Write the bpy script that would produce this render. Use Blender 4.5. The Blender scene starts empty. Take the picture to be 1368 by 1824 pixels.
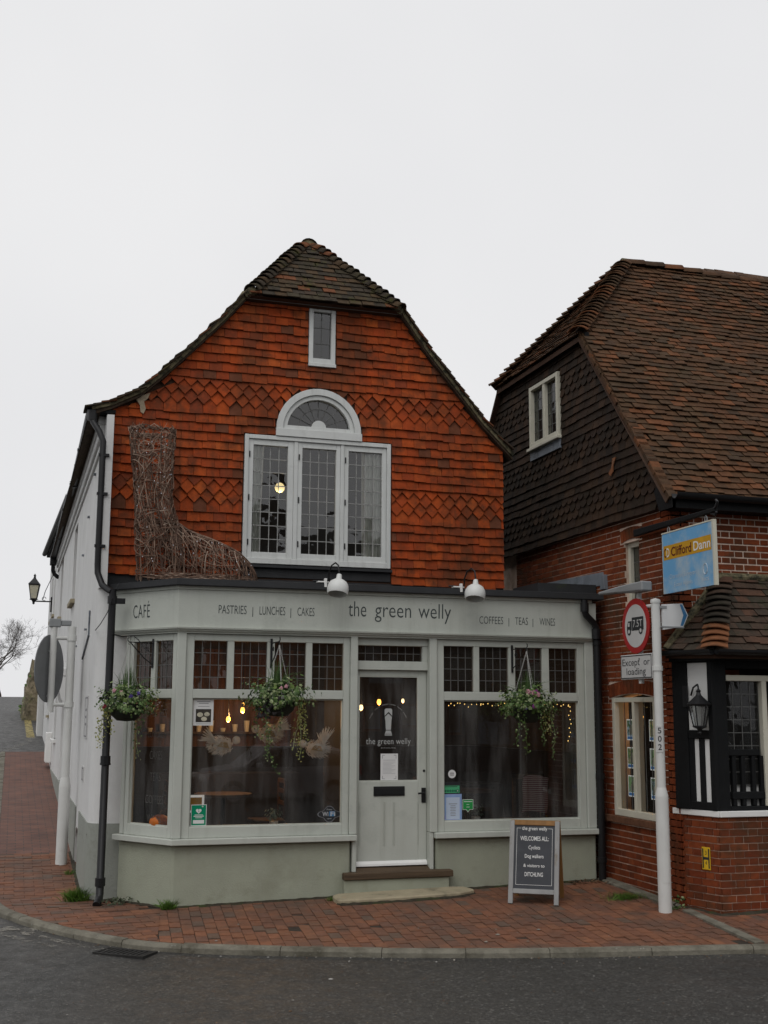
import bpy, bmesh, math, random
from mathutils import Vector, Matrix, noise

SC = bpy.context.scene
COL = SC.collection
RD = random.Random(11)

# ------------------------------------------------------------------ camera
cam_data = bpy.data.cameras.new('camera')
cam_data.sensor_fit = 'VERTICAL'
cam_data.sensor_height = 36.0
cam_data.lens = 36.0 * 2120.0 / 1824.0
cam_data.clip_start = 0.1
cam_data.clip_end = 3000.0
cam = bpy.data.objects.new('camera', cam_data)
COL.objects.link(cam)
CAMP = Vector((-1.711, -12.988, 2.036))
YAW, PITCH, ROLL = math.radians(17.174), math.radians(9.508), math.radians(0.311)
_f = Vector((math.sin(YAW) * math.cos(PITCH), math.cos(YAW) * math.cos(PITCH), math.sin(PITCH)))
_r = Vector((math.cos(YAW), -math.sin(YAW), 0.0))
_u = _r.cross(_f)
_r2 = math.cos(ROLL) * _r + math.sin(ROLL) * _u
_u2 = -math.sin(ROLL) * _r + math.cos(ROLL) * _u
cam.matrix_world = Matrix(((_r2.x, _u2.x, -_f.x, CAMP.x), (_r2.y, _u2.y, -_f.y, CAMP.y),
                           (_r2.z, _u2.z, -_f.z, CAMP.z), (0, 0, 0, 1)))
SC.camera = cam

# ------------------------------------------------------------------ overcast sky and weak sun
SUN_EL, SUN_AZ = math.radians(52), math.radians(215)     # azimuth clockwise from +y
world = bpy.data.worlds.new('World')
SC.world = world
world.use_nodes = True
nt = world.node_tree
nt.nodes.clear()
w_out = nt.nodes.new('ShaderNodeOutputWorld')
w_bg = nt.nodes.new('ShaderNodeBackground')
w_sky = nt.nodes.new('ShaderNodeTexSky')
w_sky.sky_type = 'NISHITA'
w_sky.sun_disc = False
w_sky.sun_elevation = SUN_EL
w_sky.sun_rotation = SUN_AZ
w_sky.dust_density = 5.0
w_hsv = nt.nodes.new('ShaderNodeHueSaturation')
w_hsv.inputs['Saturation'].default_value = 0.12
w_mix = nt.nodes.new('ShaderNodeMixRGB')
w_mix.inputs[0].default_value = 0.93
w_tc = nt.nodes.new('ShaderNodeTexCoord')
w_no = nt.nodes.new('ShaderNodeTexNoise')
w_no.inputs['Scale'].default_value = 1.6
w_no.inputs['Detail'].default_value = 4
w_rp = nt.nodes.new('ShaderNodeValToRGB')
w_rp.color_ramp.elements[0].position = 0.3
w_rp.color_ramp.elements[0].color = (7.55, 7.6, 7.85, 1)
w_rp.color_ramp.elements[1].position = 0.7
w_rp.color_ramp.elements[1].color = (8.75, 8.75, 8.85, 1)
nt.links.new(w_tc.outputs['Generated'], w_no.inputs['Vector'])
nt.links.new(w_no.outputs['Fac'], w_rp.inputs['Fac'])
nt.links.new(w_sky.outputs['Color'], w_hsv.inputs['Color'])
nt.links.new(w_hsv.outputs['Color'], w_mix.inputs[1])
nt.links.new(w_rp.outputs['Color'], w_mix.inputs[2])
nt.links.new(w_mix.outputs['Color'], w_bg.inputs['Color'])
w_bg.inputs['Strength'].default_value = 0.1
nt.links.new(w_bg.outputs['Background'], w_out.inputs['Surface'])

sun_data = bpy.data.lights.new('sun', 'SUN')
sun_data.energy = 0.9
sun_data.angle = math.radians(40)
sun_data.color = (1.0, 0.98, 0.95)
sun = bpy.data.objects.new('sun', sun_data)
COL.objects.link(sun)
_sd = Vector((math.sin(SUN_AZ) * math.cos(SUN_EL), math.cos(SUN_AZ) * math.cos(SUN_EL), math.sin(SUN_EL)))
sun.rotation_euler = _sd.to_track_quat('Z', 'Y').to_euler()

vs = SC.view_settings
vs.view_transform = 'Standard'
vs.look = 'None'
vs.exposure = 0.0
vs.gamma = 1.0
vs.use_curve_mapping = False

# ------------------------------------------------------------------ materials
def _n(t, kind, **kw):
    n = t.nodes.new(kind)
    for k, v in kw.items():
        setattr(n, k, v)
    return n

def _mixc(t, fac, a, b, blend='MIX'):
    m = _n(t, 'ShaderNodeMixRGB', blend_type=blend)
    for i, s in ((0, fac), (1, a), (2, b)):
        if hasattr(s, 'is_linked') or hasattr(s, 'links'):
            t.links.new(s, m.inputs[i])
        elif isinstance(s, (int, float)):
            m.inputs[i].default_value = s
        else:
            m.inputs[i].default_value = (*s, 1) if len(s) == 3 else s
    return m.outputs[0]

def _noise(t, scale, detail=4, rough=0.6, stretch=None, obj=False):
    if obj:
        src = _n(t, 'ShaderNodeTexCoord').outputs['Object']
    else:
        src = _n(t, 'ShaderNodeNewGeometry').outputs['Position']
    if stretch:
        mp = _n(t, 'ShaderNodeMapping')
        mp.inputs['Scale'].default_value = stretch
        t.links.new(src, mp.inputs['Vector'])
        src = mp.outputs[0]
    n = _n(t, 'ShaderNodeTexNoise')
    n.inputs['Scale'].default_value = scale
    n.inputs['Detail'].default_value = detail
    n.inputs['Roughness'].default_value = rough
    t.links.new(src, n.inputs['Vector'])
    return n.outputs['Fac']

def _ramp(t, fac, stops, interp='LINEAR'):
    r = _n(t, 'ShaderNodeValToRGB')
    cr = r.color_ramp
    cr.interpolation = interp
    while len(cr.elements) < len(stops):
        cr.elements.new(0.5)
    for e, (p, c) in zip(cr.elements, stops):
        e.position = p
        e.color = (c, c, c, 1) if isinstance(c, (int, float)) else (*c, 1)
    t.links.new(fac, r.inputs['Fac'])
    return r.outputs['Color']

def _rnd(t):
    oi = _n(t, 'ShaderNodeObjectInfo')
    at = _n(t, 'ShaderNodeAttribute', attribute_name='rnd')
    ad = _n(t, 'ShaderNodeMath', operation='ADD')
    t.links.new(oi.outputs['Random'], ad.inputs[0])
    t.links.new(at.outputs['Fac'], ad.inputs[1])
    fr = _n(t, 'ShaderNodeMath', operation='FRACT')
    t.links.new(ad.outputs[0], fr.inputs[0])
    return fr.outputs[0]

MATS = {}
def pm(name, col, rough=0.6, var=0.15, scale=6, bump=0.0, bscale=80, patch=None, pscale=2.5, pedge=(0.52, 0.68),
       rnd=None, spec=0.22, metal=0.0, grime=None, gscale=1.2, gedge=(0.45, 0.75), stretch=None, rvar=0.0, bdist=0.01, bstretch=None, chips=None, streaks=None):
    """base colour with soft noise, optional patches / grime / per-piece palette, fine bump"""
    m = bpy.data.materials.new(name)
    m.use_nodes = True
    t = m.node_tree
    b = t.nodes['Principled BSDF']
    c = None
    if rnd:
        stops = [(i / len(rnd), x) for i, x in enumerate(rnd)]
        c = _ramp(t, _rnd(t), stops, 'CONSTANT')
    n1 = _noise(t, scale, stretch=stretch)
    v = _ramp(t, n1, [(0.25, 1 - var), (0.75, 1 + var)])
    c = _mixc(t, 1.0, c if c is not None else col, v, 'MULTIPLY')
    if patch:
        f = _ramp(t, _noise(t, pscale, 6, 0.65, stretch), [(pedge[0], 0.0), (pedge[1], 1.0)])
        c = _mixc(t, f, c, patch)
    if grime:
        f = _ramp(t, _noise(t, gscale, 6, 0.7), [(gedge[0], 0.0), (gedge[1], 1.0)])
        c = _mixc(t, f, c, grime)
    if streaks:
        sc_, lo_, hi_ = streaks[1:]
        f = _ramp(t, _noise(t, sc_, 5, 0.6, (1, 1, 0.07)), [(lo_, 0.0), (hi_, 1.0)])
        c = _mixc(t, f, c, streaks[0])
    if chips:
        sc_, lo_, hi_ = chips[1:]
        f = _ramp(t, _noise(t, sc_, 7, 0.7), [(lo_, 0.0), (hi_, 1.0)])
        c = _mixc(t, f, c, chips[0])
    t.links.new(c, b.inputs['Base Color'])
    b.inputs['Roughness'].default_value = rough
    if rvar:
        rr = _ramp(t, _noise(t, scale * 0.7), [(0.3, max(0, rough - rvar)), (0.7, min(1, rough + rvar))])
        t.links.new(rr, b.inputs['Roughness'])
    b.inputs['Specular IOR Level'].default_value = spec
    b.inputs['Metallic'].default_value = metal
    if bump:
        bp = _n(t, 'ShaderNodeBump')
        bp.inputs['Strength'].default_value = bump
        bp.inputs['Distance'].default_value = bdist
        t.links.new(_noise(t, bscale, 5, 0.65, bstretch), bp.inputs['Height'])
        t.links.new(bp.outputs[0], b.inputs['Normal'])
    MATS[name] = m
    return m

def glass_mat(name, ior=1.5, boost=1.6, haze=0.03, hazecol=(0.5, 0.52, 0.52), streak=False, tint=(0.9, 0.93, 0.92), wav=0.0):
    """thin pane: see-through with a fresnel reflection, plus a film of dust / condensation"""
    m = bpy.data.materials.new(name)
    m.use_nodes = True
    t = m.node_tree
    t.nodes.clear()
    out = _n(t, 'ShaderNodeOutputMaterial')
    tr = _n(t, 'ShaderNodeBsdfTransparent')
    tr.inputs['Color'].default_value = (*tint, 1)
    gl = _n(t, 'ShaderNodeBsdfGlossy')
    gl.inputs['Roughness'].default_value = 0.015
    fr = _n(t, 'ShaderNodeFresnel')
    fr.inputs['IOR'].default_value = ior
    mu = _n(t, 'ShaderNodeMath', operation='MULTIPLY')
    mu.use_clamp = True
    mu.inputs[1].default_value = boost
    t.links.new(fr.outputs[0], mu.inputs[0])
    if wav:
        bp = _n(t, 'ShaderNodeBump')
        bp.inputs['Strength'].default_value = wav
        bp.inputs['Distance'].default_value = 0.02
        t.links.new(_noise(t, 5, 2, 0.4), bp.inputs['Height'])
        t.links.new(bp.outputs[0], gl.inputs['Normal'])
    mx = _n(t, 'ShaderNodeMixShader')
    t.links.new(mu.outputs[0], mx.inputs[0])
    t.links.new(tr.outputs[0], mx.inputs[1])
    t.links.new(gl.outputs[0], mx.inputs[2])
    df = _n(t, 'ShaderNodeBsdfDiffuse')
    df.inputs['Color'].default_value = (*hazecol, 1)
    mx2 = _n(t, 'ShaderNodeMixShader')
    if streak:
        a = _ramp(t, _noise(t, 7.0, 5, 0.6, (1, 1, 0.12)), [(0.42, haze * 0.3), (0.72, haze * 2.6)])
        b2 = _ramp(t, _noise(t, 1.7, 3, 0.5), [(0.35, 0.35), (0.65, 1.0)])
        mm = _mixc(t, 1.0, a, b2, 'MULTIPLY')
        t.links.new(mm, mx2.inputs[0])
    else:
        a = _ramp(t, _noise(t, 3.0, 5, 0.6), [(0.3, haze * 0.4), (0.7, haze * 1.6)])
        t.links.new(a, mx2.inputs[0])
    t.links.new(mx.outputs[0], mx2.inputs[1])
    t.links.new(df.outputs[0], mx2.inputs[2])
    t.links.new(mx2.outputs[0], out.inputs['Surface'])
    MATS[name] = m
    return m

def emit_mat(name, col, strength):
    m = bpy.data.materials.new(name)
    m.use_nodes = True
    b = m.node_tree.nodes['Principled BSDF']
    b.inputs['Base Color'].default_value = (*col, 1)
    b.inputs['Emission Color'].default_value = (*col, 1)
    b.inputs['Emission Strength'].default_value = strength
    MATS[name] = m
    return m

def brick_tex_mat(name, c1, c2, mortar, scale, bw, bh, horizontal=True, offx=0.0, rough=0.8):
    """distant brickwork / paving where single pieces can no longer be told apart"""
    m = bpy.data.materials.new(name)
    m.use_nodes = True
    t = m.node_tree
    b = t.nodes['Principled BSDF']
    g = _n(t, 'ShaderNodeNewGeometry').outputs['Position']
    mp = _n(t, 'ShaderNodeMapping')
    if not horizontal:
        mp.inputs['Rotation'].default_value = (math.radians(90), 0, math.radians(90))
    t.links.new(g, mp.inputs['Vector'])
    bt = _n(t, 'ShaderNodeTexBrick')
    bt.inputs['Color1'].default_value = (*c1, 1)
    bt.inputs['Color2'].default_value = (*c2, 1)
    bt.inputs['Mortar'].default_value = (*mortar, 1)
    bt.inputs['Scale'].default_value = scale
    bt.inputs['Brick Width'].default_value = bw
    bt.inputs['Row Height'].default_value = bh
    bt.inputs['Mortar Size'].default_value = 0.006
    t.links.new(mp.outputs[0], bt.inputs['Vector'])
    v = _ramp(t, _noise(t, 3, 5), [(0.3, 0.7), (0.7, 1.25)])
    c = _mixc(t, 1.0, bt.outputs['Color'], v, 'MULTIPLY')
    t.links.new(c, b.inputs['Base Color'])
    b.inputs['Roughness'].default_value = rough
    MATS[name] = m
    return m

# painted, plastered and metal surfaces
PAINT = pm('pale_green_grey_paint', (0.455, 0.475, 0.43), 0.5, 0.05, 3, 0.12, 45, grime=(0.30, 0.32, 0.29), gscale=2.2, gedge=(0.55, 0.9), streaks=((0.38, 0.395, 0.35), 9, 0.52, 0.9), chips=((0.10, 0.09, 0.075), 13, 0.705, 0.73))
PAINT_W = pm('light_grey_window_paint', (0.58, 0.595, 0.58), 0.5, 0.06, 4, 0.15, 50, grime=(0.34, 0.35, 0.33), gscale=5, gedge=(0.6, 0.9), streaks=((0.44, 0.45, 0.43), 11, 0.5, 0.85), chips=((0.14, 0.13, 0.11), 17, 0.70, 0.73))
RENDER_G = pm('green_grey_painted_render', (0.315, 0.332, 0.26), 0.75, 0.09, 2.5, 0.5, 60, patch=(0.27, 0.28, 0.215), pscale=1.6, grime=(0.235, 0.24, 0.18), gscale=4, gedge=(0.56, 0.85), streaks=((0.305, 0.315, 0.255), 6, 0.52, 0.85), chips=((0.055, 0.05, 0.04), 9, 0.70, 0.72))
WHITE_WALL = pm('off_white_rendered_wall', (0.62, 0.62, 0.61), 0.8, 0.05, 1.5, 0.35, 40, grime=(0.46, 0.46, 0.44), gscale=1.6, gedge=(0.5, 0.9), streaks=((0.54, 0.54, 0.52), 2.5, 0.5, 0.9), chips=((0.25, 0.245, 0.22), 8, 0.70, 0.74))
PLINTH = pm('grey_painted_plinth', (0.27, 0.285, 0.255), 0.75, 0.08, 2, 0.6, 35, grime=(0.17, 0.17, 0.145), gscale=4, gedge=(0.55, 0.8), chips=((0.09, 0.085, 0.07), 8, 0.68, 0.71))
BLACK_METAL = pm('black_gutter_plastic', (0.008, 0.008, 0.009), 0.45, 0.2, 5, 0.05, 30, spec=0.35)
BITUMEN = pm('dark_bitumen_felt', (0.028, 0.029, 0.031), 0.65, 0.2, 5, 0.3, 40, patch=(0.035, 0.045, 0.015), pscale=2.2, pedge=(0.62, 0.75))
LEAD = pm('weathered_lead_sheet', (0.17, 0.19, 0.215), 0.5, 0.25, 5, 0.4, 18, patch=(0.06, 0.065, 0.075), pscale=4)
CAME = pm('lead_came_strip', (0.11, 0.11, 0.105), 0.42, 0.25, 20)
CAME_L = pm('pale_oxidised_lead_strip', (0.27, 0.27, 0.26), 0.5, 0.25, 20)
CREAM = pm('cream_window_paint', (0.54, 0.52, 0.43), 0.55, 0.08, 4, 0.2, 40, grime=(0.22, 0.2, 0.13), gscale=6, gedge=(0.6, 0.85))
WHITE_PAINT = pm('white_gloss_paint', (0.72, 0.72, 0.70), 0.4, 0.05, 4, 0.08, 40, grime=(0.4, 0.39, 0.35), gscale=5, gedge=(0.62, 0.95))
BLACK_TIMBER = pm('black_painted_timber', (0.007, 0.0075, 0.008), 0.65, 0.25, 6, 0.35, 50, spec=0.15, bstretch=(1, 1, 0.2))
WHITE_RENDER = pm('white_render_panel', (0.66, 0.66, 0.64), 0.8, 0.05, 3, 0.3, 40)
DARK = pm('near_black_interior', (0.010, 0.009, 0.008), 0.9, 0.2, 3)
INK = pm('dark_grey_sign_lettering', (0.055, 0.065, 0.065), 0.6, 0.1, 8)
OAK = pm('weathered_wooden_step', (0.085, 0.058, 0.036), 0.75, 0.35, 5, 0.7, 40, stretch=(0.35, 4, 6), bstretch=(0.3, 4, 6))
STONE_STEP = pm('worn_stone_slab', (0.33, 0.285, 0.195), 0.8, 0.2, 6, 0.5, 35, patch=(0.14, 0.125, 0.085), pscale=3)
CONCRETE = pm('kerb_concrete', (0.175, 0.163, 0.130), 0.85, 0.25, 7, 0.8, 40, patch=(0.075, 0.068, 0.05), pscale=4, pedge=(0.45, 0.7), grime=(0.30, 0.29, 0.26), gscale=16, gedge=(0.62, 0.75))
MORTAR_PALE = pm('pale_lime_mortar', (0.62, 0.49, 0.40), 0.9, 0.2, 7, 0.4, 60, patch=(0.20, 0.13, 0.09), pscale=1.3, pedge=(0.5, 0.72))
MORTAR_VERGE = pm('lichen_stained_mortar', (0.17, 0.145, 0.085), 0.9, 0.35, 10, 0.7, 40, patch=(0.03, 0.03, 0.02), pscale=9, pedge=(0.45, 0.6))
# fired clay: palettes per piece
CLAY_RED = pm('orange_red_hanging_tile', (0, 0, 0), 0.72, 0.22, 9, 0.35, 70,
              spec=0.08, rnd=[(0.302, 0.053, 0.013), (0.347, 0.064, 0.015), (0.280, 0.050, 0.014), (0.325, 0.057, 0.013), (0.370, 0.080, 0.019), (0.297, 0.053, 0.014),
                   (0.252, 0.045, 0.014), (0.336, 0.062, 0.014), (0.286, 0.051, 0.013), (0.319, 0.059, 0.015), (0.291, 0.050, 0.013), (0.347, 0.068, 0.017),
                   (0.224, 0.045, 0.017), (0.308, 0.055, 0.014), (0.330, 0.061, 0.014), (0.274, 0.048, 0.013), (0.314, 0.058, 0.015), (0.336, 0.066, 0.016), (0.263, 0.046, 0.014),
                   (0.291, 0.053, 0.014), (0.325, 0.055, 0.013), (0.302, 0.051, 0.014), (0.190, 0.041, 0.017), (0.134, 0.048, 0.026), (0.319, 0.053, 0.013), (0.286, 0.049, 0.013), (0.336, 0.059, 0.014), (0.308, 0.064, 0.018)],
              patch=(0.10, 0.032, 0.015), pscale=6.5, pedge=(0.46, 0.72), grime=(0.062, 0.030, 0.017), gscale=1.3, gedge=(0.50, 0.78), streaks=((0.10, 0.036, 0.017), 4, 0.50, 0.78), chips=((0.36, 0.20, 0.12), 30, 0.745, 0.765))
CLAY_DARK = pm('dark_brown_hanging_tile', (0, 0, 0), 0.75, 0.25, 9, 0.35, 70,
               spec=0.10, rnd=[(0.027, 0.018, 0.012), (0.034, 0.021, 0.013), (0.022, 0.015, 0.010), (0.029, 0.019, 0.013), (0.038, 0.023, 0.014), (0.025, 0.017, 0.011), (0.032, 0.020, 0.014), (0.044, 0.026, 0.016)],
               patch=(0.016, 0.013, 0.011), pscale=1.4, grime=(0.045, 0.026, 0.016), gscale=1.2, gedge=(0.55, 0.8))
ROOF_BROWN = pm('weathered_brown_roof_tile', (0, 0, 0), 0.8, 0.3, 10, 0.5, 60,
                spec=0.10, rnd=[(0.080, 0.041, 0.021), (0.066, 0.036, 0.020), (0.089, 0.044, 0.022), (0.058, 0.034, 0.020), (0.082, 0.042, 0.022), (0.072, 0.038, 0.021), (0.105, 0.046, 0.022),
                     (0.062, 0.036, 0.020), (0.075, 0.039, 0.021), (0.051, 0.032, 0.020), (0.084, 0.041, 0.022), (0.131, 0.053, 0.024), (0.070, 0.038, 0.020), (0.064, 0.039, 0.023)],
                patch=(0.062, 0.043, 0.024), pscale=1.5, pedge=(0.52, 0.8), grime=(0.055, 0.050, 0.022), gscale=5, gedge=(0.62, 0.8))
ROOF_MOSS = pm('mossy_roof_tile', (0, 0, 0), 0.85, 0.3, 12, 0.8, 45,
               spec=0.10, rnd=[(0.062, 0.044, 0.028), (0.050, 0.040, 0.030), (0.075, 0.050, 0.030), (0.045, 0.037, 0.028), (0.150, 0.060, 0.030), (0.055, 0.045, 0.030), (0.060, 0.042, 0.030)],
               patch=(0.060, 0.058, 0.018), pscale=6, pedge=(0.54, 0.7), grime=(0.022, 0.020, 0.014), gscale=9, gedge=(0.5, 0.7))
BONNET_ORANGE = pm('orange_bonnet_tile', (0.19, 0.075, 0.032), 0.8, 0.25, 10, 0.5, 50, patch=(0.10, 0.055, 0.03), pscale=7)
BRICK_RED = pm('red_facing_brick', (0, 0, 0), 0.8, 0.25, 14, 0.5, 60,
               spec=0.08, rnd=[(0.177, 0.043, 0.016), (0.147, 0.036, 0.015), (0.194, 0.048, 0.018), (0.160, 0.040, 0.016), (0.121, 0.033, 0.015), (0.182, 0.044, 0.017), (0.207, 0.056, 0.021), (0.151, 0.036, 0.015)],
               patch=(0.085, 0.036, 0.019), pscale=2.2, pedge=(0.50, 0.76), grime=(0.050, 0.035, 0.020), gscale=1.1, gedge=(0.53, 0.80), chips=((.28, .24, .2), 22, .73, .76))
PAVER = pm('red_brown_brick_paver', (0, 0, 0), 0.68, 0.22, 12, 0.5, 55,
           spec=0.12, rnd=[(0.185, 0.083, 0.049), (0.165, 0.077, 0.049), (0.200, 0.088, 0.052), (0.175, 0.081, 0.050), (0.150, 0.076, 0.053), (0.190, 0.085, 0.050), (0.160, 0.075, 0.049), (0.210, 0.095, 0.054), (0.125, 0.083, 0.062), (0.180, 0.082, 0.049), (0.170, 0.078, 0.049), (0.195, 0.085, 0.049)],
           patch=(0.105, 0.070, 0.054), pscale=1.1, pedge=(0.45, 0.72), grime=(0.070, 0.056, 0.045), gscale=2.6, gedge=(0.54, 0.78), rvar=0.12, chips=((0.26, 0.20, 0.16), 26, 0.72, 0.76))
PAVER_BED = pm('gritty_paver_joint', (0.040, 0.032, 0.025), 0.9, 0.3, 20, 0.5, 60)
PAVER_FAR = brick_tex_mat('distant_brick_paving', (0.16, 0.066, 0.043), (0.115, 0.056, 0.042), (0.05, 0.038, 0.03), 1.0, 0.22, 0.11)
BRICK_FAR = brick_tex_mat('distant_red_brickwork', (0.14, 0.04, 0.023), (0.10, 0.033, 0.02), (0.22, 0.17, 0.14), 1.0, 0.225, 0.075, False)
GLASS_SHOP = glass_mat('shop_window_glass', 1.5, 2.2, 0.085, (0.42, 0.42, 0.41), True)
GLASS_LEAD = glass_mat('leaded_pane_glass', 1.5, 0.8, 0.012, (0.40, 0.42, 0.42), False, (0.85, 0.88, 0.86), 0.15)
GLASS_TRANSOM = glass_mat('transom_pane_glass', 1.5, 1.1, 0.10, (0.16, 0.145, 0.125), False, (0.55, 0.50, 0.44), 0.1)
GLASS_UP = glass_mat('upstairs_pane_glass', 1.5, 2.6, 0.012, (0.40, 0.42, 0.42), False, (0.85, 0.88, 0.86), 0.12)

# ------------------------------------------------------------------ object helpers
WM = {}
def attach(o, parent, M=None):
    M = M if M is not None else Matrix.Identity(4)
    COL.objects.link(o)
    if parent is None:
        o.matrix_basis = M
    else:
        o.parent = parent
        o.matrix_basis = WM[parent.name].inverted() @ M
    WM[o.name] = M.copy()
    return o

def thing(name, label, cat, loc=(0, 0, 0), group=None, kind=None, M=None):
    o = bpy.data.objects.new(name, None)
    o.empty_display_size = 0.1
    attach(o, None, M if M is not None else Matrix.Translation(loc))
    tag(o, label, cat, group, kind)
    return o

def tag(o, label=None, cat=None, group=None, kind=None):
    if label: o['label'] = label
    if cat: o['category'] = cat
    if group: o['group'] = group
    if kind: o['kind'] = kind
    return o

def Fr(O, U, V):
    U, V = Vector(U).normalized(), Vector(V).normalized()
    N = U.cross(V)
    O = Vector(O)
    return Matrix(((U.x, V.x, N.x, O.x), (U.y, V.y, N.y, O.y), (U.z, V.z, N.z, O.z), (0, 0, 0, 1)))

class MB:
    def __init__(s, M=None):
        s.v, s.f, s.r = [], [], []
        s.M = M
    def add(s, vs_, fs, rnd=0.0, M=None):
        M = M if M is not None else s.M
        b = len(s.v)
        s.v.extend([tuple(M @ Vector(p)) for p in vs_] if M is not None else [tuple(p) for p in vs_])
        s.f.extend([tuple(b + i for i in f) for f in fs])
        s.r.extend([rnd] * len(fs))
        return s
    def box(s, x0, y0, z0, x1, y1, z1, rnd=0.0, M=None):
        return s.add([(x0, y0, z0), (x1, y0, z0), (x1, y1, z0), (x0, y1, z0), (x0, y0, z1), (x1, y0, z1), (x1, y1, z1), (x0, y1, z1)],
                     [(0, 3, 2, 1), (4, 5, 6, 7), (0, 1, 5, 4), (1, 2, 6, 5), (2, 3, 7, 6), (3, 0, 4, 7)], rnd, M)
    def prism(s, poly, vec, rnd=0.0, M=None):
        n = len(poly)
        vec = Vector(vec)
        a = [Vector(p) for p in poly]
        b = [p + vec for p in a]
        return s.add(a + b, [tuple(range(n - 1, -1, -1)), tuple(range(n, 2 * n))] + [(i, (i + 1) % n, n + (i + 1) % n, n + i) for i in range(n)], rnd, M)
    def tube(s, pts, r, n=6, rnd=0.0, cap=True, M=None):
        pts = [Vector(p) for p in pts]
        rs = r if isinstance(r, (list, tuple)) else [r] * len(pts)
        vv, ff = [], []
        up = None
        for i, p in enumerate(pts):
            d = (pts[min(i + 1, len(pts) - 1)] - pts[max(i - 1, 0)])
            d = d.normalized() if d.length > 1e-9 else Vector((0, 0, 1))
            if up is None:
                up = d.orthogonal().normalized()
            else:
                up = (up - d * up.dot(d))
                up = up.normalized() if up.length > 1e-6 else d.orthogonal().normalized()
            sd = d.cross(up)
            for k in range(n):
                a = 2 * math.pi * k / n
                vv.append(p + (up * math.cos(a) + sd * math.sin(a)) * rs[i])
        for i in range(len(pts) - 1):
            for k in range(n):
                ff.append((i * n + k, i * n + (k + 1) % n, (i + 1) * n + (k + 1) % n, (i + 1) * n + k))
        if cap:
            ff.append(tuple(range(n - 1, -1, -1)))
            ff.append(tuple(range((len(pts) - 1) * n, len(pts) * n)))
        return s.add(vv, ff, rnd, M)
    def lathe(s, prof, n=16, rnd=0.0, M=None, start=0.0, sweep=2 * math.pi):
        vv, ff = [], []
        full = abs(sweep - 2 * math.pi) < 1e-6
        m = n if full else n + 1
        for (r, z) in prof:
            for k in range(m):
                a = start + sweep * k / n
                vv.append((r * math.cos(a), r * math.sin(a), z))
        for i in range(len(prof) - 1):
            for k in range(n):
                k2 = (k + 1) % m
                ff.append((i * m + k, i * m + k2, (i + 1) * m + k2, (i + 1) * m + k))
        return s.add(vv, ff, rnd, M)
    def build(s, name, mat, parent=None, smooth=False, bev=0.0, recalc=True, label=None, kind=None, M=None, local=False):
        me = bpy.data.meshes.new(name)
        me.from_pydata(s.v, [], s.f)
        if recalc:
            bm = bmesh.new()
            bm.from_mesh(me)
            bmesh.ops.recalc_face_normals(bm, faces=bm.faces)
            bm.to_mesh(me)
            bm.free()
        at = me.attributes.new('rnd', 'FLOAT', 'FACE')
        at.data.foreach_set('value', s.r)
        me.materials.append(mat)
        if smooth:
            me.shade_smooth()
            me.set_sharp_from_angle(angle=math.radians(50))
        o = bpy.data.objects.new(name, me)
        if local and parent is not None:
            M = WM[parent.name]
        attach(o, parent, M)
        if bev:
            bv = o.modifiers.new('bevel', 'BEVEL')
            bv.width = bev
            bv.segments = 1
            bv.limit_method = 'ANGLE'
        if label: o['label'] = label
        if kind: o['kind'] = kind
        return o

def fill_holes(outer, holes, depth, mat, name, parent, F, kind=None):
    """flat wall with openings: outer and holes are (u,v) loops in frame F; depth = how far it goes back"""
    bm = bmesh.new()
    es = []
    for loop in [outer] + holes:
        vs_ = [bm.verts.new((u, v, 0)) for u, v in loop]
        es += [bm.edges.new((vs_[i], vs_[(i + 1) % len(vs_)])) for i in range(len(vs_))]
    bmesh.ops.triangle_fill(bm, use_beauty=True, edges=es)
    r = bmesh.ops.extrude_face_region(bm, geom=list(bm.faces))
    bmesh.ops.translate(bm, vec=(0, 0, -depth), verts=[g for g in r['geom'] if isinstance(g, bmesh.types.BMVert)])
    bmesh.ops.recalc_face_normals(bm, faces=bm.faces)
    bmesh.ops.transform(bm, matrix=F, verts=bm.verts)
    me = bpy.data.meshes.new(name)
    bm.to_mesh(me)
    bm.free()
    me.materials.append(mat)
    o = bpy.data.objects.new(name, me)
    attach(o, parent)
    if kind: o['kind'] = kind
    return o

def clip_half(poly, px, py, nx, ny):
    """keep the part of poly where (p-(px,py)).(nx,ny) >= 0"""
    out = []
    n = len(poly)
    for i in range(n):
        a, b = poly[i], poly[(i + 1) % n]
        da = (a[0] - px) * nx + (a[1] - py) * ny
        db = (b[0] - px) * nx + (b[1] - py) * ny
        if da >= 0:
            out.append(a)
        if (da > 0 and db < 0) or (da < 0 and db > 0):
            t = da / (da - db)
            out.append((a[0] + (b[0] - a[0]) * t, a[1] + (b[1] - a[1]) * t))
    return out

def area(poly):
    return 0.5 * abs(sum(poly[i][0] * poly[(i + 1) % len(poly)][1] - poly[(i + 1) % len(poly)][0] * poly[i][1] for i in range(len(poly))))

def cut_rects(poly, holes):
    """take rectangular openings out of a piece, keeping what is left on either side, above or below"""
    res = [poly]
    for (u0, v0, u1, v1) in holes:
        nxt = []
        for p in res:
            xs = [q[0] for q in p]; ys = [q[1] for q in p]
            if max(xs) <= u0 or min(xs) >= u1 or max(ys) <= v0 or min(ys) >= v1:
                nxt.append(p)
                continue
            l = clip_half(p, u0, 0, -1, 0)
            r = clip_half(p, u1, 0, 1, 0)
            mid = clip_half(clip_half(p, u0, 0, 1, 0), u1, 0, -1, 0)
            tp = clip_half(mid, 0, v1, 0, 1) if mid else []
            bt = clip_half(mid, 0, v0, 0, -1) if mid else []
            nxt += [q for q in (l, r, tp, bt) if len(q) > 2 and area(q) > 2e-4]
        res = nxt
    return res

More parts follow.
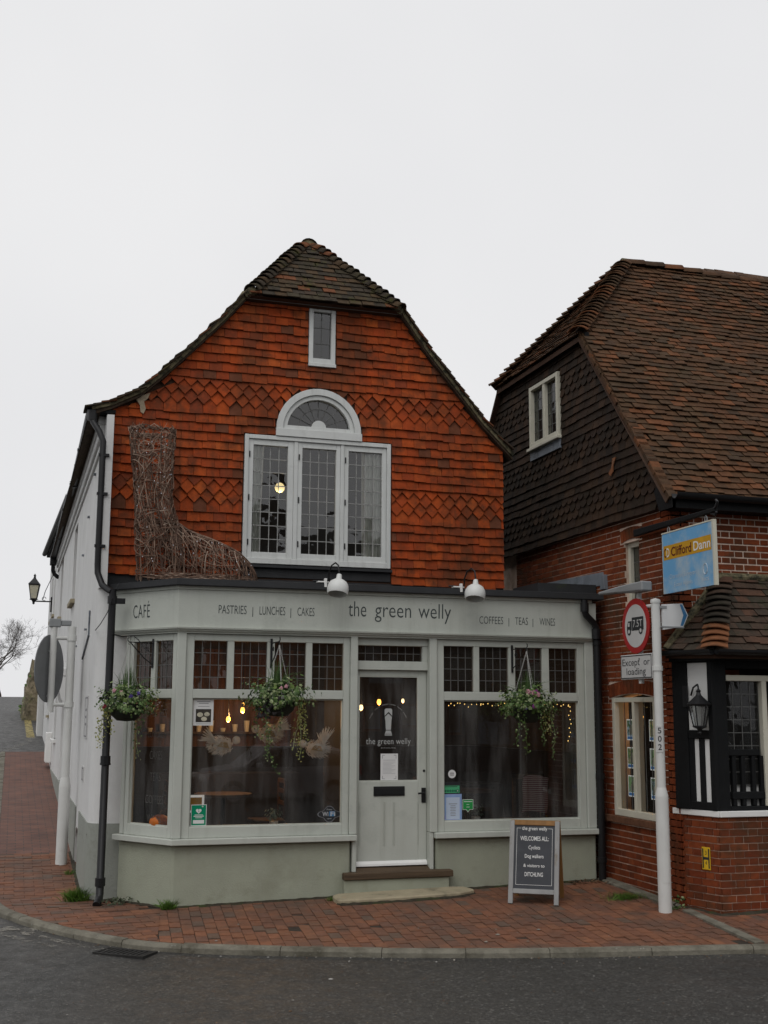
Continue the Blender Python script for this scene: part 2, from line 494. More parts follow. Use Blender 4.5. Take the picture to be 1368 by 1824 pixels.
def pieces(parent, name, sets, mat, lo, hi, th, limit=300, jit=(0.0, 0.0, 0.0), warp=None, restname=None, key=3):
    """lay many thin pieces (tiles, bricks, pavers). sets = [(frame, [(poly, vbottom, height), ...]), ...]
    the nearest ones are objects that share meshes, the rest one joined part"""
    items = []
    for F, polys in sets:
        for (poly, vb, hgt) in polys:
            u0 = min(p[0] for p in poly)
            rel = [(p[0] - u0, p[1] - vb) for p in poly]
            du, dn, dr = (RD.gauss(0, j) if j else 0.0 for j in jit)
            n0 = warp(u0, vb) if warp else 0.0
            L = Matrix.Translation((u0, vb, n0 + dn)) @ Matrix.Rotation(dr, 4, 'Z') @ Matrix.Translation((0, du, 0))
            W = F @ L
            d = (W.translation - CAMP).length / max(area(rel), 1e-4) ** 0.5
            items.append((d, W, rel, hgt))
    items.sort(key=lambda t: t[0])
    cache = {}
    def geo(rel, hgt):
        n = len(rel)
        f = [(u, v, lo + (hi - lo) * v / hgt) for u, v in rel]
        b = [(u, v, lo + (hi - lo) * v / hgt - th) for u, v in rel]
        # drop the hidden back face
        return f + b, [tuple(range(n))] + [((i + 1) % n, i, n + i, n + (i + 1) % n) for i in range(n)]
    for i, (d, W, rel, hgt) in enumerate(items[:limit]):
        k = tuple(round(c, key) for p in rel for c in p)
        if k not in cache:
            vv, ff = geo(rel, hgt)
            me = bpy.data.meshes.new(name)
            me.from_pydata(vv, [], ff)
            bm = bmesh.new(); bm.from_mesh(me)
            if bm.faces and bm.faces[0:1] and me.polygons[0].normal.z < 0:
                bmesh.ops.reverse_faces(bm, faces=bm.faces)
                bm.to_mesh(me)
            bm.free()
            me.materials.append(mat)
            cache[k] = me
        attach(bpy.data.objects.new(name, cache[k]), parent, W)
    rest = items[limit:]
    if rest:
        mb = MB()
        for d, W, rel, hgt in rest:
            a = sum(rel[i][0] * rel[(i + 1) % len(rel)][1] - rel[(i + 1) % len(rel)][0] * rel[i][1] for i in range(len(rel)))
            if a < 0:
                rel = rel[::-1]
            vv, ff = geo(rel, hgt)
            mb.add(vv, ff, RD.random(), W)
        mb.build(restname or name + 's_further_off', mat, parent, recalc=False, kind='stuff')
    return len(items)

def text(body, M, w=None, h=None, mat=None, parent=None, name='lettering', bold=0.0, space=1.0, cx=True, local=False, ext=0.0015):
    """lettering as a thin solid; scaled to width w and cap height h, centred (or left) on M's origin, baseline at y=0"""
    cu = bpy.data.curves.new(name, 'FONT')
    cu.body = body
    cu.offset = bold
    cu.space_character = space
    cu.extrude = 0.0
    cu.resolution_u = 3
    o = bpy.data.objects.new('tmp_text', cu)
    COL.objects.link(o)
    dg = bpy.context.evaluated_depsgraph_get()
    me = bpy.data.meshes.new_from_object(o.evaluated_get(dg))
    bpy.data.objects.remove(o)
    bpy.data.curves.remove(cu)
    xs = [v.co.x for v in me.vertices]
    if not xs:
        return None
    x0, x1 = min(xs), max(xs)
    cap = 0.729
    sy = (h / cap) if h else (w / (x1 - x0))
    sx = (w / (x1 - x0)) if w else sy
    off = (x0 + x1) / 2 if cx else x0
    for v in me.vertices:
        v.co = ((v.co.x - off) * sx, v.co.y * sy, ext)
    me.name = name
    me.materials.clear()
    me.materials.append(mat)
    o = bpy.data.objects.new(name, me)
    if local:
        attach(o, parent, WM[parent.name] @ M)
    else:
        attach(o, parent, M)
    return o

def pane_grid(parent, F, u0, v0, u1, v1, nc, nr, n, glass, came=0.008, tilt=0.006, pname='pane', cm=None):
    """leaded light: every pane is a piece of its own, set at its own slight angle in lead strips"""
    pw, ph = (u1 - u0) / nc, (v1 - v0) / nr
    me = bpy.data.meshes.new(pname)
    me.from_pydata([(-pw / 2, -ph / 2, 0), (pw / 2, -ph / 2, 0), (pw / 2, ph / 2, 0), (-pw / 2, ph / 2, 0)], [], [(0, 1, 2, 3)])
    me.materials.append(glass)
    for i in range(nc):
        for j in range(nr):
            M = F @ Matrix.Translation((u0 + pw * (i + .5), v0 + ph * (j + .5), n)) @ Matrix.Rotation(RD.gauss(0, tilt), 4, 'X') @ Matrix.Rotation(RD.gauss(0, tilt), 4, 'Y')
            attach(bpy.data.objects.new(pname, me), parent, M)
    mb = MB(F)
    for i in range(nc + 1):
        u = u0 + pw * i
        mb.box(u - came / 2, v0, n - .004, u + came / 2, v1, n + .005)
    for j in range(nr + 1):
        v = v0 + ph * j
        mb.box(u0, v - came / 2, n - .005, u1, v + came / 2, n + .006)
    mb.build('lead_cames', cm or CAME, parent, recalc=False)

def frame_rect(mb, u0, v0, u1, v1, w, n0, n1, wb=None, wt=None):
    wb = wb or w; wt = wt or w
    mb.box(u0, v0, n0, u0 + w, v1, n1)
    mb.box(u1 - w, v0, n0, u1, v1, n1)
    mb.box(u0 + w, v0, n0, u1 - w, v0 + wb, n1 - .002)
    mb.box(u0 + w, v1 - wt, n0, u1 - w, v1, n1 - .002)

# frames used everywhere: local x = along the wall, y = up, z = out of the wall
FA = Fr((0, 0, 0), (1, 0, 0), (0, 0, 1))           # shop front
GA = Fr((0, 0.9, 0), (1, 0, 0), (0, 0, 1))         # tile-hung gable
CD = Vector((0.572, -0.820, 0)).normalized()
CA = Fr((0, 0, 0), CD, (0, 0, 1))                  # canted shop window: u runs from -1.1 to 0
W2 = Fr((5.1, 0, 0), (0, -1, 0), (0, 0, 1))        # flank of the brick office
FRT = Fr((0, -1.6, 0), (1, 0, 0), (0, 0, 1))       # front of the brick office
BAY = Fr((0, -2.05, 0), (1, 0, 0), (0, 0, 1))
SW = Fr((-0.82, 0, 0), (0, -1, 0), (0, 0, 1))      # white side wall

def interp(x, xs, ys):
    if x <= xs[0]: return ys[0]
    for i in range(len(xs) - 1):
        if x <= xs[i + 1]:
            return ys[i] + (ys[i + 1] - ys[i]) * (x - xs[i]) / (xs[i + 1] - xs[i])
    return ys[-1]

def G(x, y):
    """height of the footway"""
    s = interp(y, [0, 1.3, 5.8, 11.7, 17.4, 30, 60, 90, 400], [0, -.03, .27, .6, 1.08, 1.75, 2.75, 3.1, 2.6]) if y > 0 else .045 * max(y, -2.9)
    return .022 * min(max(x, 0), 6) + s

def RG(x, y):
    """height of the carriageway"""
    return G(x, y) - .06
# ================================================================== THE SETTING
ASPHALT = pm('damp_grey_asphalt', (0.041, 0.0395, 0.036), 0.55, 0.22, 9, 1.0, 95, spec=0.35, patch=(0.052, 0.050, 0.046), pscale=0.6, pedge=(0.42, 0.7), grime=(0.13, 0.125, 0.115), gscale=75, gedge=(0.60, 0.72), rvar=0.16, bdist=0.008, streaks=((0.036, 0.035, 0.032), 0.9, 0.5, 0.75), chips=((0.028, 0.027, 0.025), 48, 0.60, 0.70))
_t = ASPHALT.node_tree
_b = _t.nodes['Principled BSDF']
_v = _n(_t, 'ShaderNodeTexVoronoi'); _v.inputs['Scale'].default_value = 62
_t.links.new(_n(_t, 'ShaderNodeNewGeometry').outputs['Position'], _v.inputs['Vector'])
_sep = _n(_t, 'ShaderNodeSeparateColor'); _t.links.new(_v.outputs['Color'], _sep.inputs[0])
_c = _mixc(_t, 1.0, _b.inputs['Base Color'].links[0].from_socket, _ramp(_t, _sep.outputs[0], [(0.0, 0.62), (0.55, 0.95), (0.88, 1.12), (0.96, 1.8), (1.0, 2.6)]), 'MULTIPLY')
_t.links.new(_c, _b.inputs['Base Color'])
xs = [-300, -120, -60, -30, -15, -8] + [-5 + .5 * i for i in range(23)] + [8, 12, 20, 40, 100, 300]
xs = sorted(set(xs + [0, 6]))
ys = sorted(set([-300, -120, -60, -30, -20, -14, -10, -8, -6, -5, -4, -3.4, -2.9, -2.4, -2, -1.5, -1, -.5, 0, .6, 1.3, 2, 3, 4, 5.8, 8, 11.7, 14, 17.4, 20, 25, 30, 40, 50, 60, 75, 90, 130, 200, 400, 900]))
mb = MB()
vv = [(x, y, RG(x, y)) for y in ys for x in xs]
nx = len(xs)
ff = [(j * nx + i, j * nx + i + 1, (j + 1) * nx + i + 1, (j + 1) * nx + i) for j in range(len(ys) - 1) for i in range(nx - 1)]
mb.add(vv, ff)
road = tag(mb.build('road', ASPHALT, None, smooth=True, recalc=False), 'damp dark grey asphalt road in front of the cafe', 'road', kind='structure')

KERB = [(-1.87, 17.0), (-1.87, 8.5), (-1.87, 3.1), (-1.86, 1.5), (-1.76, .60), (-1.588, -.02), (-1.185, -.672), (-.769, -1.189), (-.41, -1.493), (.066, -1.736),
        (.538, -1.952), (1.201, -2.207), (1.698, -2.40), (2.597, -2.70), (3.571, -2.98), (4.066, -3.11), (4.609, -3.26), (4.874, -3.36), (6.6, -3.85), (10.0, -4.7)]
def smooth_line(pts, it=2):
    for _ in range(it):
        q = [pts[0]]
        for a, b in zip(pts[:-1], pts[1:]):
            q += [(a[0] * .75 + b[0] * .25, a[1] * .75 + b[1] * .25), (a[0] * .25 + b[0] * .75, a[1] * .25 + b[1] * .75)]
        q.append(pts[-1])
        pts = q
    return pts
KL = smooth_line(KERB)
def off_line(pts, d):
    out = []
    for i, p in enumerate(pts):
        a, b = pts[max(i - 1, 0)], pts[min(i + 1, len(pts) - 1)]
        t = Vector((b[0] - a[0], b[1] - a[1])).normalized()
        out.append((p[0] - t.y * d, p[1] + t.x * d))      # left of travel = building side
    return out
KI = off_line(KL, .105)

def ground_sheet(name, loop, mat, dz, cuts_y=(), cuts_x=(), parent=None):
    bm = bmesh.new()
    vs_ = [bm.verts.new((x, y, 0)) for x, y in loop]
    es = [bm.edges.new((vs_[i], vs_[(i + 1) % len(vs_)])) for i in range(len(vs_))]
    bmesh.ops.triangle_fill(bm, use_beauty=True, edges=es)
    for y in cuts_y:
        bmesh.ops.bisect_plane(bm, geom=bm.verts[:] + bm.edges[:] + bm.faces[:], plane_co=(0, y, 0), plane_no=(0, 1, 0))
    for x in cuts_x:
        bmesh.ops.bisect_plane(bm, geom=bm.verts[:] + bm.edges[:] + bm.faces[:], plane_co=(x, 0, 0), plane_no=(1, 0, 0))
    for v in bm.verts:
        v.co.z = G(v.co.x, v.co.y) + dz
    bmesh.ops.recalc_face_normals(bm, faces=bm.faces)
    for f in bm.faces:
        if f.normal.z < 0: f.normal_flip()
    me = bpy.data.meshes.new(name)
    bm.to_mesh(me); bm.free()
    me.materials.append(mat)
    o = bpy.data.objects.new(name, me)
    return attach(o, parent)

near = [p for p in KI if p[1] <= 4.0]
loop = [(near[0][0], 4.0)] + near + [(10, 1), (0.2, 1), (-.3, 4.0)]
pavement = tag(ground_sheet('pavement', loop, PAVER_BED, -.010, (-2.9, 0, 1.3), (0, 6)), 'red brown brick pavement round the corner in front of the cafe', 'pavement', kind='structure')
far = [p for p in KI if p[1] >= 4.0]
loop = far + [(near[0][0], 4.0), (-.3, 4.0), (-.3, 17.0)]
tag(ground_sheet('side_pavement', loop, PAVER_FAR, 0.0, (5.8, 11.7), ()), 'red brick pavement climbing the side street beside the white wall', 'pavement', kind='structure')

# kerb stones
def resample(pts, step):
    out, acc = [pts[0]], 0
    for a, b in zip(pts[:-1], pts[1:]):
        d = math.hypot(b[0] - a[0], b[1] - a[1])
        k = max(1, int(d / step))
        for i in range(1, k + 1):
            out.append((a[0] + (b[0] - a[0]) * i / k, a[1] + (b[1] - a[1]) * i / k))
    return out
fine = resample(KL, .06)
cum = [0]
for a, b in zip(fine[:-1], fine[1:]):
    cum.append(cum[-1] + math.hypot(b[0] - a[0], b[1] - a[1]))
def at_len(s):
    for i in range(len(cum) - 1):
        if s <= cum[i + 1]:
            t = (s - cum[i]) / max(cum[i + 1] - cum[i], 1e-9)
            a, b = fine[i], fine[i + 1]
            d = Vector((b[0] - a[0], b[1] - a[1])).normalized()
            return (a[0] + (b[0] - a[0]) * t, a[1] + (b[1] - a[1]) * t), d
    return fine[-1], Vector((1, 0))
s0, L = 0.0, cum[-1]
while s0 < L - .5:
    ln = RD.choice((.915, .915, .6, .915, .75))
    mb = MB()
    ring = []
    jz = RD.gauss(0, .003)
    for k in range(5):
        (x, y), d = at_len(s0 + .003 + (ln - .006) * k / 4)
        n = Vector((-d.y, d.x))
        z = G(x, y) + jz
        i_ = (x + n.x * .105, y + n.y * .105)
        ring.append([(x - n.x * .012, y - n.y * .012, z - .14), (x - n.x * .004, y - n.y * .004, z - .022), (x + n.x * .016, y + n.y * .016, z + .004), (i_[0], i_[1], z + .004), (i_[0], i_[1], z - .14)])
    vv = [p for r in ring for p in r]
    ff = [(k * 5 + j, k * 5 + (j + 1) % 5, (k + 1) * 5 + (j + 1) % 5, (k + 1) * 5 + j) for k in range(4) for j in range(5)]
    ff += [tuple(range(5)), tuple(range(20, 25))]
    mb.add(vv, ff, RD.random()).build('kerb_stone', CONCRETE, pavement)
    s0 += ln

def kerb_clip(poly):
    cx = sum(p[0] for p in poly) / len(poly); cy = sum(p[1] for p in poly) / len(poly)
    best, bi = 1e9, 0
    for i, p in enumerate(KI):
        d = (p[0] - cx) ** 2 + (p[1] - cy) ** 2
        if d < best: best, bi = d, i
    if best > .5: 
        a, b = KI[max(bi - 1, 0)], KI[min(bi + 1, len(KI) - 1)]
        t = Vector((b[0] - a[0], b[1] - a[1])).normalized()
        return poly if (cx - KI[bi][0]) * -t.y + (cy - KI[bi][1]) * t.x > 0 else []
    a, b = KI[max(bi - 1, 0)], KI[min(bi + 1, len(KI) - 1)]
    t = Vector((b[0] - a[0], b[1] - a[1])).normalized()
    return clip_half(poly, KI[bi][0] - t.y * .003, KI[bi][1] + t.x * .003, -t.y, t.x)

def paver_set(theta, sx, sy, ok, region, lenx, leny, z0=0.0, clips=()):
    """pavers of lenx by leny laid in stretcher bond; frame turned by theta; sx, sy = fall of the ground"""
    c, s = math.cos(theta), math.sin(theta)
    F = Matrix(((c, -s, 0, 0), (s, c, 0, 0), (c * sx + s * sy, -s * sx + c * sy, 1, z0), (0, 0, 0, 1)))
    out = []
    x0, y0, x1, y1 = region
    long_y = leny > lenx
    n1 = int((x1 - x0) / lenx) + 2
    n2 = int((y1 - y0) / leny) + 3
    for i in range(n1):
        for j in range(n2):
            u = x0 + i * lenx + (0 if long_y else (lenx / 2 if j % 2 else 0))
            v = y0 + j * leny + ((leny / 2 if i % 2 else 0) if long_y else 0) + RD.gauss(0, .003)
            g = .0028
            q = [(u + g, v + g), (u + lenx - g, v + g), (u + lenx - g, v + leny - g), (u + g, v + leny - g)]
            w = [(c * a - s * b, s * a + c * b) for a, b in q]
            cx, cy = sum(a for a, b in w) / 4, sum(b for a, b in w) / 4
            if not ok(cx, cy): continue
            full = w
            w = kerb_clip(w)
            for cl in clips:
                if len(w) > 2: w = clip_half(w, *cl)
            if len(w) < 3 or area(w) < .0015: continue
            if w is not full:
                q = [(c * a + s * b, -s * a + c * b) for a, b in w]
            out.append((q, min(b for a, b in q), leny))
    return F, out
bl = Vector((-.30, -2.2)).normalized()      # seam between the two laying directions
seam_r = (-.12, -.1, -bl.y, bl.x)
seam_l = (-.12, -.1, bl.y, -bl.x)
setA = paver_set(math.radians(-5), .022, .045, lambda x, y: y < .05 and x > -.7 and not (x > 5.3 and y > -2.0), (-1.5, -5.2, 7.4, 1.0), .112, .222, clips=[seam_r])
setB = paver_set(math.radians(7), 0, .045, lambda x, y: y < .0 and x < .2, (-2.2, -3, .6, .3), .222, .112, clips=[seam_l])
setC = paver_set(math.radians(3), 0, -.023, lambda x, y: 0 <= y < 1.3 and x < -.3, (-2.2, -.3, .4, 1.7), .222, .112)
setD = paver_set(0, 0, .0667, lambda x, y: 1.3 <= y < 4.0 and x < -.7, (-2.0, 1.2, -.5, 4.2), .222, .112, z0=-.03 - 1.3 * .0667)
npv = pieces(pavement, 'paver', [setA, setB, setC, setD], PAVER, .0, .0, .03, 300, (0.0, .0022, .006), restname='pavers_further_off')

# concrete channel in the paving by the office corner
mb = MB()
a, b = Vector((5.0, -1.73, 0)), Vector((4.86, -3.2, 0))
n = Vector((1, .1, 0)) * .11
mb.add([(p.x, p.y, G(p.x, p.y) + .012) for p in (a, b, b + n, a + n)] + [(p.x, p.y, G(p.x, p.y) - .03) for p in (a, b, b + n, a + n)],
       [(0, 1, 2, 3), (0, 4, 5, 1), (1, 5, 6, 2), (2, 6, 7, 3), (3, 7, 4, 0)])
mb.build('concrete_channel', CONCRETE, pavement, bev=.004)
mb = MB()
mb.add([(4.93, .0, G(4.9, 0) + .03), (5.09, .0, G(5, 0) + .03), (5.09, -1.58, G(5, -1.58) + .03), (4.98, -1.58, G(5, -1.58) + .02)] +
       [(4.93, .0, G(4.9, 0) - .05), (5.09, .0, G(5, 0) - .05), (5.09, -1.58, G(5, -1.58) - .05), (4.98, -1.58, G(5, -1.58) - .05)],
       [(0, 1, 2, 3), (0, 4, 5, 1), (1, 5, 6, 2), (2, 6, 7, 3), (3, 7, 4, 0)])
mb.build('mortar_haunch', CONCRETE, pavement, bev=.01)

# worn road paint
def worn_paint(name, col, lo, hi, scale):
    m = bpy.data.materials.new(name); m.use_nodes = True
    t = m.node_tree
    b = t.nodes['Principled BSDF']
    b.inputs['Base Color'].default_value = (*col, 1)
    b.inputs['Roughness'].default_value = .7
    t.links.new(_ramp(t, _noise(t, scale, 8, .75), [(lo, 0.0), (hi, 1.0)]), b.inputs['Alpha'])
    return m
YELLOW = worn_paint('worn_yellow_road_paint', (0.36, 0.29, 0.10), .38, .58, 9)
PALEP = worn_paint('worn_pale_road_paint', (0.26, 0.245, 0.21), .49, .66, 7)
def road_strip(pts, w, mat, dz=.004):
    mb = MB()
    L_ = off_line(pts, w / 2); R_ = off_line(pts, -w / 2)
    n_ = len(pts)
    mb.add([(x, y, RG(x, y) + dz) for x, y in L_] + [(x, y, RG(x, y) + dz) for x, y in R_], [(i, n_ + i, n_ + i + 1, i + 1) for i in range(n_ - 1)])
    return mb.build('road_line', mat, road, recalc=False)
ln1 = resample([p for p in off_line(KL, -.16) if -1.5 < p[1] < .9 and p[0] < -.6], .1)
road_strip(ln1, .09, PALEP)
ln2 = resample([p for p in off_line(KL, -.34) if -1.3 < p[1] < .9 and p[0] < -.7], .1)
road_strip(ln2, .09, PALEP)
road_strip([(-2.0, -.30), (-1.7, -.33), (-1.45, -.5), (-1.3, -.62)], .26, PALEP, .006)
road_strip([(-1.12, 22 + 2 * i) for i in range(13)], .22, YELLOW)
road_strip([(-1.95, 17.3), (-1.6, 18.6), (-1.2, 20.5), (-1.12, 22)], .2, PALEP)
road_strip([(-2.6, 10 + 2 * i) for i in range(5)], .12, PALEP, .005)
# gully grating at the kerb corner, access cover in the road
GRATE = pm('dark_cast_iron', (0.022, 0.021, 0.020), 0.6, 0.3, 12, 0.4, 60)
gy = thing('drain_grating', 'dark iron drain grating in the road at the kerb corner', 'drain', (-.60, -1.56, RG(-.6, -1.56)))
mb = MB(Matrix.Translation((-.60, -1.56, RG(-.6, -1.56) + .004)) @ Matrix.Rotation(math.radians(-37), 4, 'Z'))
frame_rect(mb, -.26, -.13, .26, .13, .03, -.03, .012)
mb.build('frame', GRATE, gy)
for i in range(9):
    mb = MB(Matrix.Translation((-.60, -1.56, RG(-.6, -1.56) + .004)) @ Matrix.Rotation(math.radians(-37), 4, 'Z'))
    x = -.215 + i * .05
    mb.box(x, -.1, -.03, x + .03, .1, .008).build('bar', GRATE, gy)
# ================================================================== THE CAFE
cafe = thing('cafe_building', 'old corner cafe with red tile-hung gable over a pale green grey shop front', 'building', (2, .5, 0))

# ---- gable: outline, backing wall with window openings
RAKE_L = [(-.99, 5.47), (-.77, 5.54), (-.45, 5.71), (-.14, 6.01), (.19, 6.36), (.51, 6.71), (.80, 7.06)]
RAKE_R = [(2.73, 7.09), (3.11, 6.57), (3.49, 6.12), (3.87, 5.67), (4.27, 5.28)]
def rake_z(x):
    if x < .8: return interp(x, [p[0] for p in RAKE_L], [p[1] for p in RAKE_L])
    if x > 2.73: return interp(x, [p[0] for p in RAKE_R], [p[1] for p in RAKE_R])
    return 7.08
outer = [(-.76, 3.0), (4.16, 3.0)] + [(4.16, rake_z(4.16))] + RAKE_R[-2::-1] + RAKE_L[:1:-1] + [(-.76, rake_z(-.76))]
FCX, FCZ, FCR = 1.73, 5.42, .455
arch = [(FCX + FCR * math.cos(a), FCZ + FCR * math.sin(a)) for a in [math.pi * k / 16 for k in range(17)]]
gholes = [[(.87, 3.84), (2.60, 3.84), (2.60, 5.28), (.87, 5.28)], arch[::-1], [(1.62, 6.32), (1.89, 6.32), (1.89, 6.96), (1.62, 6.96)]]
BACKW = pm('dark_battened_wall', (0.06, 0.032, 0.02), 0.9, 0.2)
fill_holes(outer, gholes, .18, BACKW, 'gable_wall', cafe, GA)
# ---- hanging tiles
gauge, tw = .1085, .1565
def tile_rows(z0, nrows, bands, gauge, tw, umin, umax, seed_off=0.0, shape='arrow', vdepth=.078):
    rows = []
    for k in range(nrows):
        zb = z0 + k * gauge
        off = (tw / 2 if k % 2 else 0) + seed_off + RD.gauss(0, .006)
        kind = bands.get(k, 'plain')
        n_ = int((umax - umin) / tw) + 3
        for i in range(n_):
            u = umin - tw + i * tw + off
            g = .0018
            top = zb + gauge + .03 + (.08 if bands.get(k + 1, 'plain') != 'plain' and kind == 'plain' else 0)
            wv = .010 * math.sin(u * 1.1 + 1.0) + .004 * math.sin(u * 3.1 + k)
            if kind == 'plain':
                poly = [(u + g, zb), (u + tw - g, zb), (u + tw - g, top), (u + g, top)]
            elif shape == 'arrow':
                poly = [(u + tw / 2, zb - .004), (u + tw - g, zb + vdepth), (u + tw - g, top + vdepth), (u + g, top + vdepth), (u + g, zb + vdepth)]
            else:
                c_, r_ = u + tw / 2, tw / 2 - g
                poly = [(c_ - r_ * math.cos(a), zb + r_ * .9 * (1 - math.sin(a))) for a in [math.pi * q / 7 for q in range(8)]] + [(u + tw - g, top + .03), (u + g, top + .03)]
            poly = [(a, b + wv) for a, b in poly]
            rows.append((poly, zb + wv, gauge + .03, k))
    return rows
Z0 = 3.575
# bands of pointed tiles: rows whose tips are near z = 4.45..4.69 and 5.60..5.82
bands = {k: 'arrow' for k in (8, 9, 10, 19, 20, 21)}
polys = []
grect = [(.80, 3.5, 2.67, 5.335), (1.19, 5.33, 2.27, 5.44), (1.575, 6.235, 1.935, 7.02)]
for poly, zb, hg, k in tile_rows(Z0, 34, bands, gauge, tw, -.80, 4.2):
    cu = sum(p[0] for p in poly) / len(poly); cz = sum(p[1] for p in poly) / len(poly)
    p = clip_half(poly, -.775, 0, 1, 0)
    if len(p) > 2: p = clip_half(p, 4.165, 0, -1, 0)
    if len(p) < 3: continue
    segs = RAKE_L if cu < 1.7 else RAKE_R
    for a, b in zip(segs[:-1], segs[1:]):
        if cu < 1.7:
            if not (a[1] - .2 <= cz <= b[1] + .2): continue
            t = Vector((b[0] - a[0], b[1] - a[1])).normalized(); nrm = (t.y, -t.x)
        else:
            if not (b[1] - .2 <= cz <= a[1] + .2): continue
            t = Vector((b[0] - a[0], b[1] - a[1])).normalized(); nrm = (t.y, -t.x)
        q = clip_half(p, a[0] + nrm[0] * .03, a[1] + nrm[1] * .03, *nrm)
        p = q
        if len(p) < 3: break
    if len(p) < 3: continue
    p = clip_half(p, 0, 7.03, 0, -1)
    if len(p) < 3 or area(p) < 8e-4: continue
    # round head of the fanlight
    hr = []
    if 5.4 < cz < 6.02:
        dz = cz - .02 - FCZ
        if abs(dz) < .555:
            hw = math.sqrt(max(.555 ** 2 - dz * dz, 0))
            hr = [(FCX - hw, cz - .2, FCX + hw, cz + .2)]
    for q in cut_rects(p, grect + hr):
        if area(q) > 8e-4:
            polys.append((q, zb, hg))
ntile = pieces(cafe, 'hanging_tile', [(GA, polys)], CLAY_RED, .044, .015, .014, 300, (.0045, .0032, .012), restname='hanging_tiles_higher_up')
# cut edge strips at the corners of the tile hanging
mb = MB(GA)
mb.box(-.80, 3.5, -.1, -.765, 5.42, .028)
mb.build('corner_board', PAINT_W, cafe, bev=.003)
mb = MB(GA)
mb.box(-.76, 3.42, -.1, 4.16, 3.575, .012)
mb.build('base_flashing', BITUMEN, cafe)

# ---- verge tiles and mortar along both rakes
def verge(pts, side):
    fl = resample(pts, .05)
    d = [0]
    for a, b in zip(fl[:-1], fl[1:]): d.append(d[-1] + math.hypot(b[0] - a[0], b[1] - a[1]))
    def P(s):
        for i in range(len(d) - 1):
            if s <= d[i + 1]:
                t = (s - d[i]) / (d[i + 1] - d[i])
                return Vector((fl[i][0] + (fl[i + 1][0] - fl[i][0]) * t, fl[i][1] + (fl[i + 1][1] - fl[i][1]) * t)), Vector((fl[i + 1][0] - fl[i][0], fl[i + 1][1] - fl[i][1])).normalized()
        return Vector(fl[-1]), Vector((fl[-1][0] - fl[-2][0], fl[-1][1] - fl[-2][1])).normalized()
    s = 0.0
    while s < d[-1] - .03:
        p, t = P(s)
        up = Vector((-t.y, t.x)) if t.x > 0 else Vector((t.y, -t.x))
        if up.y < 0: up = -up
        dn = -t if t.y > 0 else t          # pointing down the slope
        jit = RD.gauss(0, .006)
        # tile: 0.17 long down the slope, kicked up at its lower end
        a0 = p - dn * .10 + up * .020
        a1 = p + dn * .075 + up * (.040 + jit)
        mb = MB()
        y0, y1 = .735 + RD.gauss(0, .008), 1.1
        th = up * .016
        q = [(a0.x, y0, a0.y), (a1.x, y0, a1.y), (a1.x + th.x, y0, a1.y + th.y), (a0.x + th.x, y0, a0.y + th.y)]
        mb.prism(q, (0, y1 - y0, 0), RD.random()).build('verge_tile', ROOF_MOSS, cafe)
        s += .098
    # bedding mortar and undercloak
    mb = MB()
    for a, b in zip(fl[:-1], fl[1:]):
        t = Vector((b[0] - a[0], b[1] - a[1])).normalized()
        up = Vector((-t.y, t.x))
        if up.y < 0: up = -up
        y0 = .775
        q = [(a[0] - up.x * .012, y0, a[1] - up.y * .012), (b[0] - up.x * .012, y0, b[1] - up.y * .012), (b[0] + up.x * .030, y0, b[1] + up.y * .030), (a[0] + up.x * .030, y0, a[1] + up.y * .030)]
        mb.prism(q, (0, .3, 0))
    mb.build('verge_mortar', MORTAR_VERGE, cafe)
verge(RAKE_L, -1)
verge(RAKE_R, 1)
# crumbling mortar patch at the left foot of the gable
mb = MB(GA)
mb.prism([(u, z, .02) for u, z in ((-.49, 5.64), (-.40, 5.70), (-.33, 5.73), (-.355, 5.66), (-.40, 5.62), (-.375, 5.53), (-.40, 5.47), (-.435, 5.49), (-.445, 5.57))], (0, 0, .036))
mb.build('loose_mortar', pm('bare_pale_mortar', (0.33, 0.27, 0.19), .9, .25, 20, .6, 50), cafe)

# ---- main roof slopes behind the gable
mb = MB()
lp = [(-1.02, 5.44)] + RAKE_L[1:] + [(1.72, 8.08)]
rp = [(1.72, 8.08)] + RAKE_R
prof = [(x, z) for x, z in lp] + rp[1:]
y0, y1 = .80, 15.0
def roof_profile_at(y):
    """near the half hip the profile is cut off flat"""
    return prof
n_ = len(prof)
vv = []
for (x, z) in prof:
    yy = y0 if z < 7.12 else 1.60 if z > 8.0 else y0
    vv += [(x, yy, z), (x, y1, z), (x, yy, z - .05), (x, y1, z - .05)]
ff = []
for i in range(n_ - 1):
    a, b = 4 * i, 4 * (i + 1)
    ff += [(a, a + 1, b + 1, b), (a + 2, b + 2, b + 3, a + 3), (a, b, b + 2, a + 2), (a + 1, a + 3, b + 3, b + 1)]
mb.add(vv, ff)
mb.build('roof', ROOF_MOSS, cafe)
# ---- half hip
HA = Vector((1.72, 1.58, 8.13))
EL, ER, EY, EZ = .79, 2.73, .70, 7.03
V_ = Vector((0, HA.y - EY, HA.z - EZ)); HL = V_.length
HF = Fr((0, EY, EZ), (1, 0, 0), V_)
polys = []
rows = int(HL / .1)
for k in range(rows + 1):
    vb = k * .1
    for i in range(16):
        u = EL - .16 + i * .158 + (.079 if k % 2 else 0) + RD.gauss(0, .004)
        p = [(u + .002, vb), (u + .156, vb), (u + .156, vb + .14), (u + .002, vb + .14)]
        dl = Vector((HA.x - EL, HL)).normalized(); p = clip_half(p, EL, 0, dl.y, -dl.x)
        if len(p) < 3: continue
        dr = Vector((HA.x - ER, HL)).normalized(); p = clip_half(p, ER, 0, -dr.y, dr.x)
        if len(p) < 3 or area(p) < 1e-3: continue
        sag = .025 * math.sin((u - EL) / (ER - EL) * math.pi) * (1 - vb / HL)
        polys.append(([(a, b - sag) for a, b in p], vb - sag, .14))
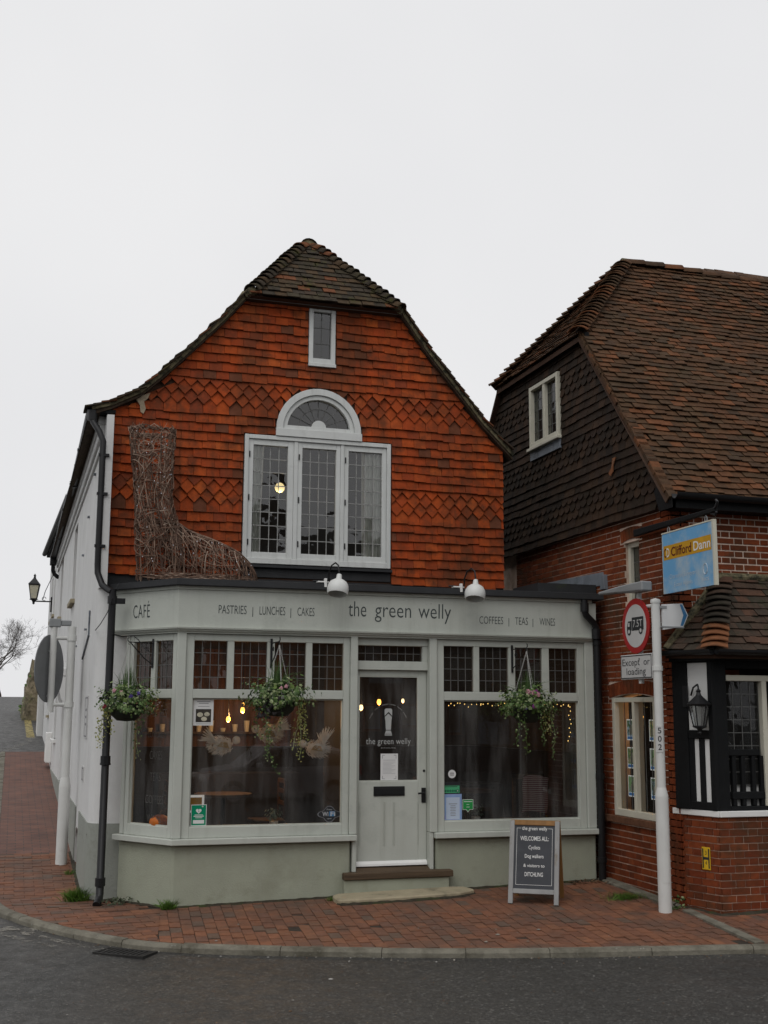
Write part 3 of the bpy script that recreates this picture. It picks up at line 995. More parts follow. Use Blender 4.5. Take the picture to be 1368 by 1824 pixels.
pieces(cafe, 'roof_tile', [(HF, polys)], ROOF_MOSS, .034, .012, .014, 300, (.003, .003, .010))
mb = MB()
mb.add([(EL - .01, EY + .03, EZ - .01), (ER + .01, EY + .03, EZ - .01), tuple(HA - Vector((0, 0, .02))), (EL - .03, EY + .30, EZ - .08), (ER + .03, EY + .30, EZ - .08)], [(0, 1, 2), (0, 3, 4, 1), (0, 2, 3), (1, 4, 2)])
mb.build('hip_underside', BACKW, cafe)
mb = MB(GA)
mb.box(.74, 7.0, -.05, 2.78, 7.075, .11)
mb.build('eaves_board', pm('grey_weathered_board', (.16, .16, .15), .8, .2), cafe)

for sx_, ex_ in ((-1, EL), (1, ER)):
    MB().tube([(ex_ + sx_ * .0, EY + .04, EZ + .01), (ex_ + sx_ * .015, EY + .16, EZ + .035), (ex_ + sx_ * .02, EY + .45, EZ + .05)], [.045, .06, .06], 8).build('hip_foot_mortar', MORTAR_VERGE, cafe)
    MB(Matrix.Translation((ex_ - sx_ * .05, EY + .07, EZ + .055))).lathe([(.001, -.07), (.06, -.045), (.085, .0), (.06, .045), (.001, .065)], 10).build('hip_foot_mortar', MORTAR_VERGE, cafe)
def bonnet_mesh(name, r0, r1, ln, mat, arc=150):
    """curved hip tile: x runs down the hip, z is up"""
    mb = MB()
    n_ = 8
    vv = []
    for (x, r, dz) in ((0, r0, 0), (ln * .5, (r0 + r1) / 2, .004), (ln, r1, .012)):
        for q in range(n_ + 1):
            a = math.radians(90 - arc / 2 + arc * q / n_)
            vv.append((x, r * math.cos(a), r * math.sin(a) - r0 + dz))
        for q in range(n_ + 1):
            a = math.radians(90 - arc / 2 + arc * q / n_)
            vv.append((x, (r - .014) * math.cos(a), (r - .014) * math.sin(a) - r0 + dz))
    m_ = n_ + 1
    ff = []
    for i in range(2):
        for q in range(n_):
            b = i * 2 * m_
            ff.append((b + q, b + q + 1, b + 2 * m_ + q + 1, b + 2 * m_ + q))
            ff.append((b + m_ + q, b + 3 * m_ + q, b + 3 * m_ + q + 1, b + m_ + q + 1))
    b = 4 * m_
    for q in range(n_):
        ff.append((b + q, b + q + 1, b + m_ + q + 1, b + m_ + q))
    me = bpy.data.meshes.new(name)
    me.from_pydata(vv, [], ff)
    me.materials.append(mat)
    me.shade_smooth()
    return me
def hip_bonnets(parent, top, bot, me, step=.1, lift=.05, upv=Vector((0, 0, 1)), alt=None, kick=-.10):
    top, bot = Vector(top), Vector(bot)
    d = (bot - top); ln = d.length; d.normalize()
    side = upv.cross(d).normalized()
    up = d.cross(side).normalized()
    n_ = int(ln / step)
    for i in range(n_):
        p = top + d * (i * step) + up * lift
        M = Matrix(((d.x, side.x, up.x, p.x), (d.y, side.y, up.y, p.y), (d.z, side.z, up.z, p.z), (0, 0, 0, 1)))
        m_ = alt[1] if (alt and n_ - i <= alt[0]) else me
        attach(bpy.data.objects.new('bonnet_tile', m_), parent, M @ Matrix.Rotation(RD.gauss(0, .05), 4, 'X') @ Matrix.Rotation(kick + RD.gauss(0, .02), 4, 'Y'))
BON = bonnet_mesh('bonnet_tile', .085, .115, .19, ROOF_MOSS)
hip_bonnets(cafe, HA + Vector((-.04, .0, -.02)), (EL + .05, EY + .03, EZ + .05), BON, .108, .04)
hip_bonnets(cafe, HA + Vector((.04, .0, -.02)), (ER - .05, EY + .03, EZ + .05), BON, .108, .04)
# ridge with its open end plugged with mortar
RIDGE = bonnet_mesh('ridge_tile', .125, .13, .33, ROOF_MOSS, 170)
for i in range(6):
    M = Matrix.Translation((1.72, 1.50 + .32 * i, 8.175)) @ Matrix.Rotation(math.radians(90), 4, 'Z')
    attach(bpy.data.objects.new('ridge_tile', RIDGE), cafe, M)
mb = MB()
mb.prism([(1.72 + .11 * math.cos(a), 1.515, 8.055 + .115 * math.sin(a)) for a in [math.pi * k / 10 for k in range(11)]], (0, .1, 0))
mb.build('ridge_mortar', MORTAR_VERGE, cafe)
# ---- triple casement in the gable
GF = GA
win = MB(GA)
frame_rect(win, .815, 3.76, 2.655, 5.325, .05, -.06, .045, wb=.07, wt=.05)
triple = win.build('casement_window', PAINT_W, cafe, bev=.004)
triple['label'] = 'wide leaded casement window of three lights under a fanlight'
for a, b in ((1.425, 1.475), (2.012, 2.06)):
    MB(GA).box(a, 3.83, -.06, b, 5.275, .03).build('mullion', PAINT_W, triple, bev=.004)
for (a, b, g0, g1) in ((.867, 1.423, .925, 1.352), (1.477, 2.010, 1.530, 1.958), (2.062, 2.603, 2.115, 2.548)):
    mb = MB(GA)
    ww = (g0 - a)
    mb.box(a, 3.832, -.05, g0, 5.273, .02); mb.box(g1, 3.832, -.05, b, 5.273, .02)
    mb.box(g0, 3.832, -.05, g1, 3.90, .018); mb.box(g0, 5.205, -.05, g1, 5.273, .018)
    mb.build('casement', PAINT_W, triple, bev=.003)
    pane_grid(triple, GA, g0, 3.90, g1, 5.205, 4, 8, -.015, GLASS_UP, .010, .008, cm=CAME_L)
    mb = MB(GA)
    for hz in (3.98, 4.52, 5.05):
        mb.box(a + .006, hz, .02, a + .018, hz + .07, .034)
    mb.build('hinge', BLACK_METAL, triple)
mb = MB(GA)
mb.box(.83, 3.60, -.05, 2.66, 3.755, .02)
mb.prism([(.80, 3.70, .02), (2.67, 3.70, .02), (2.67, 3.715, .07), (.80, 3.715, .07), (.80, 3.755, .05), (2.67, 3.755, .05)][:4], (0, .03, 0))
mb.build('window_ledge', BITUMEN, triple)
# curtains, globe lamp and the dim room upstairs
CURT = pm('pale_curtain', (0.85, 0.84, 0.80), .9, .1, 6)
def curtain(u0, u1, z0, z1, yy, parent, folds, flare=0.0):
    mb = MB()
    n_ = folds * 6
    vv, ff = [], []
    for j, z in enumerate((z0, (z0 * 2 + z1) / 3, (z0 + 2 * z1) / 3, z1)):
        for i in range(n_ + 1):
            t = i / n_
            uu = u0 + (u1 - u0) * t + flare * (1 - j / 3) * (t - .3)
            vv.append((uu, yy + .03 * math.sin(t * folds * 2 * math.pi) + .01 * math.sin(t * 17 + j), z))
    for j in range(3):
        for i in range(n_):
            a = j * (n_ + 1) + i
            ff.append((a, a + 1, a + n_ + 2, a + n_ + 1))
    mb.add(vv, ff)
    return mb.build('curtain', CURT, parent, smooth=True, recalc=False)
tag(curtain(.90, 1.07, 3.80, 5.25, .955, None, 3, -.06), 'narrow pale curtain at the left of the gable window', 'curtain')
tag(curtain(2.30, 2.58, 3.80, 5.25, .955, None, 5, -.04), 'wide pale curtain drawn at the right of the gable window', 'curtain')
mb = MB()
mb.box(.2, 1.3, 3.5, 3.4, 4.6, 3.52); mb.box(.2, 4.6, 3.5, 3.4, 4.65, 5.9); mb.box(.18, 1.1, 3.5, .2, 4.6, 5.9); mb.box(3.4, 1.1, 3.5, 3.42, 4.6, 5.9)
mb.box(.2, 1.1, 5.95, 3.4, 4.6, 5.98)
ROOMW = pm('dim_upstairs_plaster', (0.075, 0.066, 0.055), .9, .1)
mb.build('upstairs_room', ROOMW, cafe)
GLOBE = emit_mat('lit_globe_lamp', (1.0, .76, .36), 1.1)
gl = thing('globe_lamp', 'round lit globe lamp seen through the gable window', 'lamp', (1.40, 1.6, 5.9))
mb = MB(Matrix.Translation((1.41, 1.6, 4.83)))
mb.lathe([(.0, -.065), (.04, -.05), (.06, -.02), (.065, 0), (.06, .02), (.04, .05), (.015, .063)], 14)
mb.build('globe', GLOBE, gl, smooth=True)
MB().tube([(1.41, 1.6, 4.89), (1.41, 1.6, 5.95)], .006, 6).build('flex', BLACK_METAL, gl)
bl_ = bpy.data.lights.new('globe_light', 'POINT'); bl_.energy = 4; bl_.color = (1, .8, .5); bl_.shadow_soft_size = .06
attach(bpy.data.objects.new('globe_light', bl_), gl, Matrix.Translation((1.41, 1.6, 4.73)))

# ---- fanlight
def ring(mb, r0, r1, n0, n1, a0=0, a1=math.pi, k=20):
    vv, ff = [], []
    for i in range(k + 1):
        a = a0 + (a1 - a0) * i / k
        for (r, n_) in ((r0, n0), (r1, n0), (r1, n1), (r0, n1)):
            vv.append((FCX + r * math.cos(a), FCZ + r * math.sin(a), n_))
    for i in range(k):
        for j in range(4):
            ff.append((4 * i + j, 4 * i + (j + 1) % 4, 4 * i + 4 + (j + 1) % 4, 4 * i + 4 + j))
    ff += [(0, 1, 2, 3), (4 * k, 4 * k + 1, 4 * k + 2, 4 * k + 3)]
    mb.add(vv, ff)
mb = MB(GA)
ring(mb, .455, .535, -.05, .055)
mb.box(1.19, 5.328, -.05, 2.275, 5.425, .060)
fan = mb.build('fanlight', PAINT_W, cafe, bev=.003)
fan['label'] = 'half-round fanlight with radiating leaded panes'
mb = MB(GA); ring(mb, .40, .453, -.05, .03); mb.box(FCX - .45, 5.426, -.05, FCX + .45, 5.475, .028)
mb.build('inner_frame', PAINT_W, fan, bev=.003)
mb = MB(GA); mb.prism([(FCX + .09 * math.cos(a), 5.474 + .085 * math.sin(a), -.01) for a in [math.pi * k / 14 for k in range(15)]], (0, 0, .035)); mb.build('boss', PAINT_W, fan)
for i in range(8):
    a0, a1 = math.pi * i / 8, math.pi * (i + 1) / 8
    for (r0, r1) in ((.085, .245), (.245, .40)):
        vv = [(FCX + r * math.cos(a), FCZ + .05 + r * .98 * math.sin(a), -.02 + RD.gauss(0, .0015)) for r, a in ((r0, a0), (r1, a0), (r1, a1), (r0, a1))]
        MB(GA).add(vv, [(0, 1, 2, 3)]).build('pane', GLASS_UP, fan, recalc=False)
mb = MB(GA)
for i in range(9):
    a = math.pi * i / 8
    p0, p1 = Vector((FCX + .08 * math.cos(a), FCZ + .05 + .08 * math.sin(a), -.016)), Vector((FCX + .405 * math.cos(a), FCZ + .05 + .40 * math.sin(a), -.016))
    mb.tube([p0, p1], .0055, 5)
mb.tube([(FCX + .245 * math.cos(a), FCZ + .05 + .24 * math.sin(a), -.016) for a in [math.pi * q / 16 for q in range(17)]], .0055, 5)
mb.build('lead_cames', CAME, fan)

# ---- small top window
mb = MB(GA)
frame_rect(mb, 1.585, 6.25, 1.925, 7.01, .055, -.05, .035, wb=.10)
mb.box(1.58, 6.24, -.02, 1.93, 6.285, .06)
sm = mb.build('attic_window', PAINT_W, cafe, bev=.003)
sm['label'] = 'small narrow leaded window high in the gable'
pane_grid(sm, GA, 1.64, 6.35, 1.87, 6.955, 2, 3, -.01, GLASS_UP, .010, .008)
mb = MB(); mb.box(1.4, 1.5, 6.1, 2.1, 1.55, 7.05); mb.build('attic_darkness', ROOMW, cafe)

# ================================================================== shop front
# stall risers, sills, posts, frames, fascia
CLEN = .88
mb = MB()
GZ = -.25
mb.prism([(0, .0, GZ), (1.94, .0, GZ), (1.94, .16, GZ), (.1, .16, GZ), (-.40, .86, GZ), (-.50, .735, GZ)], (0, 0, .635 - GZ))
mb.build('stall_riser', RENDER_G, cafe, bev=.02)
mb = MB(); mb.box(2.93, 0, GZ, 4.93, .16, .635); mb.build('stall_riser', RENDER_G, cafe, bev=.02)
SILLB = .006
mb = MB()
mb.prism([(.02, -.085, .637), (1.99, -.085, .637), (1.99, .06, .637), (.05, .06, .637), (-.46, .78, .637), (-.575, .705, .637), (-.03, -.085, .637)], (0, 0, .062))
mb.build('sill', PAINT, cafe, bev=SILLB)
mb = MB(); mb.box(2.905, -.085, .637, 4.93, .06, .699); mb.build('sill', PAINT, cafe, bev=SILLB)

for (u0, u1, n1) in ((-.025, .075, .03), (1.915, 2.0, .03), (2.855, 2.945, .03), (4.815, 4.93, .03)):
    MB(FA).box(u0, .70, -.12, u1, 2.87, n1).build('post', PAINT, cafe, bev=.008)
for u0, u1 in ((1.955, 2.0), (2.855, 2.90)):
    MB(FA).box(u0, .30, -.16, u1, .698, .02).build('door_jamb', PAINT, cafe, bev=.005)

def shop_window(name, F, u0, u1, g0, g1, lights, zr=(2.165, 2.262), ztop=2.785, label=None, zb=.815, cols=4, rows=4, glassname='shop_pane'):
    mb = MB(F)
    mb.box(u0, .70, -.08, g0, 2.86, .0); mb.box(g1, .70, -.08, u1, 2.86, .0)
    mb.box(g0, .70, -.08, g1, zb, -.002); mb.box(g0, zr[0], -.08, g1, zr[1], -.002); mb.box(g0, ztop, -.08, g1, 2.86, -.002)
    w = mb.build(name, PAINT, cafe, bev=.004)
    if label: w['label'] = label
    for a, b in zip(lights[:-1], lights[1:]):
        MB(F).box(a[1], zr[1], -.075, b[0], ztop, -.006).build('glazing_bar', PAINT, w, bev=.004)
    MB(F).add([(g0 - .003, zb - .003, -.045), (g1 + .003, zb - .003, -.045), (g1 + .003, zr[0] + .003, -.045), (g0 - .003, zr[0] + .003, -.045)], [(0, 1, 2, 3)]).build('window_pane', GLASS_SHOP, w, recalc=False)
    for a, b in lights:
        pane_grid(w, F, a, zr[1], b, ztop, cols, rows, -.045, GLASS_TRANSOM, .008, .012)
    # beads
    mb = MB(F); frame_rect(mb, g0 - .002, zb - .002, g1 + .002, zr[0] + .002, .014, -.06, -.028); mb.build('glazing_bead', PAINT, w)
    return w
wl = shop_window('shop_window', FA, .077, 1.913, .162, 1.838, [(.162, .526), (.600, .968), (1.05, 1.407), (1.478, 1.838)], label='wide left shop window with four leaded lights above')
wr = shop_window('shop_window', FA, 2.947, 4.813, 3.035, 4.73, [(3.043, 3.406), (3.476, 3.844), (3.929, 4.275), (4.363, 4.735)], label='wide right shop window with four leaded lights above')
wc = shop_window('shop_window', CA, -.80, -.03, -.74, -.10, [(-.74, -.455), (-.385, -.10)], label='narrow canted window at the corner of the shop front', cols=4)
mb = MB(CA); mb.box(-.86, .70, -.12, -.802, 2.87, .012); mb.build('post', PAINT, cafe, bev=.008)

# head moulding, fascia and flat roof edge
def run(profile, mat, name, bev=0.0, ul=-1.10, x1=4.96):
    """profile = [(n_out, z)...] closed, swept along the canted side and the front"""
    mb = MB()
    # mitre at the corner: offset along bisector
    nF, nC = Vector((0, -1, 0)), Vector((-.820, -.572, 0)).normalized()
    bis = (nF + nC).normalized(); k = 1 / bis.dot(nF)
    P0 = CD * ul
    vv = []
    for sec in range(3):
        for (n_, z) in profile:
            if sec == 0: p = P0 + nC * n_
            elif sec == 1: p = bis * (n_ * k)
            else: p = Vector((x1, 0, 0)) + nF * n_
            vv.append((p.x, p.y, z))
    m_ = len(profile)
    ff = [(s_ * m_ + j, s_ * m_ + (j + 1) % m_, (s_ + 1) * m_ + (j + 1) % m_, (s_ + 1) * m_ + j) for s_ in range(2) for j in range(m_)]
    ff += [tuple(range(m_)), tuple(range(2 * m_, 3 * m_))]
    mb.add(vv, ff)
    return mb.build(name, mat, cafe, bev=bev)
run([(-.10, 2.862), (.035, 2.862), (.035, 2.872), (.06, 2.885), (.065, 2.90), (.085, 2.905), (.09, 2.922), (-.10, 2.922)], PAINT, 'cornice_moulding')
fascia = run([(-.10, 2.924), (.045, 2.924), (.060, 3.33), (-.10, 3.33)], PAINT, 'fascia_board')
run([(-.10, 3.332), (.075, 3.332), (.085, 3.368), (-.10, 3.368)], PAINT, 'fascia_trim', ul=-1.08, x1=4.9)
run([(-.10, 3.370), (.125, 3.365), (.135, 3.375), (.130, 3.442), (.06, 3.452), (-.10, 3.452)], BITUMEN, 'roof_edge_flashing', ul=-1.13, x1=5.03)
mb = MB()
mb.prism([(-.72, .95, 3.40), (0.0, -.02, 3.40), (5.02, -.02, 3.40), (5.02, 1.0, 3.40), (-.72, 1.0, 3.40)], (0, 0, .05)); mb.build('flat_roof', BITUMEN, cafe)
# ceiling over the shop, floor, inner walls
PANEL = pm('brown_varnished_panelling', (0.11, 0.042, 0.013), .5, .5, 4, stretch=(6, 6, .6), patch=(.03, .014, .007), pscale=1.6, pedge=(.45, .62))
DARK_WOOD_SHADE = pm('black_brown_wood_and_wall_shade', (0.010, 0.008, 0.007), .7, .3, 4)
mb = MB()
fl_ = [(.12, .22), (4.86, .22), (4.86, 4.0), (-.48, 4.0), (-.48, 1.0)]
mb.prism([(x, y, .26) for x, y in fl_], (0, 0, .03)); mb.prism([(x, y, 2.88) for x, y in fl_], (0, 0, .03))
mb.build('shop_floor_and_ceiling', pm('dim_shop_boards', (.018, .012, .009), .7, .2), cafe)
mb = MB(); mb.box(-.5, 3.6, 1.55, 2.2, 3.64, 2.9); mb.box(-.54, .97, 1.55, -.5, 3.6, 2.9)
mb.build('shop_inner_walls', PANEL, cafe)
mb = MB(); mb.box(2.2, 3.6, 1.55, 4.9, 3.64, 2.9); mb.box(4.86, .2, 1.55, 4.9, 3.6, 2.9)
mb.build('shop_inner_walls', pm('grey_brown_dim_wall', (.035, .028, .021), .8, .4, 2), cafe)  # same room wall away from the bulb glow, its dimness put into the colour
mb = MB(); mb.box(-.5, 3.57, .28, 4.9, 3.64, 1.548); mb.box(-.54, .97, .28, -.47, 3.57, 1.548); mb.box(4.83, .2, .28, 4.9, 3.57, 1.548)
mb.build('shaded_lower_walls', DARK_WOOD_SHADE, cafe)  # lower walls coloured near black, the room's low shade put into the colour
mb = MB(); mb.box(.1, 2.3, .3, 1.9, 2.8, 1.25); mb.box(2.9, 2.0, .3, 4.6, 2.5, 1.1); mb.build('counter', DARK_WOOD_SHADE, cafe)
mb = MB(); mb.box(1.93, .3, .3, 1.97, 1.2, 2.88); mb.build('door_draught_screen', DARK_WOOD_SHADE, cafe)
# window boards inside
mb = MB(); mb.box(.1, .16, .72, 1.92, .5, .76); mb.box(2.95, .16, .72, 4.84, .5, .76); mb.build('window_board', DARK_WOOD_SHADE, cafe)

# lettering on the fascia
def on_fascia(u, z): return Fr(FA @ Vector((u, z, .0455 + (z - 2.924) * .037)), (1, 0, 0), (0, -.037, 1))
for w_, a_, b_ in (('the', 621, 652), ('green', 667, 731), ('welly', 744, 803)):
    x0_, x1_ = 1.873 + (a_ - 621) / 182 * 1.232, 1.873 + (b_ - 621) / 182 * 1.232
    text(w_, on_fascia((x0_ + x1_) / 2, 3.092), x1_ - x0_, .182, INK, fascia, bold=-.006)
for w_, a_, b_ in (('PASTRIES', 389, 438), ('|', 448, 450), ('LUNCHES', 461, 507), ('|', 516, 518), ('CAKES', 529, 560)):
    x0_, x1_ = .405 + (a_ - 389) / 171 * 1.075, .405 + (b_ - 389) / 171 * 1.075
    text(w_, on_fascia((x0_ + x1_) / 2, 3.080), (x1_ - x0_) if w_ != '|' else .007, .098 if w_ != '|' else .085, INK, fascia, bold=-.006)
for w_, a_, b_ in (('COFFEES', 854, 896), ('|', 905, 907), ('TEAS', 917, 940), ('|', 948, 950), ('WINES', 961, 989)):
    x0_, x1_ = 3.457 + (a_ - 854) / 135 * .965, 3.457 + (b_ - 854) / 135 * .965
    text(w_, on_fascia((x0_ + x1_) / 2, 3.050), (x1_ - x0_) if w_ != '|' else .007, .092 if w_ != '|' else .08, INK, fascia, bold=-.006)
text('CAFÉ', Fr(CA @ Vector((-.575, 3.045, .0505)), CD, Vector((-.82 * .037, -.572 * .037, 1))), .275, .155, INK, fascia, bold=-.006, space=1.1)

# ---- door
DF = Fr((0, .085, 0), (1, 0, 0), (0, 0, 1))
mb = MB(DF)
mb.box(2.0, 2.50, -.05, 2.855, 2.60, .045); mb.box(2.0, 2.775, -.05, 2.855, 2.862, .05)
mb.box(2.0, 2.60, -.05, 2.022, 2.775, .03); mb.box(2.79, 2.60, -.05, 2.855, 2.775, .04)
dfm = mb.build('door_frame', PAINT, cafe, bev=.004)
pane_grid(dfm, DF, 2.022, 2.60, 2.79, 2.775, 8, 2, -.01, GLASS_TRANSOM, .007, .01)
mb = MB(DF)
d0, d1 = 2.003, 2.852
mb.box(d0, .345, -.045, 2.045, 2.498, .0); mb.box(2.752, .345, -.045, d1, 2.498, .0)
mb.box(2.045, 2.43, -.045, 2.752, 2.498, -.002); mb.box(2.045, .345, -.045, 2.752, 1.262, -.002)
door = mb.build('door', PAINT, cafe, bev=.004)
door['label'] = 'half glazed shop door with letter plate and lever handle'
mb = MB(DF)
for u in (2.068, 2.352, 2.466, 2.752):
    mb.box(u - .012, .56, -.003, u - .006, 1.035, .004); mb.box(u + .002, .56, -.003, u + .008, 1.035, .004)
mb.build('panel_bead', PAINT, door)
mb = MB(DF); mb.prism([(2.003, .345, .0), (2.003, .40, .0), (2.003, .372, .03), (2.003, .345, .035)], (.849, 0, 0)); mb.build('weather_bar', WHITE_PAINT, door, bev=.003)
MB(DF).add([(2.043, 1.26, -.02), (2.754, 1.26, -.02), (2.754, 2.432, -.02), (2.043, 2.432, -.02)], [(0, 1, 2, 3)]).build('door_pane', GLASS_SHOP, door, recalc=False)
mb = MB(DF); frame_rect(mb, 2.043, 1.26, 2.754, 2.432, .012, -.03, -.004); mb.build('glazing_bead', PAINT, door)
mb = MB(DF); mb.box(2.225, 1.10, -.01, 2.59, 1.205, .010); mb.box(2.24, 1.115, .010, 2.575, 1.19, .016); mb.build('letter_plate', BLACK_METAL, door, bev=.003)
mb = MB(DF); mb.box(2.79, 1.02, -.01, 2.842, 1.185, .010); mb.build('handle_plate', BLACK_METAL, door, bev=.003)
mb = MB(DF); mb.tube([(2.816, 1.13, .0), (2.816, 1.13, .05), (2.80, 1.13, .055), (2.735, 1.125, .055)], .011, 8); mb.build('lever_handle', BLACK_METAL, door, smooth=True)
mb = MB(DF @ Matrix.Translation((2.822, 1.372, 0))); mb.lathe([(.0, .008), (.012, .008), (.016, -.002)], 12); mb.build('lock_cylinder', BLACK_METAL, door)
VINYLD = pm('faint_window_vinyl', (0.12, 0.12, 0.115), .6, .05)
VINYL = pm('pale_window_vinyl', (0.40, 0.41, 0.40), .6, .05)
text('the green welly', DF @ Matrix.Translation((2.402, 1.67, -.017)), .53, .072, VINYL, door, bold=-.002, space=1.05)
text('DITCHLING', DF @ Matrix.Translation((2.40, 1.622, -.017)), .17, .013, VINYL, door, space=1.3)
# little boot badge and the arc of words over it
mb = MB(DF)
for poly in ([(2.355, 1.985), (2.40, 2.03), (2.405, 2.03), (2.445, 1.985), (2.445, 2.055), (2.43, 2.068), (2.37, 2.068), (2.355, 2.055)],
             [(2.357, 1.972), (2.40, 2.012), (2.443, 1.972), (2.435, 1.93), (2.43, 1.83), (2.37, 1.83), (2.365, 1.93)],
             [(2.372, 1.822), (2.428, 1.822), (2.436, 1.80), (2.443, 1.785), (2.357, 1.785), (2.364, 1.80)],
             [(2.357, 1.779), (2.443, 1.779), (2.443, 1.766), (2.357, 1.766)]):
    mb.add([(u, z, -.0165) for u, z in poly], [tuple(range(len(poly)))])
mb.build('boot_badge', VINYL, door, recalc=False)
for w_, a in (('PASTRIES', 150), ('LUNCHES', 124), ('CAKES', 100), ('COFFEES', 78), ('TEAS', 56), ('WINES', 33)):
    ar = math.radians(a)
    M = DF @ Matrix.Translation((2.40 + .23 * math.cos(ar), 1.86 + .25 * math.sin(ar), -.017)) @ Matrix.Rotation(ar - math.pi / 2, 4, 'Z')
    text(w_, M, .075, .011, VINYL, door)
# canted pane lettering
for w_, z, wd in (('PASTRIES', 2.02, .30), ('LUNCHES', 1.80, .28), ('CAKES', 1.57, .20), ('TEAS', 1.34, .17), ('COFFEES', 1.10, .29), ('WINES', .90, .22)):
    text(w_, CA @ Matrix.Translation((-.36, z - .06, -.043)), wd, .095, VINYLD, wc, bold=-.02)
# steps
mb = MB()
mb.prism([(1.84, -.115, .228), (3.10, -.115, .228), (3.10, .0, .228), (2.95, .05, .228), (2.95, .16, .228), (1.93, .16, .228), (1.93, .0, .228), (1.84, -.02, .228)], (0, 0, .072))
mb.build('timber_threshold', OAK, cafe, bev=.008)
mb = MB(); mb.box(1.85, -.085, GZ, 3.06, .1, .226); mb.build('step_riser', RENDER_G, cafe, bev=.006)
mb = MB(); mb.prism([(2.0, -.06, .301), (2.855, -.06, .301), (2.855, .10, .342), (2.0, .10, .342), (2.0, .10, .25), (2.855, .10, .25)][:4], (0, 0, -.05)); mb.build('worn_tread', OAK, cafe)
mb = MB(); mb.box(2.0, .1, .22, 2.855, .2, .343); mb.build('door_base', OAK, cafe)
mb = MB()
pl = [(1.70, -.36), (1.73, -.41), (2.4, -.43), (3.08, -.40), (3.28, -.30), (3.22, -.12), (3.05, -.07), (1.78, -.07), (1.70, -.14)]
mb.prism([(x, y, G(x, y) - .06) for x, y in pl], (0, 0, .115)); mb.build('step_stone', STONE_STEP, cafe, bev=.015)

# ================================================================== white side wall with rounded corner
WY1 = 15.0
arc = [(-.62 + -.20 * math.cos(a), 1.02 - .20 * math.sin(a)) for a in [math.pi / 2 * k / 8 for k in range(9)]]
plan = [(-.82, WY1)] + [(-.82, 10), (-.82, 4)] + arc + [(-.47, .80), (-.42, .86)]
def wall_strip(plan, z0f, z1, thick_in, name, mat, parent):
    mb = MB()
    inn = off_line(plan, thick_in)
    vv, ff = [], []
    for (x, y), (xi, yi) in zip(plan, inn):
        z0 = z0f(x, y)
        vv += [(x, y, z0), (x, y, z1), (xi, yi, z1), (xi, yi, z0)]
    for i in range(len(plan) - 1):
        for j in range(4):
            ff.append((4 * i + j, 4 * i + (j + 1) % 4, 4 * i + 4 + (j + 1) % 4, 4 * i + 4 + j))
    ff += [(0, 1, 2, 3), (4 * len(plan) - 4, 4 * len(plan) - 3, 4 * len(plan) - 2, 4 * len(plan) - 1)]
    mb.add(vv, ff)
    return mb.build(name, mat, parent)
# wall with window openings (flat stretch) and the curved corner
def rect(u0, v0, u1, v1): return [(u0, v0), (u1, v0), (u1, v1), (u0, v1)]
side_open = [rect(-7.6, 3.78, -6.6, 5.02), rect(-13.1, 3.9, -12.1, 5.15), rect(-9.4, .55, -8.5, 2.45), rect(-12.9, 1.45, -11.9, 2.6)]
niche = [(-3.30, .0), (-2.62, .0)] + [(-2.96 + .34 * math.cos(a), .42 + .15 * math.sin(a)) for a in [math.pi * k / 8 for k in range(9)]]
fill_holes([(-WY1, -.3), (-1.02, -.3), (-1.02, 5.32), (-WY1, 5.32)], side_open + [niche], .25, WHITE_WALL, 'side_wall', cafe, SW)
wall_strip([(-.82, 1.02)] + arc[1:] + [(-.47, .80), (-.42, .86)], lambda x, y: -.3, 3.40, .14, 'rounded_corner', WHITE_WALL, cafe)
mb = MB(); mb.box(-.82, .72, 3.40, -.74, 1.03, 5.40); mb.build('corner_pier', WHITE_WALL, cafe)
# grey plinth band, slightly proud
pln = off_line([(-.82, WY1), (-.82, 3.32)], -.012)
wall_strip(pln, lambda x, y: -.3, .80, .03, 'plinth', PLINTH, cafe)
wall_strip(off_line([(-.82, 2.60), (-.82, 1.02)] + arc[1:] + [(-.47, .80)], -.012), lambda x, y: -.3, .80, .03, 'plinth', PLINTH, cafe)
mb = MB(SW); mb.add([(-3.4, -.1, -.2), (-2.5, -.1, -.2), (-2.5, .7, -.2), (-3.4, .7, -.2)], [(0, 1, 2, 3)]); mb.build('niche_back', PLINTH, cafe)
for k, (u0, v0, u1, v1) in enumerate(((-7.6, 3.78, -6.6, 5.02), (-13.1, 3.9, -12.1, 5.15), (-12.9, 1.45, -11.9, 2.6))):
    mb = MB(SW)
    frame_rect(mb, u0, v0, u1, v1, .07, -.20, -.13)
    mb.box((u0 + u1) / 2 - .02, v0 + .07, -.19, (u0 + u1) / 2 + .02, v1 - .07, -.14)
    w = mb.build('side_window', WHITE_PAINT, cafe)
    MB(SW).add([(u0 + .06, v0 + .06, -.17), (u1 - .06, v0 + .06, -.17), (u1 - .06, v1 - .06, -.17), (u0 + .06, v1 - .06, -.17)], [(0, 1, 2, 3)]).build('pane', GLASS_LEAD, w, recalc=False)
    mb = MB(SW); mb.box(u0 - .06, v0 - .07, -.2, u1 + .06, v0, .07); mb.build('sill', STONE_STEP if k < 2 else WHITE_PAINT, w, bev=.006)
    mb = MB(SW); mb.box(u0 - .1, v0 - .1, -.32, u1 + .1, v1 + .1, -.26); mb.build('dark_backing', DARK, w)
mb = MB(SW); mb.box(-9.42, .5, -.2, -8.48, 2.47, -.14); sd = mb.build('side_door', WHITE_PAINT, cafe)
mb = MB(SW); mb.prism([(-9.75, 2.60, .0), (-9.75, 2.74, .0), (-9.75, 2.70, .30), (-9.75, 2.62, .30)], (1.5, 0, 0)); hood = mb.build('door_hood', WHITE_WALL, cafe, bev=.01)
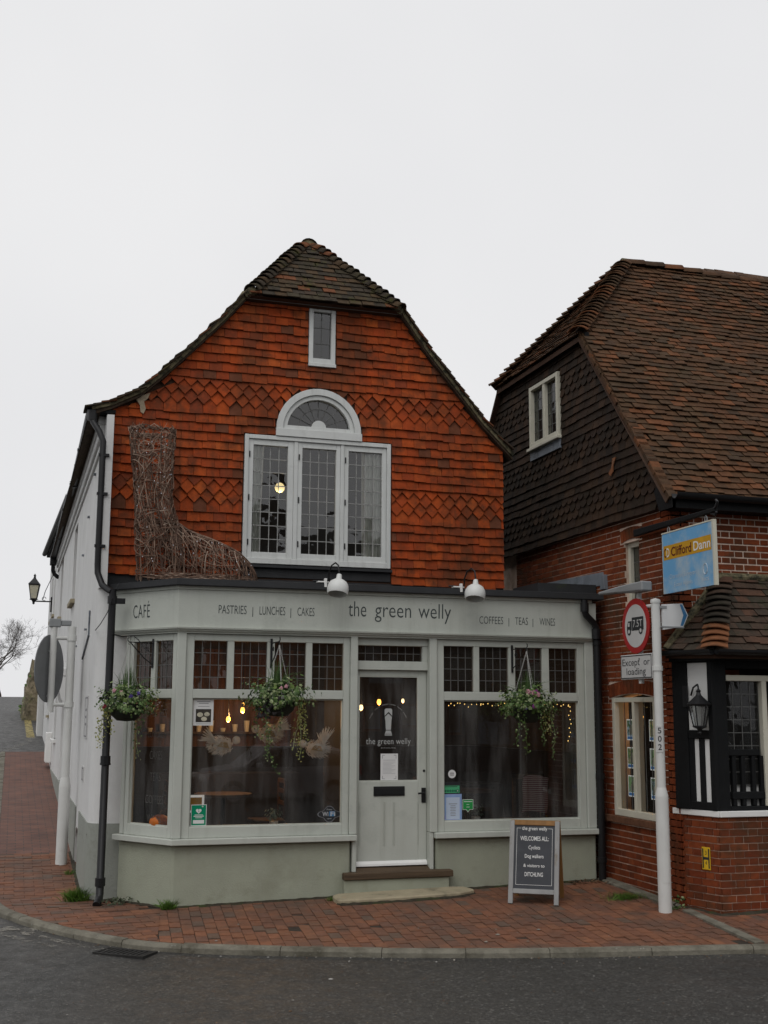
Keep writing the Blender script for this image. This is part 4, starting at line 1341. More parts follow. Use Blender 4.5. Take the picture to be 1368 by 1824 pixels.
for u in (-9.65, -8.35):
    mb = MB(SW)
    mb.prism([(u, 2.60, .0), (u, 2.60, .24), (u, 2.54, .24), (u, 2.48, .17), (u, 2.43, .20), (u, 2.36, .17), (u, 2.34, .10), (u, 2.22, .07), (u, 2.12, .02), (u, 2.10, .0)], (.09, 0, 0))
    mb.build('scroll_bracket', WHITE_WALL, hood, bev=.006)
# eaves: stepped cornice, soffit, gutter
mb = MB(SW)
mb.box(-WY1, 5.12, -.02, -1.0, 5.18, .03); mb.box(-WY1, 5.22, -.02, -1.0, 5.34, .055); mb.box(-WY1, 5.342, -.02, -1.0, 5.44, .075)
mb.build('eaves_cornice', WHITE_WALL, cafe, bev=.006)
mb = MB(SW); mb.box(-WY1, 5.441, -.1, -.82, 5.48, .12); mb.build('soffit', BLACK_TIMBER, cafe)
def gutter(mb, a, b, r=.06, M=None):
    a, b = Vector(a), Vector(b)
    d = (b - a).normalized(); up = Vector((0, 0, 1)); sd = d.cross(up).normalized()
    n_ = 7; vv, ff = [], []
    for p in (a, b):
        for rr in (r, r - .006):
            for k in range(n_ + 1):
                an = math.pi + math.pi * k / n_
                vv.append(p + sd * rr * math.cos(an) + up * rr * math.sin(an))
    m_ = n_ + 1
    for k in range(n_):
        ff += [(k, k + 1, 2 * m_ + k + 1, 2 * m_ + k), (m_ + k, 3 * m_ + k, 3 * m_ + k + 1, m_ + k + 1), (k, m_ + k, m_ + k + 1, k + 1), (2 * m_ + k, 2 * m_ + k + 1, 3 * m_ + k + 1, 3 * m_ + k)]
    ff += [(0, 2 * m_, 3 * m_, m_), (n_, m_ + n_, 3 * m_ + n_, 2 * m_ + n_)]
    mb.add(vv, ff)
gpts = [(-.985, .86, 5.50), (-.965, 3.2, 5.50), (-.955, 5.6, 5.47), (-.97, 8.2, 5.49), (-.96, 11.5, 5.46), (-.96, 14.6, 5.44)]
for a, b in zip(gpts[:-1], gpts[1:]):
    mb = MB(); gutter(mb, a, b); mb.build('gutter_length', BLACK_METAL, cafe, smooth=True, recalc=False)
for p in gpts[1:-1]:
    mb = MB(); gutter(mb, Vector(p) - Vector((0, .07, .004)), Vector(p) + Vector((0, .07, -.004)), .07); mb.build('gutter_union', BLACK_METAL, cafe, recalc=False)
for k in range(10):
    mb = MB(); mb.tube([(-.87, 1.6 + k * 1.3, 5.47), (-.96, 1.6 + k * 1.3, 5.425), (-1.025, 1.6 + k * 1.3, 5.48)], .006, 5); mb.build('gutter_bracket', BLACK_METAL, cafe)

# ---- left downpipe: gable corner, swan neck, then down to the pavement
def pipe(parent, name, pts, r, mat=BLACK_METAL, n=12):
    return MB().tube(pts, r, n).build(name, mat, parent, smooth=True)
def collar(parent, p, d, r, ln, mat=BLACK_METAL, name='pipe_collar'):
    p, d = Vector(p), Vector(d).normalized()
    return MB().tube([p - d * ln / 2, p + d * ln / 2], r, 14).build(name, mat, parent)
pipe(cafe, 'downpipe', [(-.98, .84, 5.42), (-.97, .82, 5.32), (-.90, .76, 5.20), (-.855, .72, 5.08), (-.855, .72, 3.66), (-.85, .72, 3.56), (-.80, .66, 3.42), (-.74, .56, 3.36), (-.70, .50, 3.33)], .036)
for z in (4.9, 4.45, 3.85):
    MB().box(-.90, .69, z, -.78, .75, z + .03).build('pipe_clip', BLACK_METAL, cafe)
collar(cafe, (-.98, .84, 5.40), (0, 0, 1), .055, .12)
pipe(cafe, 'downpipe', [(-.69, .52, 3.36), (-.69, .52, 3.2), (-.69, .52, .10), (-.70, .47, .04), (-.73, .40, .0)], .042)
for z in (3.24, 1.50, .22):
    collar(cafe, (-.69, .52, z), (0, 0, 1), .054, .085)
collar(cafe, (-.69, .52, 1.455), (0, 0, 1), .058, .02)
MB().box(-.66, .49, 3.20, -.55, .55, 3.26).build('pipe_clip', BLACK_METAL, cafe)
# ---- right downpipe
pipe(cafe, 'downpipe', [(4.77, -.14, 3.36), (4.77, -.14, 3.23), (4.79, -.135, 3.18), (4.90, -.11, 3.09), (4.935, -.10, 3.04), (4.935, -.10, 2.9), (4.985, -.06, 2.80)][:6], .040)
collar(cafe, (4.77, -.14, 3.27), (0, 0, 1), .05, .10); collar(cafe, (4.935, -.10, 2.96), (0, 0, 1), .052, .12)
pipe(cafe, 'downpipe', [(4.96, -.07, 2.98), (4.96, -.07, .12)], .044)
for z in (2.86, 1.30, .35):
    collar(cafe, (4.96, -.07, z), (0, 0, 1), .055, .06)
# loose cable along the left side
CABLE = BLACK_METAL
MB().tube([(-.62, .60, 3.44), (-.70, .46, 3.25), (-.74, .46, 3.1), (-.80, .60, 2.98), (-.84, .8, 2.92), (-.83, 1.0, 2.93)], .005, 5).build('loose_cable', CABLE, cafe)
MB().tube([(-.68, .47, 2.86), (-.55, .55, 2.84), (-.45, .48, 2.85), (-.40, .40, 2.80), (-.36, .30, 2.72), (-.30, .20, 2.66)], .006, 5).build('loose_cable', CABLE, cafe)
# small fixings on the white wall
for (y, z) in ((3.4, 4.6), (2.4, 5.0), (4.4, 4.2), (5.2, 2.95), (2.9, 3.05)):
    mb = MB(SW); mb.box(-y - .05, z, 0, -y + .05, z + .02, .03); mb.build('wall_fixing', LEAD, cafe)
mb = MB(SW); mb.tube([(-2.2, 3.25, .012), (-2.2, 2.95, .012), (-3.4, 2.70, .012)], .012, 6); mb.build('wall_conduit', LEAD, cafe)
# ================================================================== BRICK OFFICE ON THE RIGHT
office = thing('brick_office', 'brick office with dark tile-hung gable end and steep brown tiled roof', 'building', (7, .5, 0))
RB = 1.53                      # ridge position in y
# ---- masonry core with window openings
uw = [(.54, 3.02), (.90, 3.02), (.90, 4.0), (.54, 4.0)]
mw = [(.14, .86), (1.14, .86), (1.14, 2.20)] + [(1.14 - 1.0 * k / 8, 2.20 + .05 * math.sin(math.pi * k / 8)) for k in range(1, 8)] + [(.14, 2.20)]
fill_holes([(-4.6, -.3), (1.6, -.3), (1.6, 4.40), (-4.6, 4.40)], [mw, uw], .22, MORTAR_PALE, 'flank_wall', office, W2)
fill_holes([(5.1, -.3), (10, -.3), (10, 4.40), (5.1, 4.40)], [], .22, MORTAR_PALE, 'front_wall', office, FRT)
def brick_rows(u0, u1, v0, v1, holes, course=.0725, st=.222, hd=.112, phase=0.0, joint=.009):
    out = []
    k = 0
    v = v0
    while v < v1 - .02:
        u = u0 - (phase + (.167 if k % 2 else 0.0)) % .334
        j = 0
        while u < u1:
            ln = st if j % 2 == 0 else hd
            p = [(u, v), (u + ln - joint, v), (u + ln - joint, min(v + course - joint, v1)), (u, min(v + course - joint, v1))]
            p = clip_half(p, u0, 0, 1, 0)
            if len(p) > 2: p = clip_half(p, u1, 0, -1, 0)
            if len(p) > 2:
                for q in cut_rects(p, holes):
                    if area(q) > 6e-4: out.append((q, min(b for a, b in q), course))
            u += ln
            j += 1
        v += course
        k += 1
    return out
sill_h = (-.06, .775, 1.22, .862)
archm = (.08, 2.19, 1.22, 2.40)
archu = (.45, 3.99, .98, 4.19)
holesW = [(.14, .86, 1.14, 2.20), (.54, 3.02, .90, 4.0), sill_h, archm, archu]
bw = brick_rows(-2.6, 1.60, -.02, 4.33, holesW, joint=.012)
bf = brick_rows(5.105, 9.0, -.02, 4.33, [], phase=.1, joint=.016)
nbrick = 0
# bay base bricks
P0, P1 = Vector((5.10, -1.5, 0)), Vector((5.27, -2.05, 0))
dB = (P1 - P0); lB = dB.length
BCF = Fr(P0, dB, (0, 0, 1))
BBF = Fr((0, -2.05, 0), (1, 0, 0), (0, 0, 1))
bb1 = brick_rows(0.0, lB, .0, .985, [])
bb2 = brick_rows(5.27, 8.9, .0, .985, [], phase=.05)
mb = MB()
mb.prism([(5.103, -1.5, -.2), (5.272, -2.048, -.2), (9, -2.048, -.2), (9, -1.55, -.2)], (0, 0, 1.19))
bay = mb.build('bay_window', MORTAR_PALE, office)
bay['label'] = 'timber bay window on a brick base under a small tiled roof'
pieces(office, 'brick', [(W2, bw), (FRT, bf), (BCF, bb1), (BBF, bb2)], BRICK_RED, .007, .007, .03, 300, (0, .0012, .002), restname='bricks_further_off')
# soldier and arch bricks, brick-on-edge sill
def arch_bricks(F, uc, half, v0, rise, n, h, name='arch_brick'):
    for i in range(n):
        t = (i + .5) / n * 2 - 1
        u = uc + t * half
        v = v0 + rise * (1 - t * t)
        M = F @ Matrix.Translation((u, v, 0)) @ Matrix.Rotation(-t * .16, 4, 'Z')
        w = half / n - .004
        MB(M).box(-w, 0, -.02, w, h, .010, RD.random()).build(name, BRICK_RED, office)
arch_bricks(W2, .65, .56, 2.205, .05, 15, .15)
arch_bricks(W2, .72, .24, 4.005, .03, 7, .14)
for i in range(12):
    u = -.03 + i * .104
    MB(W2).box(u, .785, -.05, u + .096, .86, .055, RD.random()).build('sill_brick', pm('brown_sill_brick', (.12, .055, .03), .8, .3, 9, .4, 50) if i == 0 else MATS['brown_sill_brick'], office, bev=.004)
# tile creasing ledge next to the sign bracket
MB(W2).box(.90, 4.02, -.02, 1.60, 4.05, .03).build('tile_creasing', BRICK_RED, office)
MB(FRT).box(5.1, 4.02, -.02, 5.25, 4.05, .03).build('tile_creasing', BRICK_RED, office)
# narrow upper window
mb = MB(W2); frame_rect(mb, .54, 3.02, .90, 4.0, .055, -.16, -.05)
w = mb.build('narrow_window', CREAM, office, bev=.003); w['label'] = 'narrow cream framed leaded window in the brick flank'
pane_grid(w, W2, .595, 3.075, .845, 3.945, 2, 5, -.10, GLASS_LEAD, .009, .01)
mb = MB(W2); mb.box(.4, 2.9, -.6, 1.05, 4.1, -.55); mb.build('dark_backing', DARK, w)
# office window with mullion
mb = MB(W2)
frame_rect(mb, .14, .862, 1.14, 2.21, .06, -.12, .0, wb=.075, wt=.055)
mb.box(.60, .93, -.12, .66, 2.16, -.005)
ow = mb.build('office_window', CREAM, office, bev=.004); ow['label'] = 'cream framed office window hung with property cards'
for (a, b) in ((.20, .60), (.66, 1.08)):
    MB(W2).add([(a, .93, -.06), (b, .93, -.06), (b, 2.16, -.06), (a, 2.16, -.06)], [(0, 1, 2, 3)]).build('pane', GLASS_LEAD, ow, recalc=False)
mb = MB(W2)
for (a, b) in ((.20, .60), (.66, 1.08)):
    for i in range(1, 3): mb.box(a + (b - a) * i / 3 - .003, .93, -.064, a + (b - a) * i / 3 + .003, 2.16, -.056)
mb.build('lead_cames', CAME, ow)
mb = MB(); mb.box(5.3, -1.55, .3, 7.5, -1.5, 2.6); mb.box(7.5, -1.55, .3, 7.55, 2.5, 2.6); mb.box(5.3, 2.5, .3, 7.5, 2.55, 2.6); mb.box(5.3, -1.5, 2.6, 7.5, 2.5, 2.62); mb.box(5.3, -1.5, .28, 7.5, 2.5, .3)
mb.build('office_room', pm('dim_office_wall', (.05, .045, .038), .9, .1), office)
# ---- dark hanging tiles on the gable end (hangs slightly in front of the brickwork)
TG = Fr((5.04, 0, 0), (0, -1, 0), (0, 0, 1))
def gz_front(u): return 4.36 + (1.60 - u) * 1.358        # rake above u (u = -y)
gout = [(-4.55, 4.26), (1.44, 4.26), (1.52, 4.46), (-.16, 6.74), (-2.90, 6.74), (-4.55, 4.56)]
ghole = [[(-1.78, 5.66), (-.96, 5.66), (-.96, 6.46), (-1.78, 6.46)]]
fill_holes(gout, ghole, .07, BACKW, 'gable_backing', office, TG)
gauge2, tw2 = .104, .158
bandk = {k: 's' for k in (2, 3, 4, 9, 10, 11, 18, 19, 20)}
polys = []
for poly, zb, hg, k in tile_rows(4.25, 25, bandk, gauge2, tw2, -3.3, 1.6, shape='scale'):
    p = clip_half(poly, -3.25, 0, 1, 0)
    for (a, b) in (((1.44, 4.26), (1.52, 4.46)), ((1.52, 4.46), (-.16, 6.76))):
        if len(p) < 3: break
        t = Vector((b[0] - a[0], b[1] - a[1])).normalized()
        p = clip_half(p, a[0], a[1], -t.y, t.x)
    if len(p) < 3: continue
    t = Vector((-4.55 + 2.96, 4.56 - 6.80)).normalized()
    p = clip_half(p, -2.96, 6.80, -t.y, t.x)
    if len(p) > 2: p = clip_half(p, 0, 6.74, 0, -1)
    if len(p) < 3 or area(p) < 8e-4: continue
    for q in cut_rects(p, [(-1.84, 5.60, -.90, 6.53)]):
        if area(q) > 8e-4: polys.append((q, zb, hg))
pieces(office, 'hanging_tile', [(TG, polys)], CLAY_DARK, .036, .014, .012, 300, (.003, .002, .008), restname='hanging_tiles_higher_up')
# one broken orange tile
MB(TG).prism([(.42, 4.86, .045), (.47, 4.82, .045), (.53, 4.86, .045), (.54, 4.94, .045), (.58, 5.03, .03), (.50, 5.03, .03), (.50, 4.92, .045)], (0, 0, .012)).build('broken_tile', BONNET_ORANGE, office)
# two light casement in the tile hanging
mb = MB(TG)
frame_rect(mb, -1.83, 5.63, -.92, 6.50, .055, -.05, .065, wb=.07)
mb.box(-1.41, 5.70, -.04, -1.34, 6.45, .055)
tw_ = mb.build('gable_casement', CREAM, office, bev=.004); tw_['label'] = 'two light cream window with peeling sill in the dark tiled gable'
pane_grid(tw_, TG, -1.775, 5.70, -1.41, 6.445, 3, 5, -.0, GLASS_LEAD, .008, .01)
pane_grid(tw_, TG, -1.34, 5.70, -.975, 6.445, 3, 5, -.0, GLASS_LEAD, .008, .01)
mb = MB(TG); mb.box(-1.86, 5.585, -.02, -.88, 5.628, .10); mb.build('sill', CREAM, tw_, bev=.006)
mb = MB(TG); mb.box(-1.84, 5.46, .0, -.90, 5.583, .052); mb.build('lead_apron', LEAD, tw_)
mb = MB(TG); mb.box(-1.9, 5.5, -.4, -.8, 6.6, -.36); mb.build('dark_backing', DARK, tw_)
# ---- roof: front slope, hip, bonnets, ridge
EY0, EZ0 = -1.80, 4.34
PITCHR = math.atan2(8.40 - EZ0, RB - EY0)
RF = Fr((0, EY0, EZ0), (1, 0, 0), (0, math.cos(PITCHR), math.sin(PITCHR)))
SL = (8.40 - EZ0) / math.sin(PITCHR)
vh = (6.80 - EZ0) / math.sin(PITCHR)       # where the hip starts up the verge
RX = 6.38                                   # ridge end in x
polys = []
nr = int(SL / .100) + 1
for k in range(nr):
    vb = k * .100
    for i in range(36):
        u = 4.80 + i * .162 + (.081 if k % 2 else 0) + RD.gauss(0, .006)
        if u > 9.9: break
        p = [(u + .002, vb), (u + .160, vb), (u + .160, vb + .145), (u + .002, vb + .145)]
        p = clip_half(p, 4.965, 0, 1, 0)
        if len(p) > 2 and vb + .14 > vh:
            d_ = Vector((RX - 4.99, SL - vh)).normalized()
            p = clip_half(p, 4.99, vh, d_.y, -d_.x)
        if len(p) < 3 or area(p) < 1e-3: continue
        wv = .018 * math.sin(u * .9 + .4) + .006 * math.sin(u * 4.1 + k * .5)
        polys.append(([(a, b + wv) for a, b in p], vb + wv, .145))
roofset = [(RF, polys)]
polysH = []
PH = math.atan2(8.40 - 6.76, RX - 4.93)
RH = Fr((4.93, 0, 6.76), (0, -1, 0), (math.cos(PH), 0, math.sin(PH)))
SLH = (8.40 - 6.76) / math.sin(PH)
u0h, u1h, uch = -2.90, -.17, -RB
for k in range(int(SLH / .1) + 1):
    vb = k * .1
    for i in range(22):
        u = u0h - .16 + i * .162 + (.081 if k % 2 else 0) + RD.gauss(0, .006)
        p = [(u + .002, vb), (u + .160, vb), (u + .160, vb + .145), (u + .002, vb + .145)]
        dl = Vector((uch - u0h, SLH)).normalized(); p = clip_half(p, u0h, 0, dl.y, -dl.x)
        if len(p) > 2: dr = Vector((uch - u1h, SLH)).normalized(); p = clip_half(p, u1h, 0, -dr.y, dr.x)
        if len(p) < 3 or area(p) < 1e-3: continue
        polysH.append((p, vb, .145))
roofset.append((RH, polysH))
nrt = pieces(office, 'roof_tile', roofset, ROOF_BROWN, .040, .014, .014, 300, (.007, .0045, .014),
             warp=lambda u, v: .018 * math.sin(u * 1.1 + v * .7) + .010 * math.sin(v * 1.9 + u * .6) if u > 3 else 0.0, restname='roof_tiles_further_up')
# roof body under the tiles
mb = MB()
A, B, C_, D_ = Vector((4.98, EY0 + .05, EZ0)), Vector((10, EY0 + .05, EZ0)), Vector((10, RB, 8.34)), Vector((RX, RB, 8.37))
E_ = Vector((4.94, .20, 6.745)); F_ = Vector((4.94, 2.88, 6.745)); G_ = Vector((4.98, 4.75, 4.5)); H_ = Vector((10, 4.75, 4.5))
dn = Vector((0, 0, -.06))
mb.add([A, B, C_, D_, E_, F_, G_, H_] + [p + dn for p in (A, B, C_, D_, E_, F_, G_, H_)],
       [(0, 1, 2, 3, 4), (4, 3, 5), (5, 3, 2, 7, 6), (12, 11, 10, 9, 8), (12, 13, 11), (13, 14, 15, 10, 11), (0, 4, 12, 8), (4, 5, 13, 12), (5, 6, 14, 13), (0, 8, 9, 1)])
mb.build('roof', BACKW, office)
BONR = bonnet_mesh('bonnet_tile', .14, .17, .20, ROOF_BROWN, 110)
hip_bonnets(office, (RX, RB, 8.41), (4.93, .17, 6.79), BONR, .100, .045)
hip_bonnets(office, (RX, RB, 8.41), (4.93, 2.90, 6.79), BONR, .105, .045)
RIDGE2 = bonnet_mesh('ridge_tile', .12, .125, .32, ROOF_BROWN, 160)
for i in range(12):
    M = Matrix.Translation((RX - .05 + .31 * i, RB, 8.46 - .006 * i + .01 * math.sin(i))) 
    attach(bpy.data.objects.new('ridge_tile', RIDGE2), office, M)
mb = MB(); mb.prism([(RX - .06, RB + .115 * math.cos(a), 8.34 + .125 * math.sin(a)) for a in [math.pi * k / 10 for k in range(11)]], (.08, 0, 0)); mb.build('ridge_mortar', MORTAR_VERGE, office)
# verge: line of tile edges down the front rake
s_ = 0.0
while s_ < vh:
    M = RF @ Matrix.Translation((4.94, s_, 0))
    MB(M).box(RD.gauss(0, .006), -.02, -.02, .12, .13, .026, RD.random()).build('verge_tile', ROOF_BROWN, office)
    s_ += .1
mb = MB(RF); mb.box(4.965, 0, -.085, 5.06, vh, -.03); mb.build('bargeboard', pm('brown_bargeboard', (.10, .06, .04), .8, .3), office)
# hip eaves fascia, front gutter
MB(TG).box(-3.0, 6.70, .0, -.10, 6.79, .06).build('eaves_board', BLACK_TIMBER, office)
mb = MB(); mb.box(4.99, -1.84, 4.22, 10, -1.62, 4.31); mb.build('eaves_soffit', BLACK_TIMBER, office)
mb = MB(); gutter(mb, (4.98, -1.90, 4.37), (10, -1.90, 4.35), .065); mb.build('gutter_length', BLACK_METAL, office, smooth=True, recalc=False)
mb = MB(); mb.prism([(4.985, -1.84, 4.22), (4.985, -1.56, 4.22), (4.985, -1.46, 4.46), (4.985, -1.56, 4.52), (4.985, -1.84, 4.33)], (.04, 0, 0)); mb.build('eaves_box', BLACK_TIMBER, office)
# lead flashing where the cafe roof meets the office
for k, (a, b) in enumerate(((-.50, .03), (-1.10, -.505), (-1.70, -1.105))):
    MB(W2).prism([(a, 3.56, .0), (b, 3.56, .0), (b, 3.72 + .01 * k, .0), (a, 3.73 + .01 * k, .0)], (0, 0, .022)).build('lead_flashing', LEAD, office, bev=.003)
MB(W2).prism([(.02, 3.50, .0), (.13, 3.50, .0), (.12, 3.68, .0), (.05, 3.68, .0)], (0, 0, .06)).build('lead_flashing', LEAD, office, bev=.004)
MB().box(4.3, .15, 3.44, 5.08, .9, 3.58).build('parapet_gutter', BITUMEN, office)

# ---- bay window: timber, panes, roof
mb = MB(BCF); mb.box(-.02, .985, -.02, lB + .02, 1.045, .03); mb.build('bay_sill', WHITE_PAINT, bay, bev=.005)
mb = MB(BBF); mb.box(5.27, .985, -.02, 9, 1.045, .035); mb.build('bay_sill', WHITE_PAINT, bay, bev=.005)
TCF = Fr((5.09, -1.58, 0), Vector((5.25, -2.03, 0)) - Vector((5.09, -1.58, 0)), (0, 0, 1)); lT = (Vector((5.25, -2.03, 0)) - Vector((5.09, -1.58, 0))).length
mb = MB(TCF); mb.box(0, 1.046, -.06, lT, 2.68, -.01); mb.build('render_panel', WHITE_RENDER, bay)
mb = MB(TCF)
mb.box(-.02, 1.046, -.06, .17, 2.68, .02); mb.box(lT - .035, 1.046, -.06, lT + .03, 2.68, .022); mb.box(.17, 1.77, -.03, lT - .035, 1.86, .012)
mb.box(.17, 1.046, -.03, .235, 1.77, .008); mb.box(.30, 1.046, -.03, .365, 1.77, .012); mb.box(.17, 1.046, -.03, lT - .03, 1.13, .014); mb.box(.17, 2.56, -.03, lT - .03, 2.68, .014)
mb.build('timber_framing', BLACK_TIMBER, bay, bev=.006)
TBF = Fr((0, -2.03, 0), (1, 0, 0), (0, 0, 1))
mb = MB(TBF)
mb.box(5.25, 1.046, -.06, 5.42, 2.70, .02); mb.box(5.42, 2.50, -.06, 9, 2.70, .015); mb.box(5.42, 1.046, -.06, 9, 1.09, .018)
mb.box(5.42, 1.60, -.05, 5.80, 1.665, .010)
for u in (5.465, 5.575, 5.70, 5.80): mb.box(u, 1.09, -.05, u + .045, 1.60, .006)
mb.box(5.455, 1.16, -.05, 5.85, 1.235, .012)
mb.build('timber_framing', BLACK_TIMBER, bay, bev=.006)
mb = MB(TBF); mb.box(5.42, 2.37, -.06, 5.95, 2.43, .03); mb.box(5.84, 1.09, -.06, 5.90, 2.37, .03); mb.build('bay_window_frame', CREAM, bay, bev=.004)
mb = MB(TBF); mb.box(5.40, 1.046, -.11, 5.84, 1.30, -.055); mb.build('white_panel', WHITE_RENDER, bay)
pane_grid(bay, TBF, 5.42, 1.30, 5.84, 2.37, 4, 8, -.04, GLASS_LEAD, .007, .003)
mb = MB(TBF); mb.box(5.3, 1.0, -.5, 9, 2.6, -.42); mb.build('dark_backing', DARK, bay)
# bay roof
EB, ZB = -2.27, 2.66
TOPB = Vector((5.74, -1.6, 3.50)); HB = Vector((5.16, EB, ZB)); LB = Vector((4.98, -1.6, ZB + .02))
slb = math.hypot(-1.6 - EB, 3.50 - ZB)
BRF = Fr((0, EB, ZB), (1, 0, 0), (0, -1.6 - EB, 3.50 - ZB))
polys = []
for k in range(int(slb / .1) + 1):
    vb = k * .1
    for i in range(25):
        u = 5.0 + i * .162 + (.081 if k % 2 else 0)
        p = [(u + .002, vb), (u + .160, vb), (u + .160, vb + .14), (u + .002, vb + .14)]
        d_ = Vector((TOPB.x - HB.x, slb)).normalized(); p = clip_half(p, HB.x, 0, d_.y, -d_.x)
        if len(p) > 2: p = clip_half(p, 0, slb, 0, -1)
        if len(p) < 3 or area(p) < 1e-3: continue
        polys.append((p, vb, .14))
hv = TOPB - (HB + LB) / 2
LRU = (HB - LB).normalized()
hv2 = (TOPB - LB) - LRU * (TOPB - LB).dot(LRU); sl2 = hv2.length
LRF = Fr(LB, LRU, hv2)
ut = (TOPB - LB).dot(LRU); lh = (HB - LB).length
polys2 = []
for k in range(int(sl2 / .1) + 1):
    vb = k * .1
    for i in range(10):
        u = -.2 + i * .162 + (.081 if k % 2 else 0)
        p = [(u + .002, vb), (u + .160, vb), (u + .160, vb + .14), (u + .002, vb + .14)]
        dl = Vector((ut, sl2)).normalized(); p = clip_half(p, 0, 0, dl.y, -dl.x)
        if len(p) > 2: dr = Vector((ut - lh, sl2)).normalized(); p = clip_half(p, lh, 0, -dr.y, dr.x)
        if len(p) < 3 or area(p) < 1e-3: continue
        polys2.append((p, vb, .14))
ROOF_BAY = pm('dark_mossy_bay_tile', (0, 0, 0), .85, .3, 12, .7, 50, rnd=[(.062, .040, .028), (.052, .038, .028), (.070, .044, .030), (.045, .036, .026), (.085, .044, .028)],
              patch=(.035, .042, .014), pscale=4, pedge=(.55, .72), grime=(.028, .024, .018), gscale=8)
pieces(bay, 'roof_tile', [(BRF, polys), (LRF, polys2)], ROOF_BAY, .036, .012, .014, 300, (.006, .003, .012))
mb = MB(); dn = Vector((0, 0, -.05))
pts = [LB, HB, Vector((9, EB, ZB)), Vector((9, -1.6, 3.5)), TOPB]
mb.add([p + Vector((0, 0, -.012)) for p in pts] + [p + Vector((0, 0, -.07)) for p in pts], [(1, 2, 3, 4), (0, 1, 4), (6, 9, 8, 7), (5, 9, 6), (0, 5, 6, 1), (1, 6, 7, 2)])
mb.build('bay_roof_body', BACKW, bay)
BB1 = bonnet_mesh('bonnet_tile', .26, .30, .16, ROOF_BAY, 56); BB2 = bonnet_mesh('bonnet_tile', .26, .30, .16, BONNET_ORANGE, 56)
hip_bonnets(bay, TOPB + Vector((-.05, -.02, .0)), HB + Vector((0, 0, .02)), BB1, .095, .030, alt=(4, BB2), kick=-.04)
mb = MB(); mb.tube([LB + Vector((0, -.02, .03)), TOPB + Vector((-.05, -.02, .03))], [.045, .05], 8); mb.tube([TOPB + Vector((-.05, -.02, .02)), (9, -1.63, 3.53)], .045, 8)
mb.build('mortar_fillet', MORTAR_VERGE, bay)
mb = MB(); gutter(mb, HB + Vector((-.02, -.06, .02)), (9, EB - .06, ZB + .01), .055); gutter(mb, LB + Vector((-.05, 0, .01)), HB + Vector((-.05, -.03, .02)), .055)
mb.build('bay_gutter', BLACK_METAL, bay, recalc=False)
mb = MB(); mb.prism([(5.02, -1.6, 2.58), (5.2, -2.2, 2.58), (9, -2.2, 2.58), (9, -1.6, 2.58)], (0, 0, .06)); mb.build('bay_soffit', BLACK_TIMBER, bay)
# ================================================================== THINGS ON AND AROUND THE BUILDINGS
# ---- woven willow boot on the flat roof
boot = thing('willow_boot', 'giant boot woven from brown willow twigs standing on the flat roof', 'sculpture', (0, .45, 3.455))
WILLOW = pm('brown_willow_twig', (0, 0, 0), .7, .25, 20, rnd=[(.13, .078, .054), (.18, .112, .080), (.085, .050, .036), (.25, .17, .125), (.15, .088, .060), (.36, .27, .21), (.105, .062, .044), (.20, .13, .093)])
BYC, BZB = .45, 3.46
def leg_pt(z, th):
    cx = interp(z, [3.46, 4.0, 4.33, 4.75, 5.2], [-.18, -.22, -.28, -.305, -.33])
    rx = interp(z, [3.46, 4.0, 4.33, 4.75, 5.2], [.26, .245, .20, .215, .255])
    ry = interp(z, [3.46, 4.0, 4.75, 5.2], [.20, .19, .19, .22])
    return Vector((cx + rx * math.cos(th), BYC + ry * math.sin(th), z))
def foot_pt(x, th):
    h = interp(x, [-.42, 0.0, .12, .35, .55, .72, .84, .93], [.72, .66, .58, .50, .43, .34, .22, .05])
    ry = interp(x, [-.42, .0, .4, .7, .86, .93], [.19, .2, .21, .20, .13, .04])
    return Vector((x, BYC + ry * math.cos(th), BZB + h * max(math.sin(th), 0) ** .75))
mb = MB()
rods = MB()
for i in range(22):
    th = 2 * math.pi * i / 22
    ph_ = RD.uniform(0, 6.28); pts = [leg_pt(3.46 + (1.74 + .04 * math.sin(i * 2.3)) * j / 10, th + .16 * math.sin(j * .55 + ph_)) + Vector((RD.gauss(0, .008), RD.gauss(0, .008), 0)) for j in range(11)]
    if math.cos(th) > .75: pts = [p for p in pts if p.z > 4.0]
    rods.tube(pts, [.0065] * (len(pts) - 1) + [.004], 5, RD.random())
for i in range(20):
    x = -.05 + i * .048
    pts = [foot_pt(x + .01 * math.sin(j), math.pi * j / 8) + Vector((RD.gauss(0, .005), 0, 0)) for j in range(9)]
    rods.tube(pts, .0058, 5, RD.random())
rods.build('upright_rods', WILLOW, boot, recalc=False)
for i in range(330):       # loose curves over the shaft
    z, th = RD.uniform(3.5, 5.2), RD.uniform(0, 2 * math.pi)
    a = RD.uniform(0, 2 * math.pi); k = RD.gauss(0, .22)
    st = .05
    n_ = RD.randint(6, 15)
    off = RD.uniform(-.004, .022)
    pts = []
    for j in range(n_):
        if not 3.48 < z < 5.24: break
        p = leg_pt(z, th)
        c_ = leg_pt(z, th + math.pi)
        pts.append(p + (p - (p + c_) / 2).normalized() * off + Vector((RD.gauss(0, .003), RD.gauss(0, .003), 0)))
        z += math.sin(a) * st; th += math.cos(a) * st / .22; a += k
    if len(pts) > 2: mb.tube(pts, [RD.uniform(.0028, .0058)] * (len(pts) - 1) + [.002], 4, RD.random())
